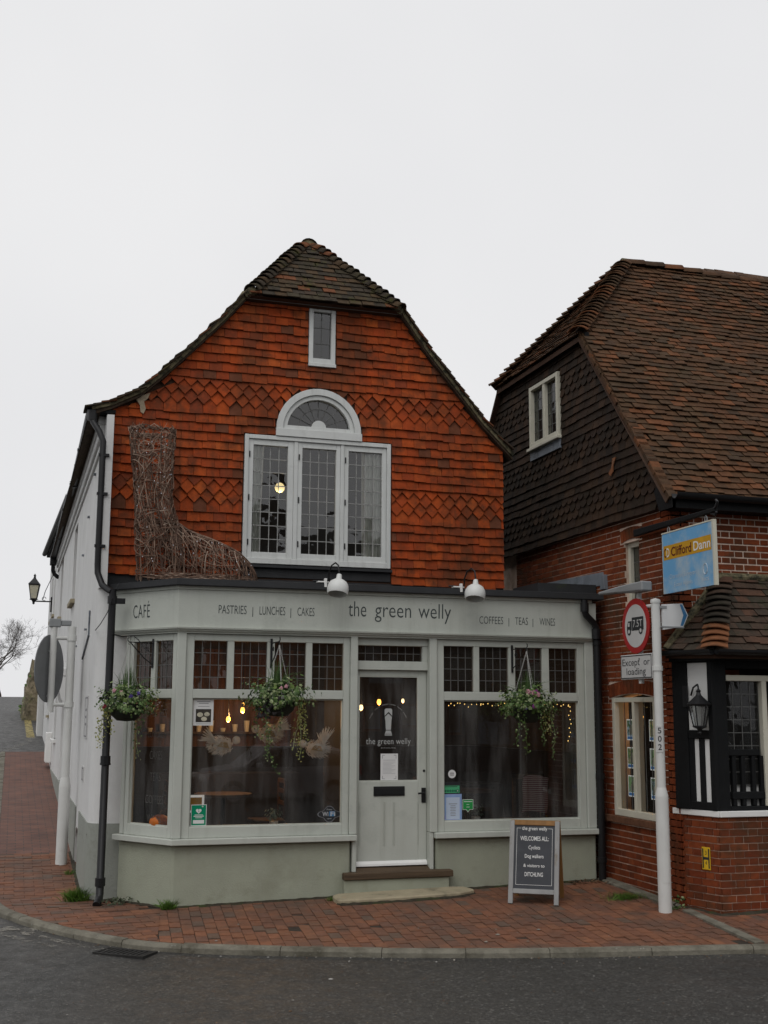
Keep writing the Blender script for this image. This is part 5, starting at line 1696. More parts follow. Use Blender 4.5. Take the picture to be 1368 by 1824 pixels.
for i in range(300):       # over the foot
    x, th = RD.uniform(-.3, .9), RD.uniform(0.1, math.pi - .1)
    a = RD.uniform(0, 2 * math.pi); k = RD.gauss(0, .22)
    n_ = RD.randint(6, 13)
    off = RD.uniform(-.004, .02)
    pts = []
    for j in range(n_):
        if not (-.42 < x < .93 and 0.02 < th < math.pi - .02): break
        p = foot_pt(x, th)
        pts.append(p + (p - Vector((x, BYC, BZB))).normalized() * off)
        x += math.cos(a) * .05; th += math.sin(a) * .05 / .3; a += k
    if len(pts) > 2: mb.tube(pts, [RD.uniform(.0028, .0056)] * (len(pts) - 1) + [.002], 4, RD.random())
for i in range(60):        # horizontal weave at the sole
    z = BZB + .012 + (i % 5) * .016
    x0 = RD.uniform(-.43, .6)
    pts = [Vector((x0 + j * .06, BYC - .2 * min(1, max(.2, (.95 - x0 - j * .06) * 2.2)) - .012 * (j % 2), z + RD.gauss(0, .004))) for j in range(RD.randint(5, 9)) if x0 + j * .06 < .93]
    if len(pts) > 2: mb.tube(pts, .0055, 4, RD.random())
mb.build('woven_twigs', WILLOW, boot, recalc=False, kind='stuff')
mb = MB()
for i in range(70):
    th = RD.uniform(0, 2 * math.pi)
    pts = [leg_pt(5.12 + .06 * RD.random() + .02 * math.sin(j), th + j * .16) + Vector((RD.gauss(0, .008), RD.gauss(0, .008), .03 * RD.random())) for j in range(RD.randint(4, 9))]
    mb.tube(pts, .0052, 4, RD.random())
mb.build('bound_rim', WILLOW, boot, recalc=False)
PEARL = pm('tiny_fairy_light', (.62, .63, .68), .3, .02)
mb = MB()
for i in range(46):
    if RD.random() < .6:
        z, th = RD.uniform(3.6, 5.15), RD.uniform(math.pi, 2 * math.pi); p = leg_pt(z, th); p.y -= .02
    else:
        x = RD.uniform(0, .85); p = foot_pt(x, RD.uniform(1.2, 3.0)); p.y -= .02
    mb.lathe([(.0, -.008), (.006, 0), (.0, .012)], 5, M=Matrix.Translation(p))
mb.build('fairy_lights', PEARL, boot, recalc=False)

# ---- swan neck lamps over the fascia
ENAMEL = pm('white_enamel_shade', (.62, .63, .61), .35, .04, 5)
def swan_lamp(x, zoff, label):
    t = thing('swan_neck_lamp', label, 'lamp', (x - .06, -.1, 3.45), 'lamps over the fascia')
    MB().tube([(x - .20, -.06, 3.475 + zoff * .3), (x - .08, -.10, 3.47), (x - .035, -.13, 3.475), (x - .04, -.15, 3.55), (x - .02, -.19, 3.64), (x + .01, -.25, 3.665), (x + .03, -.30, 3.63), (x + .033, -.32, 3.55), (x + .033, -.32, 3.49)], .009, 8).build('arm', BLACK_METAL, t, smooth=True)
    mb = MB(); mb.box(x - .085, -.14, 3.40, x - .055, -.10, 3.50); mb.box(x - .16, -.13, 3.452, x - .03, -.04, 3.468); mb.build('wall_bracket', WHITE_PAINT, t, bev=.004)
    M = Matrix.Translation((x + .033, -.32, 3.50)) @ Matrix.Rotation(math.radians(9), 4, 'Y') @ Matrix.Rotation(math.radians(-14), 4, 'X')
    mb = MB(M); mb.lathe([(.0, .03), (.024, .03), (.028, .02), (.034, -.030), (.062, -.042), (.094, -.066), (.113, -.10), (.120, -.14), (.117, -.185), (.108, -.205), (.104, -.203), (.112, -.14), (.088, -.075), (.03, -.045)], 24)
    mb.build('shade', ENAMEL, t, smooth=True)
    mb = MB(M); mb.lathe([(.0, -.14), (.025, -.13), (.03, -.1), (.018, -.06)], 12); mb.build('bulb', pm('unlit_bulb_glass', (.5, .5, .48), .2) if 'unlit_bulb_glass' not in MATS else MATS['unlit_bulb_glass'], t, smooth=True)
swan_lamp(1.655, 0, 'white swan neck lamp above the shop name, left of the two')
swan_lamp(3.275, 0, 'white swan neck lamp above coffees and teas, right of the two')

# ---- hanging baskets
LEAFG = pm('ivy_leaf', (0, 0, 0), .55, .2, 30, rnd=[(.045, .085, .022), (.065, .115, .028), (.032, .06, .018), (.08, .13, .04), (.16, .21, .09), (.05, .095, .024), (.26, .30, .16), (.038, .07, .02), (.10, .15, .035), (.20, .24, .11)])
LEAFY = pm('yellow_green_trailing_leaf', (0, 0, 0), .55, .2, 30, rnd=[(.22, .23, .06), (.28, .26, .08), (.15, .18, .05), (.32, .30, .13), (.19, .21, .06)])
LEAFD = pm('dark_purple_leaf', (.022, .018, .018), .6, .3, 20)
GRASSY = pm('upright_grass_blade', (.045, .085, .022), .5, .25, 20)
PETALS = {'purple': pm('purple_petal', (.19, .03, .17), .6, .2, 30), 'pink': pm('pink_petal', (.52, .26, .30), .6, .15, 30), 'red': pm('crimson_petal', (.20, .015, .03), .6, .2, 30), 'violet': pm('violet_petal', (.08, .05, .22), .6, .2, 30)}
BOWL = pm('dark_green_basket_bowl', (.022, .026, .018), .7, .3, 12, .4, 40)
CHAINW = pm('pale_plastic_chain', (.42, .42, .40), .5, .1)
def leaf(mb, p, size, nrm, rnd, kind='ivy'):
    nrm = nrm.normalized()
    a = nrm.orthogonal().normalized(); a.rotate(Matrix.Rotation(RD.uniform(0, 6.28), 3, nrm))
    b = nrm.cross(a)
    if kind == 'ivy':
        shp = [(0, -.5), (.45, -.25), (.32, .05), (.5, .3), (.15, .2), (0, .6), (-.15, .2), (-.5, .3), (-.32, .05), (-.45, -.25)]
    else:
        shp = [(0, -.5), (.3, -.1), (.25, .25), (0, .5), (-.25, .25), (-.3, -.1)]
    vv = [p + a * (u * size) + b * (v * size) - nrm * (abs(u) * size * .35) for u, v in shp] + [p + nrm * size * .05]
    n_ = len(shp)
    mb.add(vv, [(i, (i + 1) % n_, n_) for i in range(n_)], rnd)
def basket(c, label, seed, flowers, grass=True, trails=(), r=.20, chain_top=None, dark=0, spread=1.22, br=None):
    rd = random.Random(seed)
    c = Vector(c)
    t = thing('hanging_basket', label, 'hanging basket', c - Vector((0, 0, .2)), 'hanging flower baskets on the shop front')
    mb = MB(Matrix.Translation(c)); mb.lathe([(.0, -.175), (.10, -.165), (.16, -.11), (.19, -.03), (.195, .01), (.18, .01), (.0, -.01)], 20); mb.build('bowl', BOWL, t, smooth=True)
    for k in range(3):
        a = 2 * math.pi * k / 3 + .5
        mb = MB()
        p0, p1 = c + Vector((.185 * math.cos(a), .185 * math.sin(a), 0)), chain_top
        n_ = int((p1 - p0).length / .022)
        for i in range(n_):
            q = p0 + (p1 - p0) * (i + .5) / n_
            d_ = (p1 - p0).normalized()
            s_ = d_.orthogonal().normalized() if i % 2 else d_.cross(d_.orthogonal()).normalized()
            mb.tube([q - d_ * .013 + s_ * .004, q + d_ * .013 + s_ * .004, q + d_ * .013 - s_ * .004, q - d_ * .013 - s_ * .004, q - d_ * .013 + s_ * .004], .0022, 4, cap=False)
        mb.build('chain', CHAINW, t, recalc=False)
    fo = MB()
    for i in range(1050):
        a, e = rd.uniform(0, 6.283), math.asin(rd.uniform(-.6, .95))
        rr = (rd.uniform(.15, .285) if e > 0 else rd.uniform(.19, .27)) * spread
        if rd.random() < .22: continue
        lump = 1 + .6 * noise.noise(Vector((math.cos(a) * 1.7 + seed, math.sin(a) * 1.7, e * 2)))
        p = c + Vector((rr * lump * math.cos(a) * math.cos(e), rr * lump * math.sin(a) * math.cos(e), .03 + rr * .62 * lump * math.sin(e)))
        n_ = (p - c) + Vector((rd.gauss(0, .1), rd.gauss(0, .1), .12 + rd.gauss(0, .1)))
        leaf(fo, p, rd.choice((rd.uniform(.018, .034), rd.uniform(.034, .058))), n_, rd.random())
    for i in range(26):       # straggling sprigs
        a, e = rd.uniform(0, 6.283), rd.uniform(-.5, .9)
        p = c + Vector((math.cos(a) * .22, math.sin(a) * .22, .03 + .12 * math.sin(e)))
        d_ = Vector((math.cos(a) * math.cos(e), math.sin(a) * math.cos(e), math.sin(e) * .8))
        for j in range(rd.randint(4, 8)):
            p = p + d_ * .024; d_ = (d_ + Vector((rd.gauss(0, .15), rd.gauss(0, .15), -.10))).normalized()
            leaf(fo, p + Vector((rd.gauss(0, .01), rd.gauss(0, .01), rd.gauss(0, .01))), rd.uniform(.018, .036), d_ + Vector((0, -.4, .6)), rd.random())
    fo.build('foliage', LEAFG, t, recalc=False, kind='stuff')
    if dark:
        fo = MB()
        for i in range(dark):
            a = rd.uniform(2.6, 4.6)
            p = c + Vector((rd.uniform(.16, .27) * math.cos(a), rd.uniform(.12, .26) * math.sin(a) - .05, rd.uniform(-.19, .03)))
            leaf(fo, p, rd.uniform(.035, .06), Vector((math.cos(a), math.sin(a) - .4, .3)), rd.random(), 'round')
        fo.build('dark_foliage', LEAFD, t, recalc=False, kind='stuff')
    if grass:
        mb = MB()
        for i in range(90):
            a = rd.uniform(0, 6.283); tip = rd.uniform(.16, .40)
            out = rd.gauss(0, .045) if i < 76 else rd.uniform(.18, .34)
            b0 = c + Vector((rd.gauss(0, .04), rd.gauss(0, .04), .05))
            pts = [b0 + Vector((math.cos(a) * out * s_ * s_, math.sin(a) * out * s_ * s_, tip * s_ * (1 - (.35 * s_ if out > .15 else 0)))) for s_ in (0, .4, .75, 1)]
            mb.tube(pts, [.004, .0038, .0026, .0006], 3, rd.random())
        mb.build('grass_blades', GRASSY, t, recalc=False, kind='stuff')
    for (dx, dy, ln, col, sway) in trails:
        st = MB(); lv = MB()
        p = c + Vector((dx, dy, -.02)); pts = [p]
        n_ = int(ln / .035)
        for i in range(n_):
            p = p + Vector((sway * .03 + rd.gauss(0, .008), rd.gauss(0, .008), -.035)); pts.append(p)
            for q in range(4 if col == 'y' else 2):
                leaf(lv, p + Vector((rd.gauss(0, .024), rd.gauss(0, .02), rd.gauss(0, .012))), rd.uniform(.018, .036) * (1 - .3 * i / n_), Vector((rd.gauss(0, .5), -1, rd.gauss(.2, .4))), rd.random(), 'round' if col == 'y' else 'ivy')
        st.tube(pts, .0025, 4)
        so = st.build('trailing_stem', LEAFG, t, recalc=False)
        lv.build('leaves', LEAFY if col == 'y' else LEAFG, so, recalc=False, kind='stuff')
    for (dx, dy, dz, col, sz) in flowers:
        mb = MB()
        p = c + Vector((dx, dy, dz))
        for k in range(5):
            a = 2 * math.pi * k / 5 + rd.random()
            leaf(mb, p + Vector((math.cos(a) * sz * .4, -.01, math.sin(a) * sz * .4)), sz, Vector((math.cos(a) * .3, -1, math.sin(a) * .3 + .2)), 0, 'round')
        mb.build('flower', PETALS[col], t, recalc=False)
    return t
def basket_bracket(M, ln, label):
    """wrought iron bracket: local x out from the wall, z up, origin at the top of the wall bar"""
    t = thing('basket_bracket', label, 'bracket', M=M, group='iron basket brackets')
    mb = MB(); mb.box(.0, -.012, -.30, .008, .012, .02); mb.build('wall_bar', BLACK_METAL, t, local=True)
    MB().tube([(.004, 0, -.03), (ln, 0, -.03), (ln + .02, 0, -.015), (ln + .02, 0, .01), (ln, 0, .015)], .006, 6).build('arm', BLACK_METAL, t, local=True)
    MB().tube([(.004, 0, -.26), (ln * .35, 0, -.20), (ln * .75, 0, -.09), (ln * .95, 0, -.035)], .006, 6).build('strut', BLACK_METAL, t, local=True)
    MB().tube([(ln * .25 + .03 * math.cos(a) * (1 - a / 12), 0, -.10 + .03 * math.sin(a) * (1 - a / 12)) for a in [k * .6 for k in range(16)]], .004, 5).build('scroll', BLACK_METAL, t, local=True)
    MB().tube([(ln, 0, -.03), (ln + .008, 0, -.05), (ln, 0, -.065), (ln - .01, 0, -.055)], .003, 5).build('hook', BLACK_METAL, t, local=True)
def brM(p, d):
    d = Vector(d).normalized(); s_ = Vector((0, 0, 1)).cross(d)
    return Matrix(((d.x, s_.x, 0, p[0]), (d.y, s_.y, 0, p[1]), (0, 0, 1, p[2]), (0, 0, 0, 1)))
basket_bracket(brM((1.01, -.002, 2.80), (0, -1, 0)), .42, 'black iron bracket holding the middle basket')
basket_bracket(brM((3.885, -.002, 2.79), (0, -1, 0)), .42, 'black iron bracket holding the right basket')
cp = CD * -.42
nCv = Vector((-.820, -.572, 0)).normalized()
basket_bracket(brM((cp.x + nCv.x * .002, cp.y + nCv.y * .002, 2.79), nCv), .34, 'scrolled black iron bracket on the canted corner window')
b1 = cp + nCv * .34
basket((b1.x, b1.y, 2.09), 'leafy hanging basket beside the downpipe at the canted corner', 3, [(.02, -.2, .09, 'violet', .035), (-.24, -.12, -.02, 'red', .035), (-.15, -.15, .15, 'pink', .03), (-.08, -.2, .13, 'pink', .03), (.1, -.2, .12, 'violet', .03)],
       trails=[(-.22, -.06, .36, 'y', -.15), (-.25, 0, .45, 'y', -.1), (-.2, -.1, .28, 'y', .1), (.16, -.1, .24, 'g', .1), (.10, -.08, .55, 'g', .05)], chain_top=Vector((b1.x, b1.y, 2.73)))
basket((1.01, -.42, 2.15), 'hanging basket with dark leaves and long yellow trails in the left window', 8, [(-.02, -.2, .12, 'pink', .03), (.04, -.18, .14, 'pink', .03)],
       trails=[(.20, -.12, .52, 'y', .0), (.24, -.08, .45, 'y', .15), (.22, -.1, .60, 'y', -.05), (-.20, -.12, .60, 'g', .10), (-.16, -.15, .75, 'g', .20), (-.02, -.2, .3, 'g', 0), (-.22, -.05, .4, 'g', .02)], chain_top=Vector((1.01, -.42, 2.73)), dark=70)
basket((3.885, -.42, 2.09), 'hanging basket with purple and pink flowers in the right window', 15, [(.03, -.18, .16, 'purple', .055), (-.06, -.17, .17, 'pink', .05), (-.01, -.2, .16, 'pink', .04), (-.03, -.26, .01, 'purple', .042), (.04, -.2, .14, 'pink', .04), (-.12, -.22, -.01, 'violet', .03)],
       trails=[(.22, -.1, .55, 'g', -.12), (.26, -.06, .30, 'y', .1), (-.18, -.14, .42, 'g', -.1), (-.12, -.12, .5, 'g', .1), (.12, -.15, .25, 'y', .2), (.05, -.15, .4, 'g', .2)], chain_top=Vector((3.885, -.42, 2.72)))

# ---- sandwich board
bdL, bdR = Vector((3.43, -.87, 0)), Vector((3.88, -1.16, 0))
tB = (bdR - bdL).normalized(); nB = Vector((tB.y, -tB.x, 0))
if nB.y > 0: nB = -nB
GREYW = pm('worn_grey_painted_wood', (.29, .29, .285), .65, .15, 8, .3, 50, patch=(.20, .17, .13), pscale=9, pedge=(.62, .75), stretch=(1, 1, .3))
WOOD = pm('varnished_pine', (.24, .125, .045), .55, .2, 6, .3, 40, stretch=(3, 3, .5))
CHALKB = pm('dark_grey_chalkboard', (.055, .058, .065), .7, .12, 3, patch=(.075, .078, .085), pscale=2)
CHALK = pm('white_chalk_pen', (.74, .74, .72), .8, .08, 40)
abd = thing('sandwich_board', 'grey framed chalkboard sandwich board standing on the brick pavement', 'sandwich board', (3.75, -.85, G(3.75, -.85)))
zl = G(3.6, -1.0) + .006
def tilt_frame(base, back):
    V3 = (-nB * back + Vector((0, 0, .835))).normalized() if back > 0 else None
    return Fr(base, tB, (-nB * back + Vector((0, 0, .835))))
ABF = tilt_frame(bdL + Vector((0, 0, zl)), .215)
bw_ = .535
mb = MB(ABF); mb.box(0, 0, -.018, .05, .865, .018); mb.build('stile', GREYW, abd, bev=.004)
mb = MB(ABF); mb.box(bw_ - .05, 0, -.018, bw_, .865, .018); mb.build('stile', GREYW, abd, bev=.004)
mb = MB(ABF); mb.box(.05, .815, -.016, bw_ - .05, .863, .015); mb.build('top_rail', WOOD, abd, bev=.004)
mb = MB(ABF); mb.box(.05, .105, -.016, bw_ - .05, .155, .015); mb.build('bottom_rail', GREYW, abd, bev=.004)
mb = MB(ABF); mb.box(.045, .15, -.012, bw_ - .045, .82, .004); cb = mb.build('chalkboard', CHALKB, abd)
mb = MB(ABF)
for (a, b, c_, d_) in ((.075, .195, .078, .785), (bw_ - .078, .195, bw_ - .075, .785), (.075, .195, bw_ - .075, .198), (.075, .782, .125, .785), (bw_ - .125, .782, bw_ - .075, .785)):
    mb.add([(a, b, .0055), (c_, b, .0055), (c_, d_, .0055), (a, d_, .0055)], [(0, 1, 2, 3)])
mb.build('chalk_border', CHALK, cb, recalc=False)
for s_, v, w, h in (('the green welly', .765, .27, .040), ('WELCOMES ALL:', .655, .305, .048), ('Cyclists', .565, .125, .040), ('Dog walkers', .475, .20, .040), ('& visitors to', .38, .225, .034), ('DITCHLING', .285, .195, .044)):
    text(s_, ABF @ Matrix.Translation((bw_ / 2, v, .0045)), w, h, CHALK, cb, bold=.004)
ABR = Fr(bdL - nB * .46 + Vector((0, 0, zl + .01)), tB, nB * .215 + Vector((0, 0, .835)))
mb = MB(ABR); mb.box(0, 0, -.018, .045, .855, .018); mb.box(bw_ - .045, 0, -.018, bw_, .855, .018); mb.box(.045, .81, -.016, bw_ - .045, .855, .016); mb.box(.045, .11, -.016, bw_ - .045, .155, .016)
mb.build('rear_frame', WOOD, abd, bev=.004)
mb = MB(ABR); mb.box(.04, .15, -.008, bw_ - .04, .815, .008); mb.build('rear_board', CHALKB, abd)

# ---- sign post 502
POSTW = pm('white_painted_post', (.60, .605, .585), .45, .05, 5, .06, 40, grime=(.42, .42, .38), gscale=4, gedge=(.62, .9))
SIGNGREY = pm('grey_sign_metal', (.25, .26, .265), .5, .08, 6)
SIGNW = pm('sign_face_white', (.50, .50, .49), .4, .05, 4)
SIGNR = pm('sign_face_red', (.34, .022, .022), .4, .08, 5)
SIGNK = pm('sign_face_black', (.025, .027, .03), .5, .1)
SIGNBLUE = pm('sign_face_blue', (.05, .18, .36), .4, .05)
px_, py_ = 4.81, -1.72
pz = G(px_, py_)
sp = thing('sign_post', 'white sign post numbered 502 with round lorry weight limit sign', 'sign post', (px_, py_, pz))
MB().tube([(px_, py_, pz - .1), (px_, py_, 1.18)], .068, 18).build('base_section', POSTW, sp, smooth=True)
MB().tube([(px_, py_, 1.17), (px_, py_, 1.19), (px_, py_, 1.27)], [.0685, .068, .048], 18).build('tapered_shoulder', POSTW, sp, smooth=True)
MB().tube([(px_, py_, 1.26), (px_, py_, 3.22)], .047, 18).build('pole', POSTW, sp, smooth=True)
mb = MB(Matrix.Translation((px_, py_, 3.21))); mb.lathe([(.052, -.02), (.055, .0), (.05, .02), (.0, .035)], 18); mb.build('cap', POSTW, sp, smooth=True)
mb = MB(Matrix.Translation((px_, py_, .62))); mb.lathe([(.0705, -.30), (.0705, .30)], 8, start=math.radians(230), sweep=math.radians(60)); mb.build('access_door', POSTW, sp, recalc=False)
vC = (CAMP - Vector((px_, py_, 1.9))); vC.z = 0; vC.normalize()
numF = Fr(Vector((px_, py_, 0)) + vC * .0475, Vector((0, 0, 1)).cross(vC), (0, 0, 1))
mb = MB(numF); mb.box(-.032, 1.63, -.012, .032, 1.905, .002); npt = mb.build('number_plate', SIGNW, sp)
for i, ch in enumerate('502'): text(ch, numF @ Matrix.Translation((0, 1.825 - i * .085, .002)), .038, .062, SIGNK, npt, bold=.01)
# collar arms to the short tube behind the round sign
sx_, sy_ = 4.835, -1.33
MB().tube([(px_, py_, 3.17), (sx_, sy_, 3.17)], .022, 10).build('arm', POSTW, sp, smooth=True)
MB().tube([(px_, py_, 2.50), (sx_, sy_, 2.50)], .022, 10).build('arm', POSTW, sp, smooth=True)
for z in (2.50,): collar(sp, (px_, py_, z), (0, 0, 1), .056, .05, POSTW, 'clamp')
MB().tube([(sx_, sy_, 2.35), (sx_, sy_, 3.36)], .03, 12).build('short_tube', POSTW, sp, smooth=True)
DSC = Fr((4.79, -1.335, 2.973), (0, -1, 0), (0, 0, 1))
def disc(mb, r, n0, n1, k=48, sx=1):
    mb.prism([(r * math.cos(2 * math.pi * i / k), r * math.sin(2 * math.pi * i / k), n0) for i in range(k)], (0, 0, n1 - n0))
mb = MB(DSC); disc(mb, .30, 0, .012); rs = mb.build('round_sign', SIGNR, sp); rs['label'] = 'round red bordered weight limit sign with a lorry marked 7.5T'
mb = MB(DSC); disc(mb, .235, .010, .0135); mb.build('white_face', SIGNW, rs)
mb = MB(DSC)
z_ = .0150
def flat(mb, pts, z): mb.add([(a, b, z) for a, b in pts], [tuple(range(len(pts)))])
flat(mb, [(-.075, -.05), (.18, -.05), (.18, .095), (-.075, .095)], z_)
flat(mb, [(-.185, -.045), (-.082, -.045), (-.082, .058), (-.16, .058), (-.185, .0)], z_)
for u in (-.14, .115): flat(mb, [(u + .042 * math.cos(2 * math.pi * i / 20), -.055 + .042 * math.sin(2 * math.pi * i / 20)) for i in range(20)], z_ + .001)
mb.build('lorry', SIGNK, rs, recalc=False)
mb = MB(DSC)
for u in (-.14, .115): flat(mb, [(u + .022 * math.cos(2 * math.pi * i / 20), -.055 + .022 * math.sin(2 * math.pi * i / 20)) for i in range(20)], z_ + .002)
flat(mb, [(-.165, .0), (-.125, .0), (-.125, .042), (-.15, .042)], z_ + .001)
mb.build('lorry_details', SIGNW, rs, recalc=False)
text('7.5T', DSC @ Matrix.Translation((.053, -.012, z_)), .205, .082, SIGNW, rs, bold=.0)
PLT = Fr((4.79, -1.32, 2.53), (0, -1, 0), (0, 0, 1))
mb = MB(PLT); mb.box(-.345, -.135, 0, .345, .135, .012); pl_ = mb.build('exception_plate', SIGNW, sp, bev=.01); pl_['label'] = 'white plate worded Except for loading under the round sign'
mb = MB(PLT)
for (a, b, c_, d_) in ((-.335, -.125, .335, -.115), (-.335, .115, .335, .125), (-.335, -.125, -.325, .125), (.325, -.125, .335, .125)): flat(mb, [(a, b), (c_, b), (c_, d_), (a, d_)], .0135)
mb.build('border', SIGNK, pl_, recalc=False)
text('Except  or', PLT @ Matrix.Translation((0, .015, .012)), .60, .078, SIGNK, pl_)
text("'", PLT @ Matrix.Translation((.075, .015, .012)), .02, .078, SIGNK, pl_)
text('loading', PLT @ Matrix.Translation((0, -.085, .012)), .42, .078, SIGNK, pl_)
# lighting hood over the sign
mb = MB()
mb.prism([(4.72, -1.60, 3.335), (4.72, -1.36, 3.335), (4.70, -1.0, 3.36), (4.70, -.62, 3.375), (4.70, -.62, 3.405), (4.70, -1.15, 3.43), (4.72, -1.60, 3.44)], (.13, 0, 0)); mb.build('sign_lamp', SIGNGREY, sp, bev=.012)
# direction arm
ARW = Fr((4.86, -1.745, 0), (.96, .12, 0), (0, 0, 1))
mb = MB(ARW); mb.prism([(.0, 2.905, 0), (.265, 2.945, 0), (.335, 3.07, 0), (.265, 3.195, 0), (.0, 3.175, 0)], (0, 0, .03)); ar = mb.build('direction_arm', pm('sign_face_pale', (.62, .63, .63), .45, .04), sp, bev=.002); ar['label'] = 'white pointed arm with a blue chevron'
mb = MB(ARW); flat(mb, [(.225, 2.955), (.258, 2.955), (.318, 3.07), (.258, 3.185), (.225, 3.185), (.268, 3.07)], .0315); mb.build('chevron', SIGNBLUE, ar, recalc=False)
mb = MB(ARW); mb.box(-.02, 2.93, -.01, .27, 2.945, .035); mb.box(-.02, 3.13, -.03, .05, 3.16, .035); mb.build('mounting_rail', SIGNGREY, ar)

# ---- hanging board of the office and its bracket
HBF = Fr((5.035, 0, 0), (-.03, -1, 0), (0, 0, 1))
sb = thing('sign_bracket', 'black timber bracket reaching out from the brick corner over the hanging sign', 'bracket', (5.05, -1.0, 4.05))
mb = MB(HBF); mb.prism([(.97, 4.02, -.03), (2.70, 4.035, -.03), (2.70, 4.075, -.03), (.97, 4.10, -.03)], (0, 0, .05)); mb.build('beam', BLACK_TIMBER, sb, bev=.006)
mb = MB(HBF); mb.tube([(2.66, 4.06, 0), (2.72, 4.08, 0), (2.75, 4.13, 0), (2.72, 4.15, 0)], .014, 8); mb.tube([(2.62, 4.03, 0), (2.70, 4.0, 0), (2.72, 4.03, 0)], .013, 8); mb.build('curled_end', BLACK_METAL, sb, smooth=True)
SKYP = pm('sky_blue_printed_board', (.14, .36, .60), .4, .12, 2.0, patch=(.36, .47, .55), pscale=3.2, pedge=(.46, .66))
AMBER = pm('amber_printed_band', (.52, .28, .022), .45, .15, 6)
MAROON = pm('maroon_lettering', (.10, .012, .012), .5, .1)
hs = thing('hanging_sign', 'blue hanging sign with an amber name band by the brick corner', 'hanging sign', (5.03, -2.1, 3.3))
mb = MB(HBF); mb.box(1.63, 3.30, -.016, 2.65, 3.945, .016); bd = mb.build('board', SKYP, hs)
mb = MB(HBF); mb.box(2.65, 3.295, -.02, 2.685, 3.95, .02); mb.box(1.615, 3.946, -.02, 2.685, 3.962, .02); mb.box(1.612, 3.30, -.012, 1.629, 3.945, .012); mb.build('edging', CREAM, hs, bev=.003)
mb = MB(HBF); flat(mb, [(1.655, 3.66), (2.63, 3.66), (2.63, 3.815), (1.655, 3.815)], .0175); mb.build('name_band', AMBER, bd, recalc=False)
text('C', HBF @ Matrix.Translation((1.692, 3.69, .018)), .052, .10, MAROON, bd, bold=.01)
text('D', HBF @ Matrix.Translation((1.755, 3.69, .0185)), .062, .10, WHITE_PAINT, bd, bold=.01)
text('Clifford', HBF @ Matrix.Translation((2.03, 3.69, .018)), .42, .10, MAROON, bd, bold=.014)
text('Dann', HBF @ Matrix.Translation((2.45, 3.69, .018)), .33, .10, WHITE_PAINT, bd, bold=.012)
PALEL = pm('faded_white_lettering', (.52, .56, .58), .6, .1, 20)
text('Chartered Surveyors', HBF @ Matrix.Translation((2.05, 3.45, .017)), .56, .05, PALEL, bd, bold=-.01)
text('Estate Agents', HBF @ Matrix.Translation((2.05, 3.36, .017)), .38, .045, PALEL, bd, bold=-.01)
text('RICS', HBF @ Matrix.Translation((2.50, 3.36, .017)), .13, .035, PALEL, bd)
mb = MB(HBF); mb.tube([(2.50 + .04 * math.cos(a), 3.48 + .055 * math.sin(a), .018) for a in [k * .63 for k in range(11)]], .004, 4); mb.build('emblem', PALEL, bd)
for u in (1.75, 2.52):
    mb = MB(HBF)
    mb.tube([(u - .02, 3.955, 0), (u - .022, 4.0, 0), (u, 4.025, 0), (u + .022, 4.0, 0), (u + .02, 3.955, 0)], .006, 6)
    mb.build('shackle', SIGNGREY, hs, smooth=True)

# ---- lantern on the bay
def lantern_head(parent, c, s, roof, glassm, metal, n=4):
    """tapered glazed lantern head, wide at the top"""
    c = Vector(c); M = Matrix.Translation(c) @ Matrix.Rotation(math.radians(40), 4, 'Z')
    top, bot = .11 * s, .065 * s
    mb = MB(M); mb.lathe([(top + .012 * s, .15 * s), (top + .02 * s, .165 * s), (.085 * s, .205 * s), (.05 * s, .24 * s), (.03 * s, .26 * s), (.02 * s, .29 * s), (.028 * s, .305 * s), (.012 * s, .325 * s), (.0, .34 * s)], n if roof == 'square' else 16); mb.build('lantern_roof', metal, parent)
    mb = MB(M)
    for k in range(n):
        a = 2 * math.pi * k / n
        mb.tube([(bot * math.cos(a), bot * math.sin(a), -.07 * s), ((top + .005) * math.cos(a), (top + .005) * math.sin(a), .155 * s)], .007 * s, 5)
    mb.lathe([(top + .012 * s, .145 * s), (top + .012 * s, .155 * s), (top - .01 * s, .155 * s)], n); mb.lathe([(bot + .01 * s, -.08 * s), (bot + .01 * s, -.065 * s), (.0, -.065 * s)], n)
    mb.lathe([(bot + .01 * s, -.08 * s), (.03 * s, -.10 * s), (.018 * s, -.13 * s), (.022 * s, -.145 * s), (.0, -.165 * s)], 10)
    mb.build('lantern_frame', metal, parent)
    for k in range(n):
        a0, a1 = 2 * math.pi * k / n, 2 * math.pi * (k + 1) / n
        MB(M).add([(bot * math.cos(a0), bot * math.sin(a0), -.065 * s), (bot * math.cos(a1), bot * math.sin(a1), -.065 * s), (top * math.cos(a1), top * math.sin(a1), .148 * s), (top * math.cos(a0), top * math.sin(a0), .148 * s)], [(0, 1, 2, 3)]).build('lantern_pane', glassm, parent, recalc=False)
FROST = glass_mat('frosted_lantern_glass', 1.5, 1.2, .30, (.30, .30, .29))
wln = thing('wall_lantern', 'black coach lantern hung on the white panel of the bay', 'lantern', (5.13, -1.95, 1.9))
lantern_head(wln, (5.13, -1.98, 1.97), .96, 'round', FROST, BLACK_METAL, 6)
MB().tube([(5.13, -1.98, 2.24), (5.13, -1.98, 2.30), (5.14, -1.95, 2.33), (5.15, -1.85, 2.30), (5.15, -1.80, 2.22)], .010, 8).build('hook_arm', BLACK_METAL, wln, smooth=True)
MB(TCF).box(.13, 2.10, .015, .19, 2.32, .035).build('back_plate', BLACK_METAL, wln)
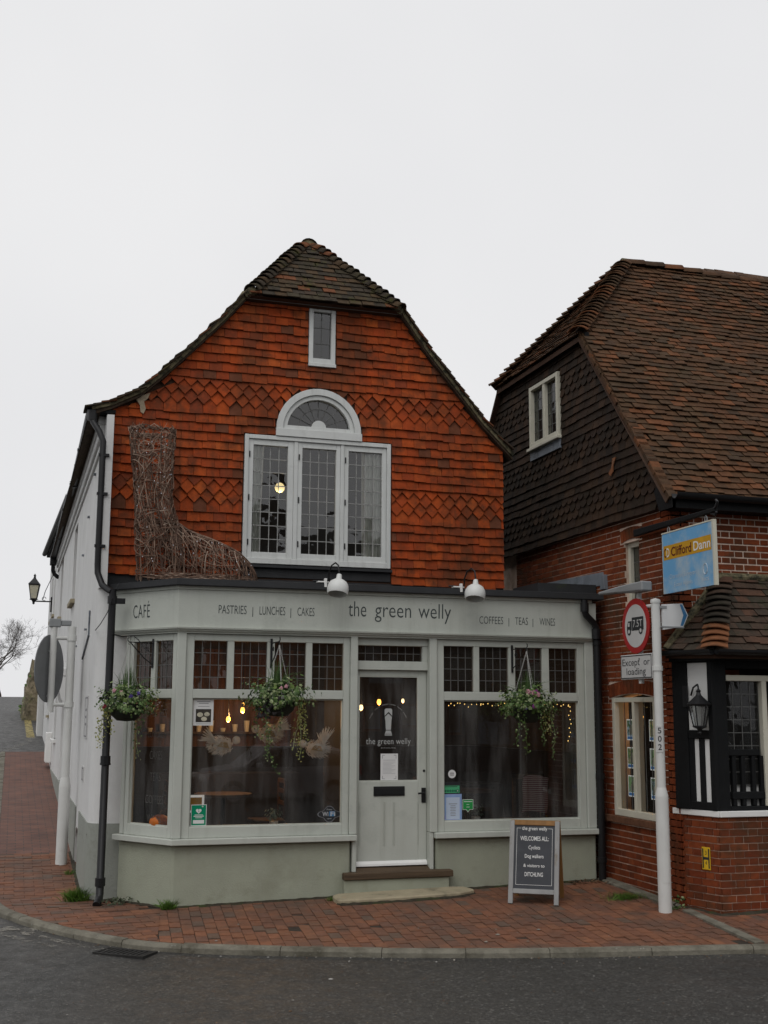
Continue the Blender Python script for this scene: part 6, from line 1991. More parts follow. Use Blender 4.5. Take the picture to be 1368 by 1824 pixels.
# ---- hydrant marker on the bay base
hy = thing('hydrant_marker', 'small yellow hydrant marker with black numerals on the brick base', 'sign', tuple(BCF @ Vector((.38, .46, .02))))
HY = BCF @ Matrix.Translation((.40, .0, .009))
YEL = pm('hydrant_yellow', (.62, .40, .02), .45, .1, 8)
mb = MB(HY); mb.box(-.055, .45, 0, .055, .675, .006); mb.build('plate', YEL, hy, bev=.004)
mb = MB(HY)
for (a, b, c_, d_) in ((-.046, .465, -.030, .66), (.030, .465, .046, .66), (-.030, .550, .030, .576)): flat(mb, [(a, b), (c_, b), (c_, d_), (a, d_)], .0075)
mb.build('letter_h', SIGNK, hy, recalc=False)
text('3', HY @ Matrix.Translation((0, .60, .006)), .022, .040, SIGNK, hy)
text('4', HY @ Matrix.Translation((0, .50, .006)), .022, .040, SIGNK, hy)

# ---- property cards hanging in the office window, lamps behind
CARD = pm('white_card', (.74, .75, .74), .5, .03)
def photo_mat(i, a, b, c_):
    return pm('house_photo_%d' % i, a, .4, .35, 22, patch=b, pscale=14 + i, pedge=(.45, .55), grime=c_, gscale=9 + i, gedge=(.5, .6))
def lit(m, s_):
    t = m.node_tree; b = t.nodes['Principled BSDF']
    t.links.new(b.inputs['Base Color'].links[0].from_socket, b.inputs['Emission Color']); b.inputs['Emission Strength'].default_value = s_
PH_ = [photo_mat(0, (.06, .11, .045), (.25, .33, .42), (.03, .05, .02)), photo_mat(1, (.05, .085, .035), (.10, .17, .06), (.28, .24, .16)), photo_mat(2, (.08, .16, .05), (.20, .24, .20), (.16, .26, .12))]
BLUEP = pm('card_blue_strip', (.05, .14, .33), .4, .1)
for m_ in PH_ + [BLUEP, CARD]: lit(m_, .35)      # emission added to the printed cards so they show behind the glass
places = ['top', 'middle', 'bottom']
for col, (u0, u1) in enumerate(((.30, .57), (.82, 1.09))):
    for r in range(3):
        z0 = [1.72, 1.40, 1.08][r]
        t = thing('property_card', '%s property card with a house photo in the %s light of the office window' % (places[r], 'left' if col == 0 else 'right'), 'card', tuple(W2 @ Vector(((u0 + u1) / 2, z0, -.10))), 'property cards in the office window')
        MB(W2).box(u0, z0, -.105, u1, z0 + .24, -.10).build('card', CARD, t)
        mb = MB(W2); flat(mb, [(u0 + .012, z0 + .05), (u1 - .012, z0 + .05), (u1 - .012, z0 + .228), (u0 + .012, z0 + .228)], -.0985); mb.build('photo', PH_[(r + col) % 3], t, recalc=False)
        mb = MB(W2); flat(mb, [((u0 + u1) / 2 - .07, z0 + .065), ((u0 + u1) / 2 + .06, z0 + .065), ((u0 + u1) / 2 + .06, z0 + .13), (((u0 + u1) / 2), z0 + .19), ((u0 + u1) / 2 - .07, z0 + .13)], -.0975); mb.build('house_shape', CREAM, t, recalc=False)
        mb = MB(W2); flat(mb, [(u0 + .012, z0 + .012), (u1 - .012, z0 + .012), (u1 - .012, z0 + .045), (u0 + .012, z0 + .045)], -.0985); mb.build('blue_strip', BLUEP, t, recalc=False)
WARM = emit_mat('warm_filament', (1.0, .46, .08), 3.2)
WARMP = emit_mat('warm_bulb_pale', (1.0, .74, .38), 2.6)
def pendant(p, zc, label, pw, m=None, r=.028, group='pendant bulbs in the cafe'):
    t = thing('pendant_bulb', label, 'lamp', (p[0], p[1], zc), group)
    MB().tube([(p[0], p[1], p[2] + .06), (p[0], p[1], zc)], .004, 5).build('flex', BLACK_METAL, t)
    MB().tube([(p[0], p[1], p[2] + .03), (p[0], p[1], p[2] + .075)], .016, 8).build('lamp_holder', BLACK_METAL, t)
    mb = MB(Matrix.Translation(p)); mb.lathe([(.0, -r * 1.5), (r * .7, -r * 1.1), (r, -r * .2), (r * .8, r * .6), (r * .45, r * 1.2)], 12); mb.build('bulb', m or WARM, t, smooth=True)
    if pw:
        l_ = bpy.data.lights.new('bulb_light', 'POINT'); l_.energy = pw; l_.color = (1, .52, .2); l_.shadow_soft_size = .03
        attach(bpy.data.objects.new('bulb_light', l_), t, Matrix.Translation((p[0], p[1], p[2] - .06)))
pendant((.985, 1.5, 2.045), 2.88, 'brightest amber bulb above the middle of the left shop window', 20)
pendant((.83, 1.6, 1.935), 2.88, 'lower amber bulb at the left of the left shop window', 12)
pendant((.62, 2.6, 2.02), 2.88, 'faint small bulb deep in the cafe at the far left', 2, WARM, .018)
pendant((1.25, 2.9, 2.12), 2.88, 'faint small bulb deep in the cafe behind the middle basket', 3, WARM, .018)
pendant((1.75, 2.7, 2.05), 2.88, 'faint small bulb deep in the cafe beside the door post', 2, WARM, .018)
pendant((2.48, 1.5, 2.085), 2.88, 'pale bulb at the left edge of the door glass', 2, WARMP)
pendant((2.715, 1.5, 2.155), 2.88, 'amber bulb in the middle of the door glass', 4)
pendant((3.03, 1.5, 2.17), 2.88, 'small bright bulb at the right of the door glass', 2, WARMP, .02)
pendant((5.75, .35, 1.99), 2.6, 'amber lamp in the left light of the office window', 5, WARM, .035, 'lamps in the office')
pendant((5.75, -.35, 1.99), 2.6, 'amber lamp in the right light of the office window', 5, WARM, .035, 'lamps in the office')
fl = thing('fairy_light_string', 'string of tiny warm lights along the top of the right shop window', 'fairy lights', (3.9, .15, 2.13))
mb = MB(); wire = []
rd = random.Random(5)
pts = [(3.06 + i * .042 + rd.gauss(0, .008), .16 + rd.gauss(0, .02), 2.135 - abs(rd.gauss(0, .022))) for i in range(40)] + [(4.685 + rd.gauss(0, .012), .16, 2.10 - i * .05) for i in range(9)]
for p in pts: mb.lathe([(.0, -.007), (.006, 0), (.0, .009)], 5, M=Matrix.Translation(p))
mb.build('lights', emit_mat('tiny_warm_light', (1, .62, .18), 2.2), fl, recalc=False)
MB().tube(pts, .0015, 3).build('wire', BLACK_METAL, fl, recalc=False)

# ---- things standing or hanging in the shop windows
FEATHER = pm('white_feather', (.88, .87, .84), .9, .10, 30)
def ellipsoid(mb, c, r, n=14, m=9, R_=None):
    M = Matrix.Translation(c) @ (R_ or Matrix.Identity(4)) @ Matrix.Diagonal((*r, 1))
    mb.lathe([(math.sin(math.pi * k / m) + 1e-4, -math.cos(math.pi * k / m)) for k in range(m + 1)], n, M=M)
def bird(c, d, label, tail):
    t = thing('feather_bird', label, 'ornament', c, 'feather birds hanging in the left window')
    mb = MB(); ellipsoid(mb, c, (.105, .06, .07)); mb.build('body', FEATHER, t, smooth=True)
    mb = MB(); ellipsoid(mb, Vector(c) + Vector((.15 * d, -.01, .055)), (.045, .04, .045)); mb.build('head', FEATHER, t, smooth=True)
    mb = MB()
    for k in range(34):
        a = math.radians(48 + k * 2.2) if tail == 'up' else math.radians(120 + k * 1.6)
        p0 = Vector(c) + Vector((-.08 * d, rd.gauss(0, .025), .03))
        p1 = p0 + Vector((math.cos(a) * .17 * d * rd.uniform(.7, 1.1) + (-.05 * d if tail == 'up' else 0), rd.gauss(0, .03), math.sin(a) * .20 * rd.uniform(.75, 1.1)))
        mb.tube([p0, (p0 + p1) / 2 + Vector((0, 0, .01)), p1], [.006, .010, .002], 4)
    mb.build('tail_feathers', FEATHER, t)
    mb = MB()
    for k in range(220):
        v_ = Vector((rd.gauss(0, 1), rd.gauss(0, 1), rd.gauss(0, 1))).normalized()
        p0 = Vector(c) + Vector((v_.x * .12, v_.y * .065, v_.z * .08))
        mb.tube([p0, p0 + Vector((v_.x * .03 - .035 * d, v_.y * .03, v_.z * .03 + rd.gauss(0, .008)))], [.006, .0015], 3)
    mb.build('body_feathers', FEATHER, t, recalc=False)
    mb = MB(); mb.prism([(c[0] - .07, c[1] - .072, c[2] - .01), (c[0] + .06, c[1] - .075, c[2] - .03), (c[0] + .04, c[1] - .072, c[2] + .03), (c[0] - .03, c[1] - .072, c[2] + .04)], (0, -.01, 0)); mb.build('wing', pm('straw_wing', (.42, .30, .12), .8, .2) if 'straw_wing' not in MATS else MATS['straw_wing'], t)
    MB().tube([(c[0], c[1], c[2] + .08), (c[0], c[1], 2.88)], .0015, 4).build('thread', BLACK_METAL, t)
bird((.53, .20, 1.66), 1, 'white feather bird hanging under the notice in the left window', 'flat')
bird((1.04, .20, 1.78), -1, 'white feather bird hanging behind the middle basket', 'flat')
bird((1.58, .20, 1.62), -1, 'white feather bird with raised tail at the right of the left window', 'up')
def pot_plant(c, label, leafm, seed):
    rd_ = random.Random(seed)
    t = thing('pot_plant', label, 'plant', c, 'pot plants on the window boards')
    mb = MB(Matrix.Translation(c)); mb.lathe([(.0, .0), (.04, .0), (.052, .075), (.046, .075), (.0, .065)], 14); mb.build('pot', WHITE_PAINT, t, smooth=True)
    mb = MB()
    for i in range(70):
        a, r_ = rd_.uniform(0, 6.28), rd_.uniform(0, .10)
        leaf(mb, Vector(c) + Vector((r_ * math.cos(a), r_ * math.sin(a) * .6, .09 + rd_.uniform(0, .12))), rd_.uniform(.03, .05), Vector((math.cos(a), math.sin(a), .8)), rd_.random(), 'round')
    mb.build('leaves', leafm, t, recalc=False)
SUCC = pm('grey_green_leaf', (0, 0, 0), .7, .2, rnd=[(.16, .22, .18), (.20, .26, .22), (.12, .18, .14)])
pot_plant((1.13, .26, .762), 'pale pot plant at the bottom of the left shop window', SUCC, 2)
pot_plant((3.52, .26, .762), 'leafy pot plant at the bottom of the right shop window', SUCC, 4)
pm_ = thing('pumpkin', 'orange pumpkin behind the canted corner window', 'pumpkin', (-.10, .36, .765))
mb = MB(Matrix.Translation((-.10, .36, .845)))
n_ = 32; vv, ff = [], []
for j in range(9):
    ph = -math.pi / 2 + math.pi * j / 8
    for k in range(n_):
        a = 2 * math.pi * k / n_; r_ = .115 * math.cos(ph) * (1 - .10 * abs(math.sin(4 * a)))
        vv.append((r_ * math.cos(a), r_ * math.sin(a), .08 * math.sin(ph) - .02 * math.cos(ph) ** 6 * 0))
for j in range(8):
    for k in range(n_): ff.append((j * n_ + k, j * n_ + (k + 1) % n_, (j + 1) * n_ + (k + 1) % n_, (j + 1) * n_ + k))
mb.add(vv, ff); mb.build('flesh', pm('pumpkin_skin', (.42, .11, .015), .5, .15), pm_, smooth=True)
MB().tube([(-.10, .36, .92), (-.095, .35, .95), (-.08, .345, .97)], [.014, .010, .012], 6).build('stalk', OAK, pm_)
MB(CA).box(-.80, .70, -.42, -.05, .765, -.085).build('window_board', PANEL, cafe)
kn = thing('knitted_throw', 'red and white knitted throw over a chair in the right window', 'throw', (4.3, .5, .8))
KNIT = bpy.data.materials.new('striped_knit'); KNIT.use_nodes = True
t_ = KNIT.node_tree; wv_ = _n(t_, 'ShaderNodeTexWave'); wv_.bands_direction = 'Z'; wv_.inputs['Scale'].default_value = 14; wv_.inputs['Distortion'].default_value = 1.2
g_ = _n(t_, 'ShaderNodeNewGeometry'); t_.links.new(g_.outputs['Position'], wv_.inputs['Vector'])
t_.links.new(_ramp(t_, wv_.outputs['Fac'], [(.35, (.16, .035, .05)), (.6, (.42, .36, .34))]), t_.nodes['Principled BSDF'].inputs['Base Color'])
mb = MB()
vv, ff = [], []
for j in range(7):
    for i in range(9):
        vv.append((4.13 + i * .042 + .01 * math.sin(j), .34 + .03 * math.sin(i * .9) - .012 * j, .86 + j * .07 + .02 * math.sin(i * .5)))
for j in range(6):
    for i in range(8): ff.append((j * 9 + i, j * 9 + i + 1, j * 9 + i + 10, j * 9 + i + 9))
mb.add(vv, ff); mb.build('throw', KNIT, kn, smooth=True, recalc=False)
mb = MB(); mb.box(4.1, .51, .3, 4.14, .55, 1.3); mb.box(4.46, .51, .3, 4.5, .55, 1.3); mb.box(4.1, .51, 1.24, 4.5, .55, 1.3); mb.box(4.1, .53, .72, 4.5, .95, .76); mb.build('chair_frame', OAK, kn)
pf = thing('picture_frame', 'small framed yellow picture at the left of the left shop window', 'picture', (.27, .2, .77))
MB().box(.17, .18, .95, .345, .20, 1.135).build('frame', CARD, pf)
MB().box(.195, .176, .975, .32, .181, 1.11).build('print', pm('ochre_print', (.42, .25, .03), .6, .2, 20), pf)

# ---- notices and stickers on the glass
SG = FA @ Matrix.Translation((0, 0, -.043))
def notice(name, label, u0, z0, u1, z1, mat, F=SG, th=.0012, cat='notice'):
    t = thing(name, label, cat, tuple(F @ Vector(((u0 + u1) / 2, z0, 0))))
    MB(F).box(u0, z0, 0, u1, z1, th).build('sheet', mat, t)
    return t
def bars(t, F, rows, mat, z=.0022, name='printed_lines'):
    mb = MB(F)
    for (a, b, c_, d_) in rows: flat(mb, [(a, b), (c_, b), (c_, d_), (a, d_)], z)
    return mb.build(name, mat, t, recalc=False)
PAPER = pm('white_paper', (.66, .66, .65), .8, .03)
GREYINK = pm('grey_print', (.22, .22, .23), .8, .1)
t = notice('paper_notice', 'white paper notice with a photo of cakes at the top of the left window', .178, 1.875, .395, 2.172, PAPER)
bars(t, SG, [(.215, 2.125, .36, 2.133), (.235, 2.108, .34, 2.115), (.225, 2.075, .35, 2.080), (.21, 1.89, .37, 1.895)], GREYINK)
mb = MB(SG); flat(mb, [(.205, 1.91), (.37, 1.91), (.37, 2.05), (.205, 2.05)], .0022); mb.build('photo', pm('dark_food_photo', (.045, .04, .034), .5, .3, 14), t, recalc=False)
mb = MB(SG)
for (u, z, r_) in ((.25, 1.99, .033), (.325, 1.995, .03), (.295, 1.945, .032)): flat(mb, [(u + r_ * math.cos(k * .523), z + r_ * .75 * math.sin(k * .523)) for k in range(12)], .0028)
mb.build('photo_plates', pm('plate_print', (.50, .47, .36), .6, .3, 30), t, recalc=False)
DGREEN = pm('defibrillator_green', (.0, .22, .11), .45, .05)
t = notice('defibrillator_sticker', 'green sticker with a white heart at the lower left of the left window', .186, .826, .352, 1.045, PAPER)
bars(t, SG, [(.192, .832, .346, 1.039)], DGREEN, .0018, 'green_field')
mb = MB(SG)
hp = [(16 * math.sin(a) ** 3, 13 * math.cos(a) - 5 * math.cos(2 * a) - 2 * math.cos(3 * a) - math.cos(4 * a)) for a in [2 * math.pi * k / 28 for k in range(28)]]
flat(mb, [(.268 + x * .0019, .978 + y * .0018) for x, y in hp], .0026); flat(mb, [(.305, 1.016), (.311, 1.016), (.311, 1.034), (.305, 1.034)], .0026); flat(mb, [(.299, 1.022), (.317, 1.022), (.317, 1.028), (.299, 1.028)], .0026)
mb.build('heart', PAPER, t, recalc=False)
bars(t, SG, [(.225, .935, .315, .941), (.215, .920, .325, .928), (.232, .905, .308, .911)], PAPER, .0026)
bars(t, SG, [(.21, .848, .328, .885)], PAPER, .0026, 'white_box')
mb = MB(SG); flat(mb, [(.270, .99), (.262, .975), (.268, .975), (.264, .962), (.276, .979), (.270, .979)], .0032); mb.build('bolt', DGREEN, t, recalc=False)
# wifi cloud sticker
t = thing('wifi_sticker', 'cloud shaped free wifi sticker at the lower right of the left window', 'sticker', tuple(SG @ Vector((1.70, .84, 0))))
def cloud(s_): return [(1.705 + s_ * (.118 + .020 * math.cos(4 * a)) * math.cos(a), .918 + s_ * (.075 + .016 * math.cos(4 * a)) * math.sin(a)) for a in [2 * math.pi * k / 48 for k in range(48)]]
mb = MB(SG); flat(mb, cloud(1.0), .0012); mb.build('sheet', SIGNK, t, recalc=False)
mb = MB(SG); o_, i_ = cloud(.97), cloud(.91); n_ = 48
mb.add([(a, b, .002) for a, b in o_] + [(a, b, .002) for a, b in i_], [(k, (k + 1) % n_, n_ + (k + 1) % n_, n_ + k) for k in range(n_)]); mb.build('outline', GREYINK, t, recalc=False)
bars(t, SG, [(1.705, .895, 1.765, .948)], SIGNBLUE, .002, 'blue_patch')
LG = pm('light_grey_print', (.42, .43, .44), .6, .05)
text('Wi', SG @ Matrix.Translation((1.660, .898, .002)), .068, .048, LG, t, bold=.02)
text('Fi', SG @ Matrix.Translation((1.745, .898, .002)), .055, .048, LG, t, bold=.02)
text('Free', SG @ Matrix.Translation((1.705, .96, .002)), .06, .018, LG, t)
text('spot', SG @ Matrix.Translation((1.705, .865, .002)), .05, .015, LG, t)
# door notice
DG = DF @ Matrix.Translation((0, 0, -.017))
t = notice('door_notice', 'white bordered paper notice on the door glass', 2.31, 1.262, 2.515, 1.565, PAPER, DG)
bars(t, DG, [(2.34, 1.49, 2.485, 1.496)] + [(2.335, 1.47 - .014 * k, 2.335 + .15 * (1 - .15 * (k % 3)), 1.474 - .014 * k) for k in range(10)], LG)
for (u, z, su, sz) in ((2.33, 1.545, 1, -1), (2.495, 1.545, -1, -1), (2.33, 1.285, 1, 1), (2.495, 1.285, -1, 1)):
    bars(t, DG, [tuple(sorted((u, u + su * .03))) [0:1] + (z,) + tuple(sorted((u, u + su * .03)))[1:2] + (z + .005,), (min(u, u + su * .005), min(z, z + sz * .035), max(u, u + su * .005), max(z, z + sz * .035))], GREYINK, .0022, 'corner_ornament')
# right window stickers
t = thing('round_sticker', 'round white sticker above the green rating in the right window', 'sticker', tuple(SG @ Vector((3.145, 1.30, 0))))
mb = MB(SG); flat(mb, [(3.145 + .047 * math.cos(k * .262), 1.335 + .047 * math.sin(k * .262)) for k in range(24)], .0012); mb.build('sheet', PAPER, t, recalc=False)
bars(t, SG, [(3.125, 1.35, 3.165, 1.354), (3.12, 1.332, 3.17, 1.342), (3.122, 1.318, 3.168, 1.324)], GREYINK)
t = notice('hygiene_sticker', 'black and green food hygiene rating sticker in the right window', 3.046, 1.115, 3.245, 1.245, SIGNK, cat='sticker')
bars(t, SG, [(3.05, 1.125, 3.235, 1.205)], pm('hygiene_green', (.07, .36, .17), .5, .05), .0018, 'green_field')
bars(t, SG, [(3.055, 1.19, 3.21, 1.197), (3.05, 1.222, 3.12, 1.228)], SIGNK, .0024)
mb = MB(SG)
for k in range(6):
    r_ = .014 if k < 5 else .018
    flat(mb, [(3.066 + k * .029 + r_ * math.cos(q * .63), 1.148 + r_ * math.sin(q * .63)) for q in range(10)], .0024)
mb.build('score_dots', pm('hygiene_dark_green', (.02, .14, .07), .5), t, recalc=False)
text('5', SG @ Matrix.Translation((3.211, 1.141, .0026)), .011, .016, PAPER, t, bold=.03)
t = notice('opening_hours_poster', 'pale blue poster with a printed list in the right window', 3.046, .805, 3.262, 1.112, pm('blue_edged_paper', (.24, .36, .60), .7, .15, 8, patch=(.34, .30, .58), pscale=6))
bars(t, SG, [(3.072, .835, 3.236, 1.075)], pm('pale_blue_paper', (.46, .54, .66), .8, .05), .0018, 'inner_sheet')
bars(t, SG, [(3.105, 1.0, 3.205, 1.007)] + [(3.125 - .004 * (k % 2), .98 - .018 * k, 3.185 + .004 * (k % 2), .986 - .018 * k) for k in range(7)], GREYINK, .0024)
t = thing('green_badge_sticker', 'green speech bubble sticker beside the blue poster', 'sticker', tuple(SG @ Vector((3.34, .89, 0))))
mb = MB(SG); flat(mb, [(3.272, .935), (3.315, .935), (3.337, .905), (3.359, .935), (3.402, .935), (3.402, 1.05), (3.272, 1.05)], .0012); mb.build('sheet', PAPER, t, recalc=False)
mb = MB(SG); flat(mb, [(3.277, .940), (3.317, .940), (3.337, .913), (3.357, .940), (3.397, .940), (3.397, 1.045), (3.277, 1.045)], .0020); mb.build('green_field', pm('badge_green', (.02, .26, .06), .5), t, recalc=False)
bars(t, SG, [(3.287, 1.022, 3.387, 1.029), (3.318, .962, 3.356, .968)], PAPER, .0028)
mb = MB(SG); mb.tube([(3.32 + .008 * k, .99 + .006 * (k % 2), .002) for k in range(5)], .003, 4); mb.build('emblem', PAPER, t)

# ---- furniture inside the cafe
FURN = pm('dark_cafe_wood', (.050, .028, .016), .5, .3, 6)
def cafe_table(x, y, label):
    t = thing('cafe_table', label, 'table', (x, y, .3), 'tables inside the cafe')
    M = Matrix.Translation((x, y, .3))
    MB(M).lathe([(.0, .74), (.34, .74), (.34, .77), (.0, .77)], 24).build('table_top', FURN, t)
    MB(M).lathe([(.03, .02), (.03, .74)], 10).build('column', BLACK_METAL, t)
    MB(M).lathe([(.0, .0), (.22, .0), (.20, .025), (.0, .03)], 20).build('base', BLACK_METAL, t)
def cafe_chair(x, y, rz, label):
    t = thing('cafe_chair', label, 'chair', M=Matrix.Translation((x, y, .3)) @ Matrix.Rotation(rz, 4, 'Z'), group='chairs inside the cafe')
    MB().box(-.2, -.2, .43, .2, .2, .46).build('seat', FURN, t, bev=.01, local=True)
    for a in (-.18, .18):
        for b in (-.18, .18):
            MB().tube([(a, b, 0), (a, b, .92 if b > 0 else .43)], .016, 8).build('leg', FURN, t, local=True)
    for z in (.62, .76, .88): MB().box(-.18, .17, z, .18, .19, z + .05).build('back_slat', FURN, t, local=True)
cafe_table(.75, 1.35, 'round wooden table behind the left shop window')
cafe_table(3.85, 1.45, 'round wooden table behind the right shop window')
cafe_chair(.25, 1.25, 1.57, 'wooden chair at the left of the left window table')
cafe_chair(1.30, 1.45, -1.57, 'wooden chair at the right of the left window table')
cafe_chair(3.35, 1.30, 1.57, 'wooden chair at the left of the right window table')
sh = thing('wall_shelf', 'shelf of white crockery on the back wall of the cafe', 'shelf', (1.0, 3.45, 1.75))
MB().box(.0, 3.4, 1.72, 1.9, 3.6, 1.75).build('board', FURN, sh)
for i in range(11):
    MB(Matrix.Translation((.1 + i * .165, 3.5, 1.75))).lathe([(.0, .0), (.03, .0), (.042, .05 + .05 * (i % 3)), (.038, .05 + .05 * (i % 3)), (.0, .02)], 12).build('cup', WHITE_PAINT, sh, smooth=True)
for i, (x, z, w, h) in enumerate(((3.25, 1.75, .3, .4), (3.9, 1.8, .5, .35), (4.5, 1.7, .25, .42))):
    t = thing('wall_picture', ('left', 'middle', 'right')[i] + ' framed picture on the back wall of the cafe', 'picture', (x, 3.58, z), 'pictures on the back wall')
    MB().box(x - w / 2, 3.57, z, x + w / 2, 3.598, z + h).build('frame', FURN, t)
    MB().box(x - w / 2 + .04, 3.56, z + .04, x + w / 2 - .04, 3.571, z + h - .04).build('print', CHALKB, t)
# ================================================================== UP THE SIDE STREET
# ---- sign post with the back of a round sign
lx, ly = -.985, 3.20
lz = G(lx, ly)
lp_ = thing('sign_post', 'white sign post against the white wall carrying the grey back of a round sign', 'sign post', (lx, ly, lz))
MB().tube([(lx, ly, lz - .1), (lx, ly, 1.06)], .072, 16).build('base_section', POSTW, lp_, smooth=True)
MB().tube([(lx, ly, 1.05), (lx, ly, 1.08), (lx, ly, 1.18)], [.0725, .072, .052], 16).build('tapered_shoulder', POSTW, lp_, smooth=True)
MB().tube([(lx, ly, 1.17), (lx, ly, 3.11)], .052, 16).build('pole', POSTW, lp_, smooth=True)
mb = MB(Matrix.Translation((lx, ly, .55))); mb.lathe([(.0745, -.28), (.0745, .28)], 8, start=math.radians(240), sweep=math.radians(60)); mb.build('access_door', POSTW, lp_, recalc=False)
tx = -1.215
MB().tube([(tx, ly, 2.0), (tx, ly, 3.10)], .042, 14).build('short_tube', POSTW, lp_, smooth=True)
for z in (2.96, 2.10):
    MB().tube([(tx, ly, z), (lx, ly, z)], .026, 10).build('arm', POSTW, lp_, smooth=True)
    collar(lp_, (lx, ly, z), (0, 0, 1), .062, .07, POSTW, 'clamp')
LD = Fr((-1.255, 3.30, 2.565), (.44, .90, 0), (0, 0, 1))
mb = MB(LD); disc(mb, .44, 0, .012)
mb.build('round_sign_back', pm('dark_grey_sign_back', (.19, .197, .203), .55, .1, 6), lp_)
for z in (2.78, 2.20):
    MB().box(-1.35, 3.235, z, -1.16, 3.262, z + .02).build('strap', SIGNGREY, lp_)
MB(LD).box(-.23, -.23, -.006, -.15, -.15, -.001).build('maker_sticker', SIGNW, lp_)
mb = MB(); mb.box(-1.28, ly - .05, 3.10, -1.13, ly + .05, 3.21); mb.box(-1.13, ly - .04, 3.12, -1.0, ly + .05, 3.19); mb.build('sign_lamp', SIGNGREY, lp_, bev=.01)
# ---- plaques on the white wall
for (label, u0, u1, z0, z1) in (('tall white plaque with a thin dark border on the side wall', -2.25, -1.72, 1.70, 2.20), ('small white plaque with a dark border low on the side wall', -2.35, -2.05, 1.18, 1.36)):
    t = thing('wall_plaque', label, 'plaque', tuple(SW @ Vector(((u0 + u1) / 2, z0, 0))))
    MB(SW).box(u0, z0, .0, u1, z1, .012).build('plate', SIGNW, t)
    mb = MB(SW)
    for (a, b, c_, d_) in ((u0 + .02, z0 + .015, u1 - .02, z0 + .03), (u0 + .02, z1 - .03, u1 - .02, z1 - .015), (u0 + .02, z0 + .015, u0 + .045, z1 - .015), (u1 - .045, z0 + .015, u1 - .02, z1 - .015)): flat(mb, [(a, b), (c_, b), (c_, d_), (a, d_)], .0135)
    for k in range(3): flat(mb, [(u0 + .15, z0 + (z1 - z0) * (.3 + .17 * k)), (u1 - .15, z0 + (z1 - z0) * (.3 + .17 * k)), (u1 - .15, z0 + (z1 - z0) * (.36 + .17 * k)), (u0 + .15, z0 + (z1 - z0) * (.36 + .17 * k))], .0135)
    mb.build('print', GREYINK, t, recalc=False)
# ---- meter cabinet
mc = thing('meter_cabinet', 'white meter cabinet low on the side wall up the street', 'cabinet', (-.9, 14.0, .8))
MB(SW).box(-14.4, .92, .0, -13.75, 1.55, .12).build('box', WHITE_PAINT, mc, bev=.01)
MB(SW).box(-14.36, .95, .12, -13.79, 1.52, .128).build('door', WHITE_PAINT, mc)
# ---- further white cottage with deep eaves
cot = thing('white_cottage', 'further white cottage with dark deep eaves up the side street', 'building', (1, 20, 1.2))
CT = Fr((-.80, 0, 0), (0, -1, 0), (0, 0, 1))
op = [rect(-18.2, 4.35, -17.4, 5.5), rect(-20.3, 4.35, -19.5, 5.5), rect(-18.4, 1.9, -17.4, 3.1)]
fill_holes([(-22.5, .2), (-15.02, .2), (-15.02, 6.3), (-22.5, 6.3)], op, .25, WHITE_WALL, 'wall', cot, CT)
for (u0, v0, u1, v1) in ((-18.2, 4.35, -17.4, 5.5), (-20.3, 4.35, -19.5, 5.5), (-18.4, 1.9, -17.4, 3.1)):
    mb = MB(CT); frame_rect(mb, u0, v0, u1, v1, .06, -.16, -.10); w = mb.build('window', WHITE_PAINT, cot)
    MB(CT).add([(u0, v0, -.13), (u1, v0, -.13), (u1, v1, -.13), (u0, v1, -.13)], [(0, 1, 2, 3)]).build('pane', GLASS_LEAD, w, recalc=False)
    mb = MB(CT); mb.box(u0 - .05, v0 - .06, -.1, u1 + .05, v0, .05); mb.build('sill', STONE_STEP, w)
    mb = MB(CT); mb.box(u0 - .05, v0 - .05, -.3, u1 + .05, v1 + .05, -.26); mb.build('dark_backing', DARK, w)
mb = MB(); mb.box(-.8, 22.25, .2, 4, 22.5, 6.3); mb.build('end_wall', WHITE_WALL, cot)
mb = MB(); mb.box(-.5, 15.04, 3, 4, 15.2, 6.8); mb.build('end_wall', WHITE_WALL, cot)
mb = MB(); mb.add([(-.60, 15.05, 6.98), (-.85, 26.4, 6.98), (2.2, 26.4, 9.2), (2.2, 15.05, 9.2), (-.60, 15.05, 6.90), (-.85, 26.4, 6.90), (2.2, 26.4, 9.1), (2.2, 15.05, 9.1)],
   [(0, 1, 2, 3), (7, 6, 5, 4), (0, 4, 5, 1), (1, 5, 6, 2), (2, 6, 7, 3), (3, 7, 4, 0)]); mb.build('roof', ROOF_BROWN, cot)
mb = MB(); mb.prism([(-.60, 15.05, 6.84), (-.85, 26.4, 6.84), (-.2, 26.4, 6.84), (-.2, 15.05, 6.84)], (0, 0, .055)); mb.build('eaves_soffit', BLACK_TIMBER, cot)
mb = MB(); gutter(mb, (-.67, 15.0, 6.95), (-.92, 26.4, 6.95), .075); mb.build('gutter_length', BLACK_METAL, cot, recalc=False)
mb = MB(); mb.box(-.95, 22.5, .3, .5, 24.0, 3.2); mb.build('porch_wall', WHITE_WALL, cot)
# end of the cafe's gutter and its little outlet
pipe(cafe, 'downpipe', [(-.96, 14.62, 5.40), (-.955, 14.64, 5.12), (-.92, 14.68, 5.04), (-.83, 14.75, 4.98)], .045)
MB().box(-1.03, 14.45, 5.24, -.89, 14.75, 5.47).build('rainwater_head', BLACK_METAL, cafe, bev=.01)
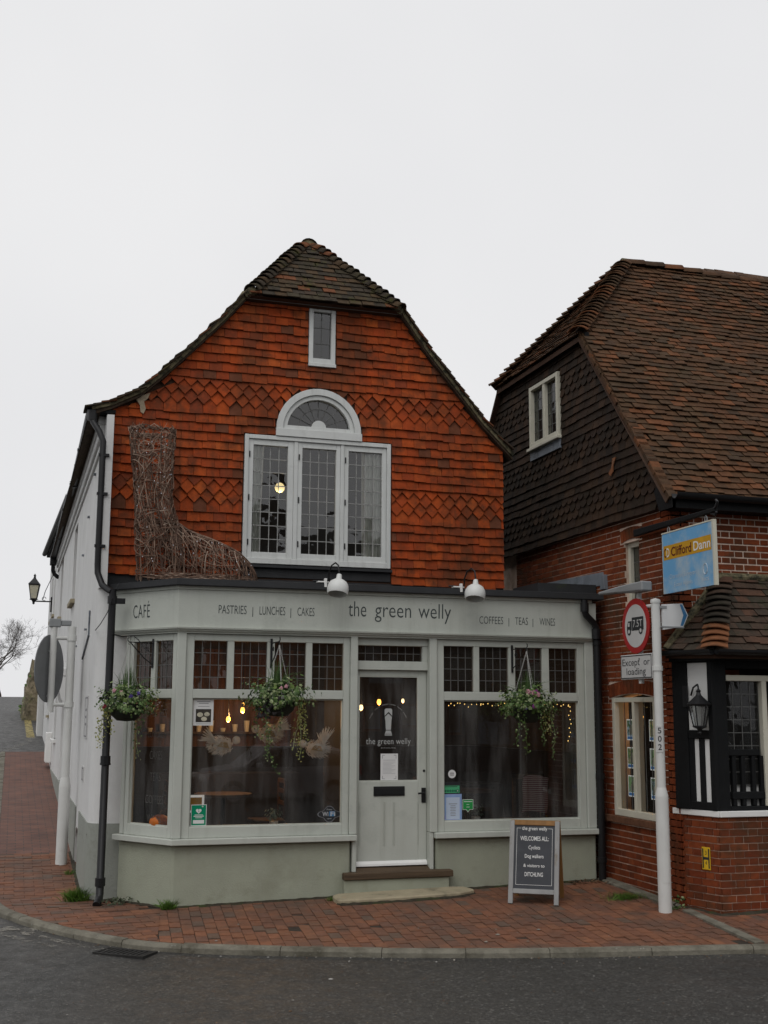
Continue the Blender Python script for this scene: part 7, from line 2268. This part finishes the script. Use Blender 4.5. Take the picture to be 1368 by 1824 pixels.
# ---- street lantern on a wall bracket
sl_ = thing('street_lantern', 'black framed street lantern on a bracket from the white wall', 'lantern', (-.82, 20, 4.85))
LANGL = pm('milky_lantern_glass', (.48, .45, .34), .4, .12, 6, patch=(.34, .34, .32), pscale=4)
lc = (-1.265, 20.0, 5.06)
lantern_head(sl_, lc, 1.65, 'square', LANGL, BLACK_METAL, 4)
MB().tube([(-.80, 20, 4.88), (-1.265, 20, 4.88)], .018, 8).build('bracket_arm', BLACK_METAL, sl_)
MB().tube([(-.80, 20, 5.6), (-.98, 20, 5.15), (-1.03, 20, 4.93)], .010, 6).build('stay', BLACK_METAL, sl_)
MB().tube([(-1.0 + .05 * math.cos(k * .6), 20, 4.95 + .05 * math.sin(k * .6)) for k in range(10)], .008, 5).build('scroll', BLACK_METAL, sl_)
MB().box(-.83, 19.95, 4.6, -.79, 20.05, 5.0).build('wall_plate', BLACK_METAL, sl_)
# ---- old stone wall beyond
STONEW = pm('mossy_old_stonework', (.20, .165, .11), .95, .4, 3, 1.0, 8, patch=(.085, .085, .04), pscale=1.4, pedge=(.45, .62), grime=(.07, .06, .04), gscale=4, gedge=(.52, .64), bdist=.06)
ow_ = thing('stone_wall', 'crumbling mossy stone wall end beyond the white cottage', 'wall', (-1, 31, 1.7))
mb = MB(); n1, n2 = 26, 14
vv, ff = [], []
def wall_pt(s_, z):
    # front face then left face
    if s_ < .45:
        x, y = 1.0 - (s_ / .45) * 2.35, 29.5
    else:
        x, y = -1.35, 29.5 + (s_ - .45) / .55 * 9
    lean = .30 * z
    top = 1.85 + .18 * noise.noise(Vector((x * 1.3, y, 0)))
    p = Vector((x + lean * (1 if x < -.2 else 0), y + lean * .6, 1.55 + z * (top + (.35 if y < 31 else .1))))
    d_ = noise.noise(p * 2.6) * .10 + noise.noise(p * 7) * .04
    return p + Vector((-d_, -d_, 0))
for j in range(n2 + 1):
    for i in range(n1 + 1): vv.append(wall_pt(i / n1, j / n2))
for j in range(n2):
    for i in range(n1): ff.append((j * (n1 + 1) + i, j * (n1 + 1) + i + 1, (j + 1) * (n1 + 1) + i + 1, (j + 1) * (n1 + 1) + i))
mb.add(vv, ff); mb.build('stonework', STONEW, ow_, recalc=False)
mb = MB(); rd = random.Random(4)
for i in range(70):
    s_, z = rd.random(), rd.random() ** 2
    p = wall_pt(s_, z)
    if noise.noise(p * 1.1) > -.05: leaf(mb, p + Vector((-.04, -.05, 0)), rd.uniform(.06, .13), Vector((-.4, -1, .3)), rd.random())
mb.build('ivy', LEAFG, ow_, recalc=False, kind='stuff')
# ---- bare trees
BARK = pm('grey_winter_bark', (.055, .046, .038), .9, .25, 8, .4, 30)
def bare_tree(base, h, label, seed, spread=1.0):
    rd_ = random.Random(seed)
    t = thing('bare_tree', label, 'tree', base, 'bare winter trees')
    tr = MB(); br = MB()
    def grow(p, d_, ln, r_, lvl):
        pts = [p]; n_ = 4
        for i in range(n_):
            d_ = (d_ + Vector((rd_.gauss(0, .13), rd_.gauss(0, .13), rd_.gauss(.03, .08)))).normalized()
            p = p + d_ * ln / n_; pts.append(p)
        (tr if lvl == 0 else br).tube(pts, [r_ * (1 - .12 * i) for i in range(n_ + 1)], 6 if lvl < 2 else (4 if lvl < 4 else 3))
        if lvl >= 6: return
        for k in range(3 if lvl < 2 else rd_.choice((3, 3, 4))):
            dd = (d_ + Vector((rd_.gauss(0, .55), rd_.gauss(0, .55), rd_.gauss(.05, .35))) * spread).normalized()
            q = pts[rd_.choice((2, 3, 4, 4))] if k else pts[-1]
            grow(q, dd, ln * rd_.uniform(.62, .82), max(r_ * .50, .0055), lvl + 1)
    grow(Vector(base), Vector((0, 0, 1)), h * .24, h * .015, 0)
    tr.build('trunk', BARK, t, smooth=True, recalc=False); br.build('branches', BARK, t, recalc=False)
bare_tree((-4.3, 56, 2.5), 9.5, 'bare winter tree nearest the road at the left edge', 21)
bare_tree((-7.0, 64, 2.5), 11.0, 'bare winter tree further off at the left edge', 22)
bare_tree((-3.2, 74, 2.7), 8.0, 'low bare tree behind the crest of the side road', 23)
bare_tree((-4.2, 98, 2.9), 12.0, 'broad bare tree beyond the crest of the side road', 31)
bare_tree((-2.6, 106, 2.8), 10.0, 'bare tree beyond the crest, rightmost of the winter trees', 33)

# ================================================================== SMALL GROWTH AND LITTER
GRASS = pm('bright_weed_grass', (0, 0, 0), .6, .2, 20, rnd=[(.075, .15, .020), (.095, .19, .026), (.06, .12, .018), (.12, .21, .035)])
def tuft(p, n_, h, label, w=.06, seed=1):
    rd_ = random.Random(seed)
    x, y = p; z = G(x, y)
    mb = MB()
    for i in range(n_):
        b0 = Vector((x + rd_.gauss(0, w), y + rd_.gauss(0, w * .5), z - .01))
        d_ = Vector((rd_.gauss(0, .5), rd_.gauss(0, .5), 1)).normalized()
        l_ = h * rd_.uniform(.5, 1.1)
        s_ = d_.orthogonal().normalized() * .0035
        m_ = b0 + d_ * l_ * .6; e_ = b0 + d_ * l_ + Vector((d_.x, d_.y, -.25)) * l_ * .3
        mb.add([b0 - s_, b0 + s_, m_ + s_ * .8, m_ - s_ * .8, e_], [(0, 1, 2, 3), (3, 2, 4)], rd_.random())
    o = mb.build('grass_tuft', GRASS, None, recalc=False)
    tag(o, label, 'weed', 'grass tufts along the wall foot')
tuft((-.90, .86), 420, .19, 'bright grass tuft at the corner of the white wall', .05, 1)
tuft((-.03, -.06), 220, .14, 'small grass tuft at the foot of the canted corner', .03, 2)
tuft((1.70, -.16), 70, .07, 'little grass tuft beside the stone step', .025, 3)
tuft((4.74, -1.02), 420, .11, 'wide grass patch by the brick flank near the sandwich board', .11, 4)
tuft((-.90, 2.55), 60, .08, 'thin grass tuft under the wall niche', .04, 5)
WEED = pm('grey_green_weed', (0, 0, 0), .7, .2, rnd=[(.055, .065, .04), (.07, .08, .05), (.045, .055, .03)])
def weed(p, label, seed, n_=90, r_=.13, h=.07, m=WEED):
    rd_ = random.Random(seed); mb = MB(); z = G(*p)
    for i in range(n_):
        a = rd_.uniform(0, 6.28); q = Vector((p[0] + rd_.gauss(0, r_), p[1] + rd_.gauss(0, r_ * .35), z + rd_.uniform(.0, h)))
        leaf(mb, q, rd_.uniform(.03, .055), Vector((math.cos(a), math.sin(a) - .5, .9)), rd_.random(), 'round')
    tag(mb.build('weed_plant', m, None, recalc=False), label, 'weed', 'weeds along the wall foot')
weed((-.52, .46), 'grey green weeds at the foot of the left downpipe', 6)
weed((5.0, -1.66), 'leafy weed between the sign post and the brick base', 7, 26, .03, .14, LEAFG)
# fallen bits on the road and footway
rd = random.Random(9)
mb = MB()
for i in range(620):
    x, y = rd.uniform(-3, 7), -rd.uniform(.2, 7.5)
    on = False
    j = min(range(len(KL)), key=lambda k: (KL[k][0] - x) ** 2 + (KL[k][1] - y) ** 2)
    a, b = KL[max(j - 1, 0)], KL[min(j + 1, len(KL) - 1)]
    inside = (b[0] - a[0]) * (y - KL[j][1]) - (b[1] - a[1]) * (x - KL[j][0]) > 0
    z = (G(x, y) if inside else RG(x, y)) + .003
    s_ = rd.uniform(.003, .009) if rd.random() < .95 else rd.uniform(.012, .024)
    k_ = rd.randint(4, 6)
    ring_ = [(x + s_ * math.cos(2 * math.pi * q / k_ + i) * rd.uniform(.6, 1.3), y + s_ * math.sin(2 * math.pi * q / k_ + i) * rd.uniform(.6, 1.3), z + .0005) for q in range(k_)]
    mb.add(ring_ + [(x, y, z + s_ * .45)], [(q, (q + 1) % k_, k_) for q in range(k_)], rd.random())
for i in range(420):       # grit gathered in the channel along the kerb
    k_ = rd.randint(0, len(fine) - 1)
    (x, y), d_ = fine[k_], Vector((fine[min(k_ + 1, len(fine) - 1)][0] - fine[max(k_ - 1, 0)][0], fine[min(k_ + 1, len(fine) - 1)][1] - fine[max(k_ - 1, 0)][1])).normalized()
    o_ = abs(rd.gauss(0, .09)) + .015
    x, y = x + d_.y * o_, y - d_.x * o_
    if y > 2: continue
    s_ = rd.uniform(.004, .012); z = RG(x, y) + .002
    mb.add([(x + s_ * math.cos(2 * math.pi * q / 5 + i), y + s_ * math.sin(2 * math.pi * q / 5 + i), z) for q in range(5)] + [(x, y, z + s_ * .6)], [(q, (q + 1) % 5, 5) for q in range(5)], rd.random())
lit = mb.build('scattered_grit', pm('grit_and_leaf_scraps', (0, 0, 0), .85, .2, rnd=[(.20, .19, .17), (.16, .13, .10), (.30, .29, .27), (.12, .075, .045), (.22, .20, .17)]), None, recalc=False)
tag(lit, 'pale grit and leaf scraps scattered over road and pavement', 'litter', kind='stuff')
mb = MB()
for i in range(60):
    x = rd.uniform(4.55, 5.0); y = rd.uniform(-.16, -.02) if x < 4.9 else rd.uniform(-.4, -.05)
    leaf(mb, Vector((x, y, G(x, y) + .012 + .02 * rd.random())), rd.uniform(.025, .05), Vector((rd.gauss(0, .4), rd.gauss(0, .4), 1)), rd.random(), 'round')
tag(mb.build('dead_leaves', pm('dead_leaf', (0, 0, 0), .8, .2, rnd=[(.16, .09, .05), (.10, .055, .03), (.22, .15, .09), (.07, .05, .035)]), None, recalc=False), 'dead brown leaves heaped under the right downpipe', 'leaves', kind='stuff')

# soil and moss where walls meet the paving; the dark strip doubles as contact shade
def foot_dirt_shade(pts, w, seed):
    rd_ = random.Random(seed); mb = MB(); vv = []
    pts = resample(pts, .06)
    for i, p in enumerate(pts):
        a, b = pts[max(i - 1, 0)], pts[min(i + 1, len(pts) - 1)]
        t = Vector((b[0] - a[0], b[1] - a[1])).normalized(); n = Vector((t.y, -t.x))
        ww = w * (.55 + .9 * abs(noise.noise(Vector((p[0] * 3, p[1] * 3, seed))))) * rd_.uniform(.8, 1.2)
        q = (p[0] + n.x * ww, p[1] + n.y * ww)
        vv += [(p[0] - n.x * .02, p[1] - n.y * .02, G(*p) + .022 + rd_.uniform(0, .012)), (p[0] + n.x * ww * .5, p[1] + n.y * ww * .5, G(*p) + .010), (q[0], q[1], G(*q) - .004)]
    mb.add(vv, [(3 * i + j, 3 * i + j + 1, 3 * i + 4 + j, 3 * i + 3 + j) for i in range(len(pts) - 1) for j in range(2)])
    return mb.build('wall_foot_dirt_shade', SOIL, pavement, recalc=False)
SOIL = pm('soil_moss_contact_shade', (.040, .034, .024), .95, .4, 14, .8, 60, patch=(.04, .05, .018), pscale=5, pedge=(.5, .65))
foot_dirt_shade([(-.5, .74), (0, 0), (1.85, 0)], .05, 1)
foot_dirt_shade([(3.08, 0), (4.93, 0)], .05, 2)
foot_dirt_shade([(1.70, -.36), (1.73, -.42), (2.4, -.44), (3.08, -.41), (3.28, -.30)], .028, 3)
foot_dirt_shade([(-.835, 4.0), (-.835, 1.05), (-.77, .86), (-.62, .80), (-.5, .77)], .04, 4)
foot_dirt_shade([(5.0, -1.58), (5.10, -1.5), (5.27, -2.06), (6.5, -2.06)], .06, 5)

# ================================================================== HOUSES ACROSS THE ROAD (behind the camera, seen only in the window reflections)
OPB = pm('dark_brick_opposite', (.060, .040, .032), .9, .2, 2); OPR = pm('dark_roof_opposite', (.045, .038, .034), .9, .2, 2)
for k, (x0, x1, h, label) in enumerate(((-30, -12, 5.6, 'brick house across the road reflected at the left'), (-10.5, 3.5, 6.3, 'brick house across the road reflected in the middle'), (5, 22, 5.9, 'brick house across the road reflected at the right'))):
    t = thing('opposite_house', label, 'building', ((x0 + x1) / 2, -27, -.2), 'houses across the road')
    mb = MB(); mb.box(x0, -34, -.3, x1, -27, h); mb.build('wall', OPB, t)
    mb = MB(); mb.prism([(x0 - .3, -26.7, h), (x0 - .3, -34.3, h), (x0 - .3, -30.5, h + 3.1)], (x1 - x0 + .6, 0, 0)); rf = mb.build('roof', OPR, t)
    mb = MB(); mb.box(x0 + 2, -31, h + 1.5, x0 + 3, -30, h + 4.2); mb.build('chimney', OPB, rf)
    for i in range(int((x1 - x0) / 4)):
        for z in (.9, 3.0):
            mb = MB(); mb.box(x0 + 1.2 + i * 4, -27.02, z, x0 + 2.4 + i * 4, -26.95, z + 1.2); mb.build('window', LEAD, t)

# parked car across the road, seen only as a reflection in the shop glass
car = thing('parked_car', 'silver hatchback parked across the road, reflected in the left shop window', 'car', (4.6, -16, RG(0, -5)))
CARP = pm('silver_car_paint', (.34, .32, .33), .3, .05, 3, metal=.4, spec=.5); CARG = pm('dark_car_glass', (.01, .011, .012), .08, .1, spec=.5); TYRE = pm('tyre_rubber', (.012, .012, .012), .8, .1); RIMM = pm('alloy_rim', (.3, .3, .31), .35, .05, metal=.6)
CZ = RG(0, -5)
CM = Matrix.Translation((4.6, -16.0, CZ))
side = [(-1.95, .30), (-1.97, .62), (-1.75, .82), (-1.05, .93), (-.45, 1.40), (.75, 1.48), (1.50, 1.30), (1.86, .92), (1.95, .60), (1.92, .30)]
def car_slice(y, k): return [(x * (1 - .03 * k), y, z - (.04 * k if z > 1 else 0)) for x, z in side]
secs = [car_slice(y, k) for y, k in ((-.84, 1.6), (-.80, .4), (-.4, 0), (.4, 0), (.80, .4), (.84, 1.6))]
mb = MB(CM); n_ = len(side)
mb.add([p for s_ in secs for p in s_], [(i * n_ + j, i * n_ + (j + 1) % n_, (i + 1) * n_ + (j + 1) % n_, (i + 1) * n_ + j) for i in range(5) for j in range(n_)] + [tuple(range(n_)), tuple(range(5 * n_, 6 * n_))])
mb.build('body', CARP, car)
for sy in (-1, 1):
    for poly in ([(-.85, .96), (-.42, 1.33), (.10, 1.38), (.10, .96)], [(.16, .96), (.16, 1.38), (.72, 1.39), (1.35, 1.22), (1.45, .98)]):
        MB(CM).prism([(x * .975, sy * .838, z - .04) for x, z in poly], (0, sy * .012, 0)).build('side_window', CARG, car)
    for wx in (-1.22, 1.20):
        W_ = CM @ Matrix.Translation((wx, sy * .76, .31)) @ Matrix.Rotation(math.radians(90), 4, 'X')
        MB(W_).lathe([(.19, -.10), (.30, -.10), (.31, 0), (.30, .10), (.19, .10)], 24).build('tyre', TYRE, car, smooth=True)
        MB(W_).lathe([(.0, -.09), (.19, -.095), (.19, .095), (.0, .09)], 24).build('rim', RIMM, car)
    MB(CM).box(-1.98, sy * .55 - .15, .60, -1.88, sy * .55 + .15, .74).build('headlight', WHITE_PAINT, car, bev=.02)
    MB(CM).box(1.86, sy * .62 - .12, .68, 1.96, sy * .62 + .12, .92).build('tail_light', SIGNR, car, bev=.02)
    MB(CM).box(-.72, sy * .84, .90, -.55, sy * 1.0, 1.02).build('mirror', CARP, car, bev=.03)
